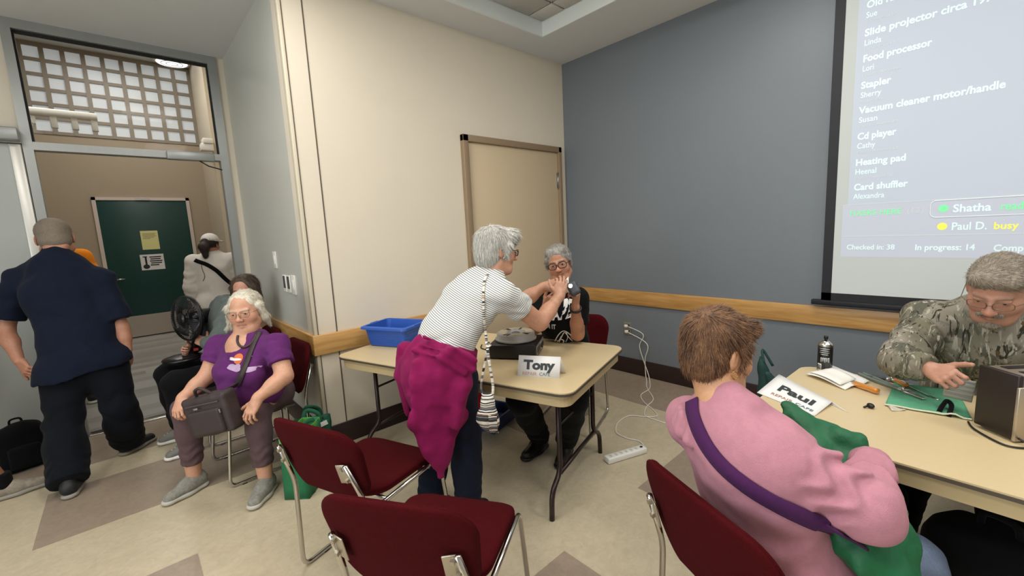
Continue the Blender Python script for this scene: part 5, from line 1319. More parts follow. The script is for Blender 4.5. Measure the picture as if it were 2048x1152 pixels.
# ---------------------------------------------------------------- 7. person in the white cap and jacket
def cap_person():
    f = nrm(V(.30, .95, 0)); lat = V(-f[1], f[0], 0); h0 = P(421, 486, 5.1); x, y = h0[0], h0[1]
    B = lambda l, z, ff=0.: V(x, y, z)+lat*l+f*ff
    J = joints(B(0, .88), B(0, 1.03), B(0, 1.24), B(0, 1.40), B(0, h0[2]-.02, .02), f, B(.19, 1.345), B(-.19, 1.345), B(.255, 1.07), B(-.24, 1.07, .03), B(.25, .84, .07), B(-.22, .86, .12),
               B(.09, .48, .03), B(-.09, .48, -.03), B(.09, .09, .0), B(-.09, .09, -.10), f, f)
    t = thing('person', 'person in a white cap and white jacket in the hall, seen from behind', 'person', (x, y, 0))
    S = Sculpt(); full_body(S, J, .98); c = J['head']; Rh = frame(nrm(V(.62, .78, -.05))); T = add_head(S, c, Rh, .95); add_neck(S, T, J['neck'], .05)
    for e in ('l', 'r'): add_hand(S, J['w'+e], V(0, .1, -1), lat if e == 'l' else -lat, f, s=.92)
    sculpt_part('body', S, .012, M_skin, t, boxes=[(c-.15, c+V(.15, .15, .16), .005)], base='#b5836a')
    o = shirt(t, J, fabric('white_jacket_cloth', '#ded8cf', noise=.04), 1.05, .028, 1.12, hem=B(0, .80), h=.010, disp=wrinkle(.008, 19, 3.), long=True, hang=B(0, .80), ripple=.004, collar=.012, belly=.2)
    trousers(t, J, M_blackc, 1.0, .012, .98, h=.013)
    for e in ('l', 'r'): make_shoe(t, J['a'+e], J['f'+e], mat('black_trainer', '#1a1a1c', .6), M_white, L=.25)
    S = Sculpt(); S.ell(T(0, -.025, .03), V(.082, .1, .08), Rh, k=.02); S.ell(T(0, .11, -.03), V(.08, .085, .09), Rh, k=.014, op='s')
    S.cap(T(.0, -.10, .03), T(-.005, -.14, -.03), .028, .048, k=.03); S.cap(T(-.005, -.14, -.03), T(.0, -.135, -.13), .048, .03, k=.03)
    hair(t, S, .006, hair_mat('dark_brown_hair', '#3b2f28', '#1f1815'), lambda p: V(0, 0, -1)+0*p, 700, .05, .0018, 3, curl=.15)
    Mc = fabric('white_cap_cotton', '#e3e0da', noise=.03)
    S = Sculpt(); S.ell(T(0, -.012, .05), V(.089, .110, .090), Rh, k=.01); S.half(T(0, 0, .035), Rh@V(0, -.12, -1)); S.ell(T(0, -.115, .045), V(.035, .03, .025), Rh, k=.005, op='s')
    S.cap(T(-.05, .075, .045), T(.05, .075, .045), .05, k=.01, lat=Rh[:, 0], flat=.12); S.ell(T(0, .14, .04), V(.075, .05, .009), Rh, k=.01)
    sculpt_part('cap', S, .005, Mc, t)
    pts, nn = drape(o, [B(.16, 1.36, -.05), B(.05, 1.33, -.16), B(-.07, 1.22, -.18), B(-.18, 1.09, -.15), B(-.23, 1.0, -.04)], None, 24, .006)
    mb = MB(); band(mb, pts, nn, .045, .006); part('sling_strap', mb, M_blackc, t)
    mb = MB(); q, nn = drape(o, [B(.10, 1.36, -.16), B(.12, 1.28, -.18), B(.09, 1.19, -.18), B(.13, 1.14, -.18)], None, 16, .004); mb.tube(q, .004, 6)
    part('cord', mb, mat('grey_cord', '#6d6a66', .7), t)
    return t
cap_person()
# ---------------------------------------------------------------- 8. person in the pink hoodie
def pink_person():
    f = nrm(V(.91, -.42, 0)); lat = V(-f[1], f[0], 0)
    pel = V(1.37, .365, .53)
    sr = P(1552, 897, 1.17)
    J = joints(pel, V(1.32, .39, .70), V(1.275, .425, .85), P(1442, 818, 1.30), P(1440, 703, 1.34), f, sr+lat*.29-f*.015+V(0, 0, -.045), sr, sr+lat*.36+f*.16+V(0, 0, -.22), P(1735, 1015, 1.06), V(1.72, .33, .78), P(1738, 928, 1.26),
               pel+f*.43+lat*.12+V(0, 0, -.08), pel+f*.43-lat*.11+V(0, 0, -.09), pel+f*.40+lat*.13+V(0, 0, -.43), pel+f*.38-lat*.13+V(0, 0, -.43), f, f, hipw=.1)
    t = thing('person', 'short haired person in a pink hoodie seated with back turned, green bag on lap', 'person', (pel[0], pel[1], 0))
    S = Sculpt(); full_body(S, J, 1.08, arm=1.1, leg=1.1); c = J['head']; Rh = frame(nrm(V(.85, -.50, -.20)), up=V(.05, 0, 1))
    T = add_head(S, c, Rh, 1.0, jaw=1.08, nose=1.0); add_neck(S, T, J['neck'], .056)
    S.cap(J['neck']+(J['head']-J['neck'])*.05, J['neck']-V(0, 0, .03), .056, .07, k=.03)
    hr = nrm(P(1712, 905, 1.32)-J['wr']); add_hand(S, J['wr'], hr, V(.3, -.6, .7), V(-.2, .3, .9), curl=(.4, .5, .55, .6), s=.95)
    hl = nrm(V(.3, -.9, -.1)); add_hand(S, J['wl'], hl, V(.8, .2, .4), V(0, 0, 1), curl=(.5, .55, .6, .6), s=.95)
    sculpt_part('body', S, .011, M_skin, t, boxes=[(c-.15, c+V(.15, .15, .16), .0034), hand_box(J['wr'], hr)+(.0036,), hand_box(J['wl'], hl)+(.0045,)], base='#cb9a74', paint=face_paint(T, brow='#7a5a42'))
    eyes(T, Rh, t)
    Mk = fabric('pink_fleece', '#b9818f', noise=.06, scale=45, sheen=.3)
    dz = wrinkle(.010, 26, 3., nrm(V(.35, -.3, 1)), .003)
    o = shirt(t, J, Mk, 1.04, .022, 1.10, hem=pel-V(0, 0, .10), h=.006, disp=dz, neck_r=.062, long=True, ripple=.010, hang=pel-V(0, 0, .06))
    # hood gathered behind the neck
    S = Sculpt()
    for a in np.linspace(1.0, 2*PI-1.0, 9):
        q = J['neck']+f*(.062*math.cos(a)-.035)+lat*.105*math.sin(a)+V(0, 0, -.018+.012*math.cos(a)); S.cap(q, q+f*-.012*(-math.cos(a))-V(0, 0, .045), .020, .024, k=.03)
    S.ell(J['neck']-f*.075-V(0, 0, .075), V(.075, .018, .045), frame(f), k=.03)
    S.cap(J['neck']+(J['head']-J['neck'])*.0-V(0, 0, .02), J['neck']+nrm(J['head']-J['neck'])*.16, .060, .060, k=.01, op='s')
    S.disp = wrinkle(.004, 40, 5., nrm(V(.5, .2, 1)), .002)
    sculpt_part('hood', S, .006, Mk, o)
    S = Sculpt(); S.cap(J['neck']-V(0, 0, .03), J['neck']+nrm(J['head']-J['neck'])*.035, .073, .066, k=.01, cut='b'); sculpt_part('undershirt', S, .006, fabric('blue_jersey', '#5a78b8'), t)
    trousers(t, J, fabric('faded_denim', '#6a7890', noise=.12, scale=120), 1.12, .012, .97, h=.009, disp=wrinkle(.003, 30, 1.))
    for e in ('l', 'r'): make_shoe(t, J['a'+e], J['f'+e], mat('grey_trainer', '#75736d', .7, noise=.2), M_white, L=.25)
    M = hair_mat('auburn_brown_hair', '#8e6747', '#4a3122', stretch=(1, 1, .6), scale=34)
    S = Sculpt(); S.ell(T(0, -.026, .050), V(.089, .108, .090), Rh, k=.02); S.ell(T(0, -.055, -.02), V(.080, .068, .078), Rh, k=.03); S.cap(T(-.04, .055, .088), T(.04, .055, .088), .026, k=.03)
    for e in (-1, 1): S.cap(T(e*.078, .022, .03), T(e*.080, .018, -.03), .016, .009, k=.015)
    S.ell(T(0, .10, -.03), V(.076, .066, .09), Rh, k=.012, op='s')
    for e in (-1, 1): S.ell(T(e*.093, -.006, -.022), V(.024, .026, .036), Rh, k=.008, op='s')
    cr = T(.02, -.06, .11)
    fl_ = lambda p: (p-cr)+Rh[:, 1]*.03+V(0, 0, -.08)*np.clip((.10-(p-c)@Rh[:, 2])*8, 0, 1)[:, None]
    def tuft(X, Y, Z): return .004*hnoise(X, Y, Z, 62, 1.)+.002*hnoise(X, Y, Z*.4, 150, 4.)
    hair(t, S, .0045, M, fl_, 4200, .030, .0014, 6, lift=.007, curl=.35, disp=tuft)
    e_ = 1 if (Rh[:, 0]@(-lat)) > 0 else -1
    mb = MB(); q = T(e_*.083, -.006, -.052); mb.tube([q+Rh[:, 1]*.011*math.cos(a)+V(0, 0, .011*math.sin(a)) for a in np.linspace(0, 2*PI, 15)[:-1]], .0016, 6, closed=True)
    part('earring', mb, mat('gold', '#c9a24d', .25, 1), t)
    mb = MB(); mb.tube([J['neck']+nrm(J['head']-J['neck'])*.028+lat*.068*math.cos(a)+f*.068*math.sin(a)+f*.004 for a in np.linspace(0, 2*PI, 25)[:-1]], .0012, 5, closed=True)
    part('necklace', mb, mat('gold', '#c9a24d', .25, 1), t)
    return t, J, o
pk_t, pk_J, pk_shirt = pink_person()
# ---------------------------------------------------------------- 9. man in camouflage
def camo_man():
    f = nrm(V(-1, .08, 0)); lat = V(-f[1], f[0], 0)
    pel = V(2.88, -.05, .53); head = P(1996, 578, 1.68)
    J = joints(pel, V(2.84, -.05, .73), V(2.73, -.06, .95), V(2.65, -.07, 1.11), head, f, V(2.73, -.27, 1.04), P(1855, 640, 1.93), V(2.60, -.40, .84), P(1805, 722, 1.86), V(2.36, -.30, .88), P(1862, 738, 1.74),
               pel+f*.42+lat*.13, pel+f*.42-lat*.15, pel+f*.40+lat*.14+V(0, 0, -.45), pel+f*.36-lat*.20+V(0, 0, -.45), f, f)
    t = thing('person', 'grey haired man in a camouflage shirt bent over tools at the table', 'person', (pel[0], pel[1], 0))
    S = Sculpt(); full_body(S, J, 1.1, arm=1.1); c = J['head']; Rh = frame(nrm(V(-.86, .18, -.50)), up=V(-.4, 0, 1))
    T = add_head(S, c, Rh, 1.04, jaw=1.12, nose=1.15, wide=1.03); add_neck(S, T, J['neck'], .062)
    hr = nrm(P(1893, 752, 1.66)-J['wr']); add_hand(S, J['wr'], hr, V(-.5, .5, .7), -lat*-1, curl=(.62, .85, .9, .9), tc=.3, s=1.05, tdir=(.75, .65, .1))
    hl = nrm(V(-.55, .8, -.1)); add_hand(S, J['wl'], hl, V(-.5, -.3, .8), V(.5, .5, 0), curl=(.45, .5, .55, .6), s=1.05)
    sculpt_part('body', S, .011, M_skin, t, boxes=[(c-.16, c+V(.16, .16, .17), .0034), hand_box(J['wr'], hr)+(.0036,), hand_box(J['wl'], hl)+(.0045,)], base='#b98a74', paint=face_paint(T, brow='#8f8073', brow_st=.5, lip='#9c6a5e'))
    eyes(T, Rh, t)
    m = bpy.data.materials.new('leaf_camouflage'); m.use_nodes = True; nt = m.node_tree; N = nt.nodes; L = nt.links
    b = N['Principled BSDF']; b.inputs['Roughness'].default_value = .9; b.inputs['Specular IOR Level'].default_value = .15
    tc = N.new('ShaderNodeTexCoord'); prev = None
    for k, (sc, st, lo, hi, colr, dist) in enumerate(((4, (1, 1, 1), .42, .60, '#8d877a', 1.5), (8, (1, 1, .5), .52, .58, '#5c5c50', 2.5), (12, (1, 1.6, .35), .58, .62, '#a9a596', 4.), (16, (1.5, 1.5, .3), .60, .64, '#35352d', 3.5), (34, (2, 1, .4), .63, .67, '#5c4a36', 2.))):
        mp = N.new('ShaderNodeMapping'); mp.inputs['Scale'].default_value = st; mp.inputs['Location'].default_value = (k*3.1, k*1.7, k); mp.inputs['Rotation'].default_value = (.3*k, .2*k, .9*k); L.new(tc.outputs['Object'], mp.inputs[0])
        n = N.new('ShaderNodeTexNoise'); n.inputs['Scale'].default_value = sc; n.inputs['Detail'].default_value = 4; n.inputs['Distortion'].default_value = dist; L.new(mp.outputs[0], n.inputs['Vector'])
        r = N.new('ShaderNodeMapRange'); r.inputs[1].default_value = lo; r.inputs[2].default_value = hi; L.new(n.outputs['Fac'], r.inputs[0])
        mx = N.new('ShaderNodeMix'); mx.data_type = 'RGBA'; L.new(r.outputs[0], mx.inputs[0]); mx.inputs[7].default_value = (*lin(colr), 1)
        if prev is None: mx.inputs[6].default_value = (*lin('#74705f'), 1)
        else: L.new(prev, mx.inputs[6])
        prev = mx.outputs[2]
    L.new(prev, b.inputs['Base Color'])
    shirt(t, J, m, 1.12, .024, 1.18, hem=pel-V(0, 0, .05), h=.0075, disp=wrinkle(.007, 24, 7., nrm(V(.6, .3, .7)), .003), long=True, belly=.9, ripple=.007, neck_r=.062, collar=.010)
    trousers(t, J, M_blackc, 1.08, .014, .98, h=.011)
    for e in ('l', 'r'): make_shoe(t, J['a'+e], J['f'+e], mat('black_leather', '#171313', .4), M_black, L=.29)
    M = hair_mat('sandy_grey_hair', '#a39786', '#6f6558')
    S = Sculpt(); S.ell(T(0, -.024, .045), V(.088, .106, .086), Rh, k=.02); S.ell(T(0, -.055, -.02), V(.080, .068, .07), Rh, k=.03); S.cap(T(-.045, .058, .082), T(.045, .058, .082), .026, k=.03)
    S.ell(T(0, .10, -.025), V(.074, .066, .088), Rh, k=.012, op='s')
    for e in (-1, 1): S.ell(T(e*.093, -.004, -.03), V(.022, .024, .034), Rh, k=.008, op='s')
    fl_ = lambda p: (p-T(.05, .08, .10))+V(0, 0, -.02)
    hair(t, S, .0045, M, fl_, 3000, .030, .0013, 9, lift=.004, curl=.10, disp=lambda X, Y, Z: .0016*hnoise(X, Y, Z, 120, 3.))
    S = Sculpt(); S.cap(T(-.03, .088, -.056), T(.03, .088, -.056), .008, k=.01); S.ell(T(0, .062, -.115), V(.04, .035, .02), Rh, k=.02)
    hair(t, S, .0045, M, lambda p: V(0, 0, -1)+0*p, 500, .014, .001, 4, lift=.003, name='beard')
    glasses(t, T, Rh, mat('thin_bronze_frames', '#7a6a5c', .3, .8), r=.0013, w_=.026, hgt=.017)
    return t, J
camo_t, camo_J = camo_man()
# ---------------------------------------------------------------- 10. seated person at the picture's left edge
def edge_person():
    f = nrm(V(1, .0, 0)); lat = V(-f[1], f[0], 0); pel = V(-1.42, 4.22, .55)
    a = onz(52, 957, .09); kn = V(-.93, 4.22, .56)
    J = joints(pel, pel+V(-.02, 0, .18), pel+V(-.03, 0, .38), pel+V(-.02, 0, .54), pel+V(.0, 0, .68), f, pel+V(-.02, .19, .49), pel+V(-.02, -.19, .49), pel+V(.08, .26, .24), pel+V(.08, -.26, .24), pel+V(.30, .16, .14), pel+V(.30, -.16, .14),
               pel+f*.45+lat*.16, kn+V(0, -.02, 0), pel+f*.42+lat*.18+V(0, 0, -.45), V(a[0]-.10, a[1], .10), V(1, .25, 0), V(1, .12, 0))
    t = thing('person', 'seated person in dark shorts at the edge, one bare shin and trainer in view', 'person', (pel[0], pel[1], 0))
    S = Sculpt(); full_body(S, J, 1.05); c = J['head']; Rh = frame(f); T = add_head(S, c, Rh); add_neck(S, T, J['neck'])
    for e in ('l', 'r'): add_hand(S, J['w'+e], V(1, 0, -.2), V(0, 0, 1), -lat if e == 'l' else lat)
    sculpt_part('body', S, .011, M_skin, t, base='#96694d')
    shirt(t, J, fabric('charcoal_tee', '#26262a'), 1.05, .016, 1.1, hem=pel-V(0, 0, .04), h=.013)
    J2 = dict(J); 
    S = Sculpt(); S.cap(pel-V(0, 0, .02), pel+V(0, 0, .14), .17, .16, k=.05, lat=lat, flat=.8)
    for e in ('l', 'r'): S.cap(J['h'+e], sub3(J['h'+e], J['k'+e], .9), .105, .095, k=.05, cut='b')
    sculpt_part('shorts', S, .011, M_blackc, t)
    for e in ('l', 'r'): make_shoe(t, J['a'+e], J['f'+e], mat('worn_tan_trainer', '#8d8375', .8, noise=.3, scale=30), mat('pale_sole', '#8f8a80', .7), L=.29)
    S = Sculpt(); S.cap(V(*J['ar'][:2], .09), V(*J['ar'][:2], .17), .048, .047, k=.01, cut='b'); sculpt_part('sock', S, .009, M_blackc, t)
    S = Sculpt(); S.ell(T(0, -.02, .045), V(.085, .104, .085), Rh); S.ell(T(0, .10, -.03), V(.09, .085, .10), Rh, k=.014, op='s')
    hair(t, S, .008, hair_mat('dark_grey_hair', '#4b443d', '#2c2723'), lambda p: V(0, 0, -1)+0*p, 600, .02, .0015, 3)
    put_chair(-1.44, 4.22, (1, 0), 'maroon chair at the left edge under the person in dark shorts')
edge_person()
# ================================================================ THINGS ON AND AROUND THE TABLES
def T(px, py): return onz(px, py, ZT1)
def XY(v, z): return V(v[0], v[1], z)
# blue bin ------------------------------------------------------------
M_bin = mat('blue_plastic', '#2a57ad', .42, noise=.04, scale=30)
def blue_bin():
    A = V(1.232, 3.015, 0); e1 = nrm(V(.42, -.907, 0)); e2 = nrm(V(.907, .42, 0)); L1, L2 = .385, .30; z0, z1 = ZT1+.001, ZT1+.155
    c = A+e1*L1/2+e2*L2/2; R = np.stack([e2, e1*-1, V(0, 0, 1)], 1)
    t = thing('storage_bin', 'blue plastic bin with a flared rim on the table by the cream wall', 'bin', XY(c, z0))
    def ring(w_, d_, r_, z): return [R@V(x, y, 0)+XY(c, z) for x, y in rrect(w_, d_, r_, 4)]
    rings = [ring(L2*.72, L1*.78, .03, z0), ring(L2*.78, L1*.84, .03, z0+.006), ring(L2*.93, L1*.94, .03, z1-.02), ring(L2*.95, L1*.955, .03, z1-.019), ring(L2*.95, L1*.955, .03, z1-.004), ring(L2+.02, L1+.015, .035, z1-.012), ring(L2+.025, L1+.02, .035, z1-.022), ring(L2+.029, L1+.024, .035, z1-.021), ring(L2+.024, L1+.019, .035, z1-.006), ring(L2*.95, L1*.955, .03, z1), ring(L2*.90, L1*.92, .028, z1-.004), ring(L2*.76, L1*.82, .026, z0+.009)]
    n = len(rings[0]); vs = [p for r in rings for p in r]; fs = []
    for i in range(len(rings)-1):
        for k in range(n): q = (k+1) % n; fs.append((i*n+k, i*n+q, (i+1)*n+q, (i+1)*n+k))
    fs.append(tuple(range(n))[::-1]); fs.append(tuple((len(rings)-1)*n+k for k in range(n)))
    part('tub', MB().add(vs, fs, 0, False), M_bin, t)
    mb = MB()
    for k in range(6):
        z = z0+.02+k*.015; s_ = (z-z0)/(z1-z0); w_ = L2*(.78+.15*s_)+.003; d_ = L1*(.84+.10*s_)+.003
        mb.tube(ring(w_, d_, .03, z), .0022, 5, closed=True)
    part('side_ribs', mb, M_bin, t)
    for sg in (-1, 1):
        mb = MB(); q = XY(c, z1-.016)+e1*sg*(L1/2+.006)
        mb.tube([q-e2*.05, q-e2*.04+V(0, 0, .012), q+e2*.04+V(0, 0, .012), q+e2*.05], .004, 6)
        part('handle', mb, M_bin, t)
blue_bin()
# slide projector -------------------------------------------------------
def projector():
    e1 = nrm(V(.55, -.835, 0)); e2 = nrm(V(.835, .55, 0)); c = V(1.815, 1.975, 0); R = np.stack([e1, e2, V(0, 0, 1)], 1); z = ZT1
    t = thing('slide_projector', 'black slide projector with a round grey slide tray on top', 'projector', XY(c, z))
    Mb = mat('black_projector_case', '#111113', .4); Mg = mat('grey_tray_plastic', '#8c8984', .45); Mt = mat('ivory_slide_frames', '#c9bea2', .6)
    bd = part('body', MB().box(XY(c, z+.052), (.30, .27, .09), R, bev=.01).box(XY(c-e1*.03, z+.010), (.26, .24, .02), R, bev=.004), Mb, t)
    for a in (-.12, .12):
        for b_ in (-.1, .1): part('foot', MB().lathe([(.012, 0), (.012, .006)], XY(c+e1*a+e2*b_, z), n=10), M_black, t)
    pn = XY(c+e1*.1505, z+.055); Rp = np.stack([e2, V(0, 0, 1), e1], 1)
    cp = part('control_panel', MB().box(pn, (.24, .062, .004), Rp, bev=.0015), mat('grey_panel', '#77736d', .4), t)
    part('panel_window', MB().box(pn+e2*.045+e1*.003, (.10, .045, .004), Rp, bev=.001), mat('silver_panel', '#aaa59b', .35, .3), cp)
    part('dark_recess', MB().box(pn+e2*.055+e1*.005, (.07, .03, .004), Rp), M_black, cp)
    for k in range(5): part('button', MB().box(pn-e2*(.02+k*.018)+e1*.004, (.011, .034, .006), Rp, bev=.0015), mat('dark_button', '#4a3f3a', .5), cp)
    part('control_knob', MB().lathe([(.011, 0), (.011, .012), (.009, .014)], pn+e2*.012+e1*.002, Rp, n=14), M_black, cp)
    part('lens', MB().lathe([(.035, 0), (.036, .02), (.03, .035), (.028, .036)], XY(c+e2*.135, z+.055), np.stack([e1, V(0, 0, -1), e2], 1), n=20), M_black, t)
    k = XY(c-e1*.005, z+.098)
    tr = part('slide_tray', MB().lathe([(.118, 0), (.132, .003), (.134, .012), (.128, .016), (.122, .020), (.122, .046), (.117, .05), (.112, .05), (.110, .044), (.062, .044), (.058, .05), (.052, .05), (.050, .02), (.03, .018)], k, n=48), Mg, t)
    mb = MB()
    for i in range(80):
        a = 2*PI*i/80; d = V(math.cos(a), math.sin(a), 0); s_ = V(-d[1], d[0], 0)
        mb.box(k+d*.086+V(0, 0, .0455), (.047, .0021, .010), np.stack([d, s_, V(0, 0, 1)], 1), mi=1 if (i % 80) in (5, 6, 17, 18, 19, 21, 40, 41, 43, 44, 60, 61, 62, 64) else 0)
    part('slides', mb, [Mt, M_black], tr, kind='stuff')
    part('hub', MB().lathe([(.03, 0), (.03, .022), (.022, .03), (.001, .031)], k+V(0, 0, .018), n=24), mat('dark_grey_hub', '#57585b', .4), tr)
    pts = spline([XY(c-e1*.15+e2*.03, z+.03), XY(c-e1*.22+e2*.06, z+.006), XY(c-e1*.28+e2*.10, z+.005), XY(c-e1*.30+e2*.18, z+.005)], 6)
    part('power_cord', MB().tube(pts, .004, 6), M_black, t)
projector()
# name cards --------------------------------------------------------------
M_card = mat('white_card', '#e6e6e4', .6); M_ink2 = mat('charcoal_print', '#2e3436', .6); M_inkr = mat('rust_print', '#b0897a', .6); M_inkb = mat('slate_print', '#6f7a86', .6)
def tony_card():
    a, b = T(1035, 752), T(1119, 757); e = nrm(b-a); n = V(e[1], -e[0], 0)   # n toward the viewer's side
    if n@(CAM_O-a) < 0: n = -n
    L = np.linalg.norm(b-a); h = .105; top = -n*.045+V(0, 0, h)
    t = thing('name_card', 'white tent card reading Tony at the near end of the projector table', 'name card', XY((a+b)/2, ZT1))
    mb = MB(); G = np.array([[a+n*0, a+top], [b, b+top]]); mb.grid(G, 0, .0012)
    part('front_panel', mb, M_card, t)
    mb = MB(); mb.grid(np.array([[a+top, a-n*.085], [b+top, b-n*.085+e*.02]]), 0, .0012); part('back_panel', mb, M_card, t)
    up = nrm(top); o = a+up*.042+e*L*.5+np.cross(e, up)*.0012
    mb = MB(); add_text(mb, 'Tony', o, e, up, .068, .0034, 0, 'CENTER', lift=.0006, xs=1.18); part('lettering', mb, M_ink2, t)
    mb = MB(); add_text(mb, 'REPAIR', a+up*.008+e*L*.46+np.cross(e, up)*.0012, e, up, .026, .0002, 0, 'RIGHT', lift=.0006); part('lettering', mb, M_inkr, t)
    mb = MB(); add_text(mb, 'CAFE', a+up*.008+e*L*.52+np.cross(e, up)*.0012, e, up, .026, .0002, 0, 'LEFT', lift=.0006); part('lettering', mb, M_inkb, t)
tony_card()
def paul_card():
    z = ZT1+.002
    B, A, C = XY(T(1514, 786), z), XY(T(1558, 751), z+.004), XY(T(1629, 833), z)
    D = P(1664, 812, 1.80); D[2] = max(D[2], z+.012)
    t = thing('name_card', 'white tent card reading Paul lying flattened under the green bag', 'name card', XY((B+C)/2, ZT1))
    n = 8; G = np.array([[sub3(sub3(B, C, i/n), sub3(A, D, i/n), j/4)+V(0, 0, .006*math.sin(PI*j/4)*math.sin(PI*i/n)) for j in range(5)] for i in range(n+1)])
    part('front_panel', MB().grid(G, 0, .0012), M_card, t)
    E = XY(T(1697, 826), z); F = XY(T(1612, 786), z+.003)
    G = np.array([[sub3(sub3(A, D, i/n), sub3(F, E, i/n), j/4) for j in range(5)] for i in range(n+1)])
    part('back_panel', MB().grid(G-V(0, 0, .0015), 0, .0012), M_card, t)
    e = nrm(C-B); up = nrm((A-B)-e*((A-B)@e)); nn = np.cross(e, up); L = np.linalg.norm(C-B); W = (A-B)@up
    def on_panel(body, x0, y0, size, bold, m):
        vs, fs = text_mesh(body, size, bold, .0003); out = []
        for x, y, zz in vs:
            u_, v_ = (x0+x)/L, (y0+y)/W; p = sub3(sub3(B, C, u_), sub3(A, D, u_), v_)+V(0, 0, .006*math.sin(PI*min(1, max(0, v_)))*math.sin(PI*min(1, max(0, u_)))+.0022+zz); out.append(p)
        part('lettering', MB().add(out, fs), m, t)
    on_panel('Paul', L*.22, W*.36, .105, .0035, M_ink2); on_panel('REPAIR', L*.20, W*.12, .034, .0003, M_inkr); on_panel('CAFE', L*.64, W*.12, .034, .0003, M_inkb)
paul_card()
# gadget handed over ---------------------------------------------------------
def gadget():
    c = P(1147, 577, 2.61); d = nrm(CAM_O-c); R = np.stack([nrm(np.cross(V(0, 0, 1), d)), V(0, 0, 1), d], 1); R = R@rotm((0, 0, 1), .45)@rotm((1, 0, 0), -.25)
    t = thing('hand_gadget', 'dark grey rounded gadget with a shining lens held between two people', 'gadget', c)
    S = Sculpt(); S.rbox(c, V(.014, .024, .012), .019, R); sculpt_part('casing', S, .0032, mat('dark_grey_rubber', '#3d434a', .45), t)
    q = c+R@V(-.010, .014, .030)
    lr = part('lens_ring', MB().lathe([(.0165, -.008), (.017, 0), (.0145, .002)], q, R, n=20), M_steel, t)
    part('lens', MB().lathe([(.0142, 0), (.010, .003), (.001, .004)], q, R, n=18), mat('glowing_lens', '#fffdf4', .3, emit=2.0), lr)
    t2 = thing('paper_slip', 'small white slip of paper held up behind the grey gadget', 'paper', P(1136, 572, 2.70))
    a = P(1131, 560, 2.72); b = P(1137, 553, 2.72); e_ = P(1138, 584, 2.72); f_ = P(1128, 588, 2.72)
    part('sheet', MB().grid(np.array([[a, f_], [b, e_]]), 0, .001), M_card, t2)
gadget()
# woven purse -------------------------------------------------------------------
def woven(name, sc, dark=.28):
    m = bpy.data.materials.new(name); m.use_nodes = True; nt = m.node_tree; N = nt.nodes; L = nt.links; b = N['Principled BSDF']; b.inputs['Roughness'].default_value = .9
    tc = N.new('ShaderNodeTexCoord'); sx = N.new('ShaderNodeSeparateXYZ'); L.new(tc.outputs['Object'], sx.inputs[0])
    nz = N.new('ShaderNodeTexNoise'); nz.inputs['Scale'].default_value = 18; L.new(tc.outputs['Object'], nz.inputs['Vector'])
    ad = N.new('ShaderNodeMath'); ad.operation = 'MULTIPLY_ADD'; ad.inputs[1].default_value = .012; L.new(nz.outputs['Fac'], ad.inputs[0]); L.new(sx.outputs['Z'], ad.inputs[2])
    wn = N.new('ShaderNodeMath'); wn.operation = 'MULTIPLY'; wn.inputs[1].default_value = sc; L.new(ad.outputs[0], wn.inputs[0])
    wt = N.new('ShaderNodeTexWhiteNoise'); wt.noise_dimensions = '1D'; fl_ = N.new('ShaderNodeMath'); fl_.operation = 'FLOOR'; L.new(wn.outputs[0], fl_.inputs[0]); L.new(fl_.outputs[0], wt.inputs['W'])
    r = N.new('ShaderNodeValToRGB'); r.color_ramp.interpolation = 'CONSTANT'; els = r.color_ramp.elements; els[0].color = (*lin('#2b2a2c'), 1); els[1].position = dark; els[1].color = (*lin('#d8d0c0'), 1)
    for p_, c_ in ((.55, '#6f6a66'), (.7, '#efe9dc'), (.85, '#8a6d5a'), (.92, '#3a3f4d')):
        e = els.new(p_); e.color = (*lin(c_), 1)
    L.new(wt.outputs['Value'], r.inputs[0]); L.new(r.outputs[0], b.inputs['Base Color']); return m
M_woven = woven('woven_stripes', 190); M_woven2 = woven('woven_strap_stripes', 210, .12)
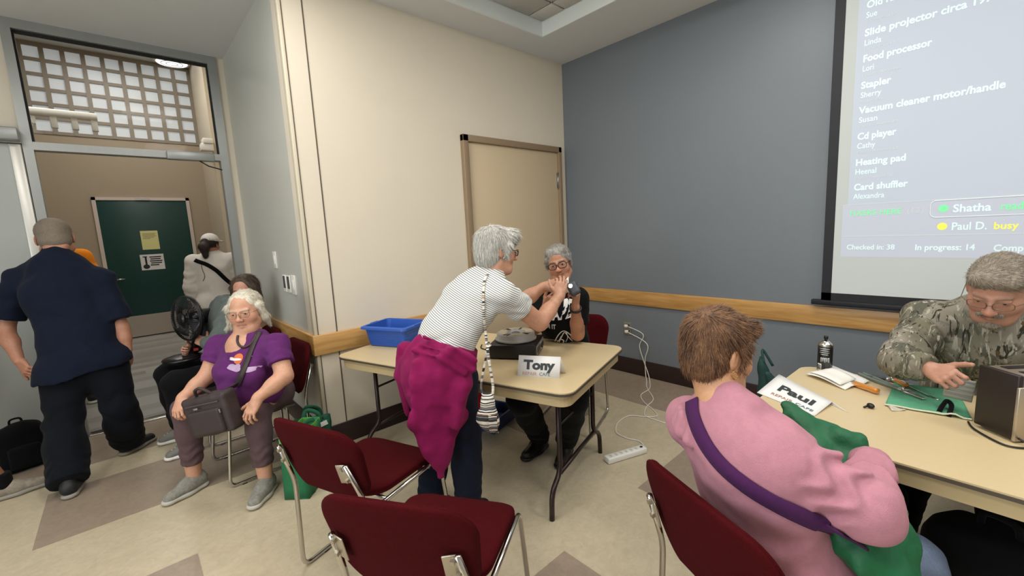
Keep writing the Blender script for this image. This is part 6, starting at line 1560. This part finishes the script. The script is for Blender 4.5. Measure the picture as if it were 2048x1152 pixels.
def purse():
    d0 = 2.06; c = P(978, 828, d0)
    t = thing('woven_purse', 'small striped woven purse hanging beside the magenta jacket', 'purse', c)
    R = np.stack([CAM_R, nrm(np.cross(V(0, 0, 1), CAM_R)), V(0, 0, 1)], 1)
    S = Sculpt(); S.cap(P(974, 802, d0), P(976, 835, d0), .030, .047, k=.02, lat=CAM_R, flat=.62); S.cap(P(974, 835, d0), P(980, 846, d0), .047, .046, k=.02, lat=CAM_R, flat=.6)
    S.cap(P(975, 786, d0), P(974, 805, d0), .022, .032, k=.015, lat=CAM_R, flat=.7, cut='a'); S.half(P(978, 861, d0), (0, 0, -1)); S.disp = wrinkle(.004, 60, 1., (1, .3, .2), .002)
    bg = sculpt_part('pouch', S, .0045, M_woven, t)
    part('flap_panel', MB().box(P(986, 846, d0-.045), (.040, .006, .075), R, bev=.002), woven('woven_flap_stripes', 260), t)
    mb = MB()
    for k in range(12): q = P(968+k*2.6, 861, d0-.03); mb.tube([q, q-V(0, 0, .012)], .0012, 4)
    part('fringe', mb, M_woven, t, kind='stuff')
    pts, nn = drape_ray([sp_shirt], [(976, 549), (969, 562), (967, 590), (967, 625), (969, 655), (971, 684)], 40, .005)
    mb = MB(); band(mb, pts, nn, .012, .004)
    tail = spline([pts[-1], P(976, 706, 2.06), P(981, 740, d0), P(986, 772, d0), P(985, 792, d0)], 6); nv = [nrm(CAM_O-p) for p in tail]; band(mb, tail, nv, .013, .004)
    part('strap', mb, M_woven2, t)
    tl = spline([P(974, 694, 2.09), P(971, 720, 2.10), P(965, 750, d0+.03), P(962, 775, d0+.03), P(967, 792, d0+.01)], 6)
    mb = MB(); band(mb, tl, [nrm(CAM_O-p) for p in tl], .011, .004); part('strap', mb, woven('woven_dark_strap', 60), t)
    mb = MB(); mb.tube([P(972, 690, 2.04), P(978, 684, 2.04), P(981, 690, 2.04), P(975, 696, 2.03)], .006, 6, closed=True); part('knot', mb, M_woven2, t)
purse()
# fan -------------------------------------------------------------------------
def fan():
    b0 = P(366, 714, 3.32); h = P(371, 637, 3.27); ax = nrm(V(-.90, -.43, .06))
    t = thing('desk_fan', 'black desk fan with round cage resting on a lap', 'fan', b0-V(0, 0, .02))
    Mf = mat('glossy_black_plastic', '#101012', .3)
    part('base', MB().lathe([(.128, -.018), (.134, -.010), (.130, 0), (.09, .012), (.04, .02), (.001, .021)], b0, n=36).span(b0+V(.03, -.02, .008), b0+V(.07, .03, .035)), Mf, t)
    pt = b0+V(.065, .01, .015); top = h-ax*.12+V(0, 0, -.02)
    part('pole', MB().tube([pt, sub3(pt, top, .5), top], [.030, .026, .024], 12), Mf, t)
    part('switch_label', MB().box(pt+V(.02, -.03, .03), (.03, .006, .02), None), mat('red_label', '#a8322c', .5), t)
    R = frame(ax); R = np.stack([R[:, 0], R[:, 2], ax], 1)
    part('motor', MB().lathe([(.02, -.22), (.045, -.215), (.058, -.18), (.062, -.10), (.05, -.05), (.035, -.03)], h, R, n=20), Mf, t)
    cage = MB(); n = 60
    for i in range(n):
        a = 2*PI*i/n; d = R@V(math.cos(a), math.sin(a), 0)
        cage.tube([h+ax*.035+d*.045, h+ax*.035+d*.10, h+ax*.022+d*.145, h+d*.168, h-ax*.03+d*.17, h-ax*.05+d*.13, h-ax*.06+d*.05], .0016, 4)
    for r_, z in ((.168, .0), (.17, -.015), (.172, -.008), (.045, .035), (.10, .035), (.13, -.05)):
        cage.tube([h+ax*z+R@V(r_*math.cos(a), r_*math.sin(a), 0) for a in np.linspace(0, 2*PI, 41)[:-1]], .0045 if r_ > .16 else .0022, 6, closed=True)
    part('cage', cage, Mf, t)
    part('hub_badge', MB().lathe([(.045, .03), (.044, .038), (.001, .040)], h, R, n=24), Mf, t)
    for k in range(4):
        a0 = k*PI/2+.3; G = []
        for i in range(6):
            r_ = .03+.115*i/5; row = []
            for j in range(5):
                a = a0+(-.42+.84*j/4)*(.55+.45*i/5)+.25*i/5; row.append(h+R@V(r_*math.cos(a), r_*math.sin(a), .016*(j/2-1)-.006))
            G.append(row)
        part('blade', MB().grid(np.array(G), 0, .002), mat('dark_grey_blade', '#26262a', .3), t)
    part('hub', MB().lathe([(.032, -.03), (.032, .012), (.02, .02), (.001, .021)], h, R, n=20), Mf, t)
fan()
# brown handbag on the lap -------------------------------------------------------
def handbag():
    d = 2.43; c = P(428, 826, d); Mh = mat('dark_brown_nylon', '#352a2a', .6, noise=.08, scale=40)
    X = nrm(P(478, 800, d-.03)-P(378, 822, d+.02)); Zz = nrm(V(0, 0, 1)-X*X[2]); Y = np.cross(Zz, X); R = np.stack([X, Y, Zz], 1)
    t = thing('handbag', 'dark brown shoulder bag resting on the lap of the purple shirt', 'handbag', c)
    S = Sculpt(); S.rbox(c, V(.118, .030, .095), .022, R); S.disp = wrinkle(.004, 26, 2., X, .0015)
    bd = sculpt_part('body', S, .0065, Mh, t)
    S = Sculpt(); S.rbox(c+R@V(.0, -.052, -.028), V(.088, .008, .058), .012, R); sculpt_part('pocket', S, .0055, Mh, t)
    mb = MB(); mb.box(c+R@V(0, -.067, .028), (.19, .006, .007), R, bev=.002).box(c+R@V(0, -.058, .075), (.21, .006, .007), R, bev=.002); part('zip', mb, mat('zip_tape', '#4a4140', .5), t)
    part('zip_pull', MB().box(c+R@V(-.03, -.072, .06), (.026, .004, .009), R, bev=.001).box(c+R@V(.10, -.06, .02), (.008, .006, .02), R, bev=.001), M_steel, t)
    part('grab_handle', MB().tube(spline([c+R@V(-.07, 0, .11), c+R@V(-.05, -.02, .15), c+R@V(.0, -.03, .16), c+R@V(.04, -.01, .112)], 6), .009, 6), Mh, t)
    pts, nn = drape_ray([pu_shirt], [(519, 664), (511, 682), (503, 702), (494, 726), (485, 748), (477, 768)], 36, .007)
    end = c+R@V(.085, .0, .10); tail = spline([pts[-1], sub3(pts[-1], end, .5)+nn[-1]*.02, end], 6)
    mb = MB(); band(mb, pts, nn, .036, .005); band(mb, tail, [nn[-1]]*len(tail), .036, .005); part('strap', mb, Mh, t)
handbag()
# green totes -----------------------------------------------------------------------
M_gt = mat('green_nonwoven', '#1d6b43', .75, noise=.06, scale=80, bump=.15, bscale=300); M_gl = mat('light_green_trim', '#63b04e', .7); M_gd = mat('deep_green_nonwoven', '#14573c', .7, noise=.06, scale=80)
def tote(label, c, yaw, w_, d_, h, m, trim, lean=0., wrk=.004, hh=.15):
    R = zrot(yaw)@rotm((1, 0, 0), lean); t = thing('tote_bag', label, 'bag', c)
    G = lambda x, y, z: c+R@V(x, y, z)
    for sy in (-1, 1):
        g = np.array([[G(-w_/2*(1+.08*j/6)+w_*(1+.08*j/6)*i/8, sy*d_/2*(1-.25*j/6)+wrk*math.sin(3.1*i+1.7*j+sy)*(1 if 0 < i < 8 else 0), h*j/6+(.004 if j == 0 else 0)) for j in range(7)] for i in range(9)])
        part('panel', MB().grid(g, 0, .003), m, t)
    for sx in (-1, 1):
        g = np.array([[G(sx*w_/2*(1+.08*j/6)+sx*wrk*math.sin(2*i+j)*(-1 if 0 < i < 4 else 0), (-d_/2+d_*i/4)*(1-.25*j/6), h*j/6+(.004 if j == 0 else 0)) for j in range(7)] for i in range(5)])
        part('gusset', MB().grid(g, 0, .003), m, t)
    part('base_panel', MB().box(G(0, 0, .006), (w_, d_, .006), R), m, t)
    if trim is not None:
        mb = MB()
        for sy in (-1, 1): mb.box(G(0, sy*d_/2*.75, h-.018), (w_*1.09, .006, .036), R, bev=.002)
        for sx in (-1, 1): mb.box(G(sx*w_/2*1.085, 0, h-.018), (.006, d_*.75, .036), R, bev=.002)
        part('rim_trim', mb, trim, t)
    for sy in (-1, 1):
        pts = spline([G(-w_*.25, sy*d_*.38, h-.05), G(-w_*.24, sy*d_*.36, h+hh*.55), G(-.02, sy*d_*.25, h+hh), G(w_*.22, sy*d_*.36, h+hh*.55), G(w_*.25, sy*d_*.38, h-.05)], 7)
        mb = MB(); band(mb, pts, [R@V(0, sy, .1)]*len(pts), .028, .003); part('handle', mb, m, t)
    return t, G, R
t, G, R = tote('tall green tote with light green rim on the floor beside grey shoes', V(.69, 2.775, 0), .826, .26, .15, .40, M_gt, M_gl, .0, .004, .03)
t, G, R = tote('darker green tote with white print slumped against the wall corner', V(.83, 3.01, 0), -.35, .20, .13, .33, M_gd, None, 0., .008, .08)
mb = MB(); mb.box(G(-.02, -.068, .30), (.10, .004, .03), R@rotm((0, 1, 0), -.25)).box(G(.07, -.066, .31), (.05, .004, .03), R@rotm((0, 1, 0), -.3)); part('handle_label', mb, M_card, t)
mb = MB(); mb.grid(np.array([[G(.02+.012*i, -.064, .13+.006*math.sin(i*2.)), G(.02+.012*i, -.066, .13+.035*abs(math.sin(i*1.3))+.01)] for i in range(6)]), 0, .002); part('leaf_print', mb, mat('pale_print', '#c8d6cc', .7), t)
# things under the projector table
S = Sculpt(); c = V(1.98, 2.57, .135); S.rbox(c, V(.04, .03, .05), .03, zrot(.4)); S.ell(c+V(0, 0, .09), V(.06, .05, .05), k=.04); S.cap(c+V(-.05, -.02, .12), c+V(0, 0, .2), .03, .04, k=.05); S.disp = wrinkle(.007, 30, 1.)
t = thing('fabric_bag', 'red cloth bag lying on the blue crate behind the woven purse', 'bag', V(1.98, 2.57, .02)); S.half(V(0, 0, .018), (0, 0, -1)); sculpt_part('body', S, .008, fabric('red_nylon', '#8f1824'), t); part('handle', MB().tube(spline([c+V(-.03, 0, .18), c+V(0, 0, .27), c+V(.05, 0, .2)], 6), .007, 6), fabric('red_nylon', '#8f1824'), t)
t = thing('storage_crate', 'low blue crate on the floor under the projector table', 'crate', V(2.06, 2.58, 0))
mb = MB(); Rz = zrot(.3); c = V(2.06, 2.58, 0)
mb.box(c+V(0, 0, .008), (.34, .24, .012), Rz); 
for sx in (-1, 1): mb.box(c+Rz@V(sx*.17, 0, .055), (.008, .25, .10), Rz, bev=.002)
for sy in (-1, 1): mb.box(c+Rz@V(0, sy*.122, .055), (.345, .008, .10), Rz, bev=.002)
part('tub', mb, mat('deep_blue_plastic', '#20365f', .5), t)
mb = MB()
for sy in (-1, 1): mb.box(c+Rz@V(0, sy*.128, .104), (.365, .018, .012), Rz, bev=.003)
for sx in (-1, 1): mb.box(c+Rz@V(sx*.177, 0, .104), (.018, .27, .012), Rz, bev=.003)
part('rim', mb, mat('deep_blue_plastic', '#20365f', .5), t)
# power strip and cords ------------------------------------------------------------------
M_cord = mat('white_cord', '#dcd8cc', .5)
def strip():
    a, b = onz(1213, 926), onz(1289, 903); e = nrm(b-a); n = V(-e[1], e[0], 0); L = np.linalg.norm(b-a); c = (a+b)/2; R = np.stack([e, n, V(0, 0, 1)], 1)
    t = thing('power_strip', 'white power strip lying on the floor with its cord to the wall', 'power strip', XY(c, 0))
    part('housing', MB().box(XY(c, .021), (L, .058, .038), R, bev=.006), M_white, t)
    for k in range(6):
        q = XY(a+e*(.035+k*.041), .040); part('socket', MB().box(q, (.026, .03, .0015), R, bev=.0005).box(q+R@V(0, .006, .001), (.002, .008, .001), R, mi=1).box(q+R@V(0, -.006, .001), (.002, .009, .001), R, mi=1), [mat('ivory_socket', '#d9d6cb', .4), M_black], t)
    part('switch', MB().box(XY(b-e*.028, .042), (.018, .014, .007), R, bev=.002), M_black, t)
    F = lambda x, y: onz(1190+x/3.39, 620+y/3.39, .005)
    W = lambda x, y: onx(1190+x/3.39, 620+y/3.39, XR-.028)
    pts = [V(XR-.022, 2.405, .505), W(325, 165), W(302, 240), W(325, 330), W(360, 430), F(372, 490), F(368, 535), F(312, 575), F(330, 622), F(385, 668), F(422, 710), F(400, 722), F(330, 722), F(230, 718), F(155, 765), F(145, 830), F(215, 868), F(300, 890), F(340, 935), XY(b+e*.01, .02)]
    part('cord', MB().tube(spline(pts, 8), .0045, 8), M_cord, t)
    part('plug', MB().box(V(XR-.025, 2.405, .505), (.03, .034, .028), None, bev=.006), M_white, t)
    t = thing('extension_cord', 'second white cord twisted with the first, running toward the pink hoodie', 'cord', F(350, 700))
    pts = [V(XR-.022, 2.40, .445), W(352, 230), W(340, 330), W(343, 430), F(350, 480), F(352, 525), F(392, 590), F(388, 620), F(350, 655), F(335, 700), F(355, 725), F(480, 768), F(600, 800), F(760, 850)]
    part('cable', MB().tube(spline(pts, 8), .0045, 8), M_cord, t)
    part('plug', MB().box(V(XR-.025, 2.40, .447), (.03, .034, .028), None, bev=.006), M_white, t)
strip()
# spray can -------------------------------------------------------------------------------
c = V(2.60, .495, ZT1)
t = thing('spray_can', 'black and white spray can with a silver shoulder at the table corner', 'can', c)
part('body', MB().lathe([(.030, 0), (.0325, .003), (.0325, .128), (.031, .131)], c, n=28), mat('black_can_print', '#17181a', .3, coat=.5), t)
part('shoulder', MB().lathe([(.0325, .130), (.033, .134), (.029, .144), (.018, .153), (.0165, .156), (.001, .156)], c, n=28), M_chrome, t)
part('nozzle', MB().lathe([(.006, .156), (.006, .166), (.0095, .167), (.0095, .180), (.007, .182), (.001, .182)], c, n=16), M_black, t)
Rc = lambda a: np.stack([V(-math.sin(a), math.cos(a), 0), V(0, 0, 1), V(math.cos(a), math.sin(a), 0)], 1)
a0 = math.atan2(-c[1], -c[0])
def curved(mb, a, wa, z0, z1, r=.0329, mi=0):
    g = np.array([[c+V(r*math.cos(a-wa+2*wa*i/5), r*math.sin(a-wa+2*wa*i/5), z) for z in (z0, z1)] for i in range(6)]); mb.grid(g, mi, .0005)
mb = MB(); curved(mb, a0-.75, .32, .004, .040); part('barcode_label', mb, M_card, t)
mb = MB()
for k in range(9): curved(mb, a0-.75-.26+.065*k, .012+.008*(k % 3 == 0), .010, .036, .0336)
part('barcode', mb, M_ink, t)
mb = MB()
for k, (z, wa) in enumerate(((.118, .7), (.108, .62), (.098, .66), (.088, .5))): curved(mb, a0-.1, wa, z, z+.004)
for k in range(5): curved(mb, a0-.5+.25*k, .085, .050+.004*(k % 2), .074)
part('lettering', mb, mat('silver_print', '#b9bcbd', .4, .5), t)
# paper towel ----------------------------------------------------------------------------------
def quad_sheet(cs, n, bumpf, z):
    a, b, c_, d = [XY(q, z) for q in cs]
    return np.array([[sub3(sub3(a, b, i/n), sub3(d, c_, i/n), j/n)+V(0, 0, bumpf(i/n, j/n)) for j in range(n+1)] for i in range(n+1)])
t = thing('paper_towel', 'crumpled white paper towel beside the spray can', 'paper towel', T(1675, 757))
g = quad_sheet([T(1612, 752), T(1664, 735), T(1739, 766), T(1690, 781)], 12, lambda u, v: .004+.010*abs(math.sin(3.3*u+1.2))*abs(math.sin(2.6*v+.4))+.004*math.sin(9*u+5*v), ZT1+.002)
part('sheet', MB().grid(g, 0, .0015), mat('white_tissue', '#eceae2', .95, bump=.3, bscale=250), t)
g = quad_sheet([T(1618, 752), T(1660, 742), T(1712, 765), T(1680, 777)], 8, lambda u, v: .010+.012*abs(math.sin(3*u+1.2))*abs(math.sin(2.6*v+.4)), ZT1+.006)
part('fold', MB().grid(g, 0, .0015), mat('white_tissue', '#eceae2', .95), t)
# screwdrivers ------------------------------------------------------------------------------------
M_amber = mat('amber_handle', '#dc8a16', .25, coat=.5, trans=.25)
def screwdriver(label, a, b, c_):
    a, b, c_ = XY(a, ZT1+.015), XY(b, ZT1+.015), XY(c_, ZT1+.006)
    t = thing('screwdriver', label, 'screwdriver', XY((a+b)/2, ZT1)); d = nrm(b-a); L = np.linalg.norm(b-a)
    R = frame(d); R = np.stack([R[:, 0], R[:, 2], d], 1)
    mb = MB(); n = 24; prof = [(.004, 0), (.012, .003), (.0135, .012), (.0125, L*.35), (.0135, L*.6), (.0125, L*.88), (.008, L*.96), (.005, L)]
    vs = []; fs = []
    for r_, z in prof:
        for k in range(n): q = 2*PI*k/n; rr_ = r_*(1-.10*(k % 4 == 0)); vs.append(a+R@V(rr_*math.cos(q), rr_*math.sin(q), z))
    for i in range(len(prof)-1):
        for k in range(n): q = (k+1) % n; fs.append((i*n+k, i*n+q, (i+1)*n+q, (i+1)*n+k))
    fs += [tuple(range(n))[::-1], tuple((len(prof)-1)*n+k for k in range(n))]
    part('handle', mb.add(vs, fs, 0, True), M_amber, t)
    part('shaft', MB().tube([b-d*.01, sub3(b, c_, .9), c_], [.0035, .0035, .002], 8), M_chrome, t)
screwdriver('amber handled screwdriver lying under the edge of the paper towel', T(1757, 790), T(1705, 772), T(1670, 761))
screwdriver('amber handled screwdriver lying across the green cloth behind the pliers', T(1782, 760), T(1815, 779), T(1877, 803))
# pliers ----------------------------------------------------------------------------------------------
def pliers(label, a, b, spread, m):
    a, b = XY(a, ZT1+.012), XY(b, ZT1+.012); d = nrm(b-a); n = V(-d[1], d[0], 0); L = np.linalg.norm(b-a)
    t = thing('pliers', label, 'pliers', XY((a+b)/2, ZT1)); piv = a+d*L*.70
    for s_ in (-1, 1):
        pts = spline([a+n*s_*spread, a+d*L*.25+n*s_*spread*1.05, a+d*L*.5+n*s_*spread*.55, piv+n*s_*.004], 6)
        part('handle', MB().tube(pts, np.linspace(.0075, .0065, len(pts)), 8), m, t)
        S = Sculpt(); S.cap(piv-d*.015-n*s_*.004, piv+d*.02-n*s_*-.006, .010, .010, k=.01, lat=n, flat=.8); S.cap(piv+d*.02+n*s_*.006, b+n*s_*.003, .010, .0045, k=.01, lat=n, flat=.9)
        sculpt_part('jaw', S, .0035, M_steel, t)
    part('pivot', MB().lathe([(.008, 0), (.008, .012), (.006, .014)], piv-V(0, 0, .0), n=14), M_chrome, t)
M_grip = mat('grey_green_grip', '#6f7a72', .45)
pliers('steel pliers with long grey grips lying on the green cloth', T(1722, 752), T(1848, 803), .012, M_grip)
pliers('smaller pliers with dark grips lying behind the long grey pliers', T(1735, 756), T(1805, 768), .011, mat('dark_grip', '#3f453f', .5))
# black knob, green cloth, twisted edge cord
t = thing('control_knob', 'small loose black knob lying alone on the bare tabletop', 'knob', T(1741, 816))
part('cap', MB().sphere(XY(T(1741, 816), ZT1+.010), (.017, .012, .010), zrot(.6)), M_black, t)
part('stem', MB().tube([XY(T(1741, 816), ZT1+.009)+V(-.01, .01, 0), XY(T(1741, 816), ZT1+.006)+V(-.024, .018, 0)], .004, 6), M_black, t)
t = thing('green_cloth', 'green cleaning cloth spread under the pliers', 'cloth', T(1850, 800))
g = quad_sheet([T(1768, 782), T(1790, 766), T(1930, 785), T(1955, 850)], 3, lambda u, v: 0, ZT1)
A_, B_, C_, D_ = T(1770, 812), T(1788, 767), T(1915, 782), T(1945, 842)
n = 22; g = np.array([[sub3(sub3(A_, B_, i/n), sub3(D_, C_, i/n), j/n)*V(1, 1, 0)+V(0, 0, ZT1+.0035+.0022*(math.sin(9*i/n+4*j/n)+math.sin(13*j/n-3*i/n))/2+(.012*max(0, 1-abs(j/n-.80)*9)*max(0, 1-i/n*4))) for j in range(n+1)] for i in range(n+1)])
part('sheet', MB().grid(g, 0, .003), fabric('green_microfibre', '#62aa86', noise=.08, scale=70, bump=.5, bscale=500), t)
ed = [p+V(0, 0, .003) for p in g[0]]
mb = MB()
for k in range(0, 66):
    q = k/66*n; i = int(q); p = sub3(ed[i], ed[min(i+1, n)], q-i); mb.sphere(p, (.0045, .0035, .0035), n=6, m=4)
part('edge_stitching', mb, mat('cream_thread', '#d7d3bd', .9), t, kind='stuff')
pts = spline([T(1878, 826)+V(0, 0, .006), T(1884, 822)+V(0, 0, .022), T(1893, 817)+V(0, 0, .032), T(1902, 823)+V(0, 0, .024), T(1897, 834)+V(0, 0, .006)], 6)
part('curled_edge', MB().tube(pts, .008, 8), M_blackc, t)
t = thing('plastic_scrap', 'thin clear grey plastic scrap by the front edge of the green cloth', 'scrap', T(1790, 818)); part('sheet', MB().grid(quad_sheet([T(1775, 813), T(1800, 813), T(1812, 822), T(1783, 823)], 4, lambda u, v: .003*math.sin(4*u+3*v)+.004, ZT1), 0, .001), mat('grey_film', '#c4bfae', .3), t)
# toaster ------------------------------------------------------------------------------------------------
def toaster():
    a, b = T(1941, 850), T(2029, 888); e = nrm(b-a); n = V(-e[1], e[0], 0)
    if n@a > 0 and n@V(0, -1, 0) < 0: n = -n
    n = n if n@V(.4, -.9, 0) > 0 else -n
    W = np.linalg.norm(b-a); L = .30; H_ = .235
    c = (a+b)/2+n*L/2; R = np.stack([e, n, V(0, 0, 1)], 1)
    if np.linalg.det(R) < 0: R = np.stack([-e, n, V(0, 0, 1)], 1)
    t = thing('toaster', 'brown and steel toaster standing on the second table', 'toaster', XY(c, ZT1))
    part('end_panel', MB().box(XY((a+b)/2+n*.009, ZT1+.012+(H_-.012)/2), (W*.90, .018, H_-.012), R, bev=.005), mat('dark_brown_bakelite', '#211915', .45), t)
    part('end_panel', MB().box(XY((a+b)/2+n*(L-.009), ZT1+.012+(H_-.012)/2), (W*.90, .018, H_-.012), R, bev=.005), mat('dark_brown_bakelite', '#211915', .45), t)
    part('steel_shell', MB().box(XY(c, ZT1+.012+(H_-.015)/2), (W*.98, L-.04, H_-.018), R, bev=.012), mat('brushed_steel_shell', '#b5ab9c', .35, .8), t)
    part('front_trim', MB().box(XY(b+n*.03-e*.008, ZT1+.1), (.012, .06, .19), R, bev=.004), mat('brushed_steel_shell', '#b5ab9c', .35, .8), t)
    for k in (-1, 1): part('slot', MB().box(XY(c+e*k*W*.2, ZT1+H_-.004), (W*.18, L*.66, .004), R), M_black, t)
    for sx in (-.4, .4):
        for sy in (.12, .88): part('foot', MB().lathe([(.010, 0), (.010, .013)], XY((a+b)/2+e*W*sx+n*L*sy, ZT1), n=10), M_black, t)
    part('power_cord', MB().tube(spline([XY(b+n*.01, ZT1+.02), XY(b+n*.02-V(.03, .02, 0), ZT1+.006), T(2010, 893)+V(0, 0, .005), T(1950, 862)+V(0, 0, .005), T(1936, 846)+V(0, 0, .005)], 6), .0035, 6), M_black, t)
toaster()
t = thing('toaster_grille', 'grey slatted grille plate held upright beside the toaster', 'grille', P(1918, 776, 1.63))
c = P(1918, 778, 1.64); d = nrm(CAM_O-c); Rg = np.stack([nrm(np.cross(V(0, 0, 1), d)), V(0, 0, 1), d], 1)@rotm((0, 0, 1), -.08); Rg = np.stack([Rg[:, 0], Rg[:, 1], Rg[:, 2]], 1)
part('plate', MB().box(c, (.080, .085, .006), Rg, bev=.002), mat('dull_grey_metal', '#8d9089', .5, .4), t)
for k in range(5): part('slat', MB().box(c+Rg@V(0, -.034+k*.017, .005), (.076, .010, .004), Rg@rotm((1, 0, 0), .35), bev=.001), mat('dull_grey_metal', '#8d9089', .5, .4), t)
# green bag in the pink lap -----------------------------------------------------------------------------------
M_gb = mat('crumpled_green_bag', '#0d5f38', .6, noise=.12, scale=14, bump=.25, bscale=60)
S = Sculpt()
q = [P(1580, 836, 1.40), P(1632, 868, 1.36), P(1672, 915, 1.33), P(1702, 925, 1.30)]
S.cap(q[0], q[1], .040, .052, k=.03, lat=CAM_R, flat=.35); S.cap(q[1], q[2], .052, .05, k=.03, lat=CAM_R, flat=.4); S.cap(P(1672, 872, 1.33), P(1712, 884, 1.31), .022, .018, k=.02); S.cap(P(1712, 880, 1.31), P(1722, 925, 1.29), .016, .028, k=.02)
S.cap(P(1640, 930, 1.30), P(1700, 1000, 1.22), .07, .09, k=.05, lat=CAM_R, flat=.5); S.cap(P(1700, 1000, 1.22), P(1745, 1085, 1.14), .09, .10, k=.05, lat=CAM_R, flat=.5); S.cap(P(1745, 1085, 1.12), P(1775, 1135, 1.10), .10, .075, k=.05, lat=CAM_R, flat=.4)
S.cap(P(1712, 893, 1.27), P(1722, 915, 1.26), .010, .012, k=.004, op='s')
S.disp = wrinkle(.014, 34, 5., nrm(CAM_R+V(0, 0, .8)), .005)
t = thing('tote_bag', 'crumpled green bag held on the lap of the pink hoodie', 'bag', P(1700, 1040, 1.2)); sculpt_part('body', S, .0065, M_gb, t)
mb = MB(); pts = spline([P(1600, 870, 1.36), P(1640, 905, 1.30), P(1690, 915, 1.28), P(1722, 905, 1.27), P(1722, 930, 1.27)], 6); band(mb, pts, [nrm(CAM_O-p) for p in pts], .03, .004); part('handle', mb, M_gb, t)
pts, nn = drape_ray([pk_shirt]+[q for q in pk_shirt.children], [(1386, 802), (1388, 830), (1408, 880), (1445, 930), (1500, 975), (1560, 1010), (1620, 1038), (1668, 1058)], 48, .006)
tl = spline([pts[-1], pts[-1]*.5+(pk_J['pel']+pk_J['fwd']*.10-pk_J['lat']*.23+V(0, 0, .12))*.5, pk_J['pel']+pk_J['fwd']*.10-pk_J['lat']*.235+V(0, 0, .06)], 5)
mb = MB(); band(mb, list(pts)+tl[1:], list(nn)+[nn[-1]]*(len(tl)-1), .044, .005)
t = thing('crossbody_strap', 'wide purple bag strap slung across the back of the pink hoodie', 'bag', pts[20]); part('strap', mb, fabric('purple_webbing', '#4a2350'), t)
S = Sculpt(); c = pk_J['pel']+pk_J['fwd']*.10+V(0, 0, .03)-pk_J['lat']*.21; S.rbox(c, V(.08, .03, .06), .02, frame(pk_J['fwd'])); sculpt_part('pouch', S, .008, fabric('purple_webbing', '#4a2350'), t)
# black bags ----------------------------------------------------------------------------------------------------
def black_backpack(label, c, yaw, s=1.):
    t = thing('backpack', label, 'backpack', c); R = zrot(yaw); S = Sculpt(); S.rbox(c+V(0, 0, .20*s), V(.10, .05, .15)*s, .05*s, R); S.ell(c+V(0, 0, .36*s), V(.13, .09, .08)*s, R, k=.05); S.disp = wrinkle(.008, 22, 2.); S.half(V(0, 0, .004), (0, 0, -1)); sculpt_part('body', S, .010, M_blackc, t)
    S = Sculpt(); S.rbox(c+R@V(0, -.10, .14)*s, V(.08, .02, .08)*s, .025*s, R); sculpt_part('pocket', S, .010, M_blackc, t)
    part('grab_loop', MB().tube(spline([c+R@V(-.04, .02, .42)*s, c+R@V(-.03, .03, .47)*s, c+R@V(.03, .03, .47)*s, c+R@V(.04, .02, .42)*s], 6), .009*s, 6), M_blackc, t)
black_backpack('black backpack slumped on the floor by the grey door leaf', V(-.70, 4.62, 0), .3, .78)
S = Sculpt(); c = V(2.36, .25, .0); S.rbox(c+V(0, 0, .20), V(.05, .05, .15), .05, zrot(.5)); S.cap(c+V(.0, .0, .36), c+V(-.02, .03, .46), .06, .03, k=.05); S.half(V(0, 0, .004), (0, 0, -1)); S.disp = wrinkle(.010, 26, 3.)
t = thing('cloth_bag', 'black cloth bag under the second table just past the pink sleeve', 'bag', c); sculpt_part('body', S, .009, M_blackc, t); part('handle', MB().tube(spline([c+V(-.02, .02, .44), c+V(-.01, .03, .52), c+V(.03, .0, .44)], 6), .008, 6), M_blackc, t)
black_backpack('black backpack under the second table beside dark trouser legs', V(2.02, -.12, 0), 1.2, 1.15)
t = thing('tote_bag', 'dark green bag standing on the floor behind the second table corner', 'bag', V(2.95, .78, 0))
S = Sculpt(); c = V(2.95, .78, .0); S.rbox(c+V(0, 0, .22), V(.11, .06, .2), .03, zrot(.6)); S.cap(c+V(.02, .09, .45), c+V(0, .12, .66), .05, .012, k=.04); S.cap(c+V(-.05, .0, .45), c+V(-.08, .05, .58), .05, .015, k=.04); S.half(V(0, 0, .004), (0, 0, -1)); S.disp = wrinkle(.008, 24, 1.); sculpt_part('body', S, .010, mat('dark_teal_bag', '#123a34', .7), t)
part('handle', MB().tube(spline([c+V(.0, .10, .62), c+V(.03, .12, .70), c+V(.04, .06, .60)], 5), .008, 6), mat('dark_teal_bag', '#123a34', .7), t)
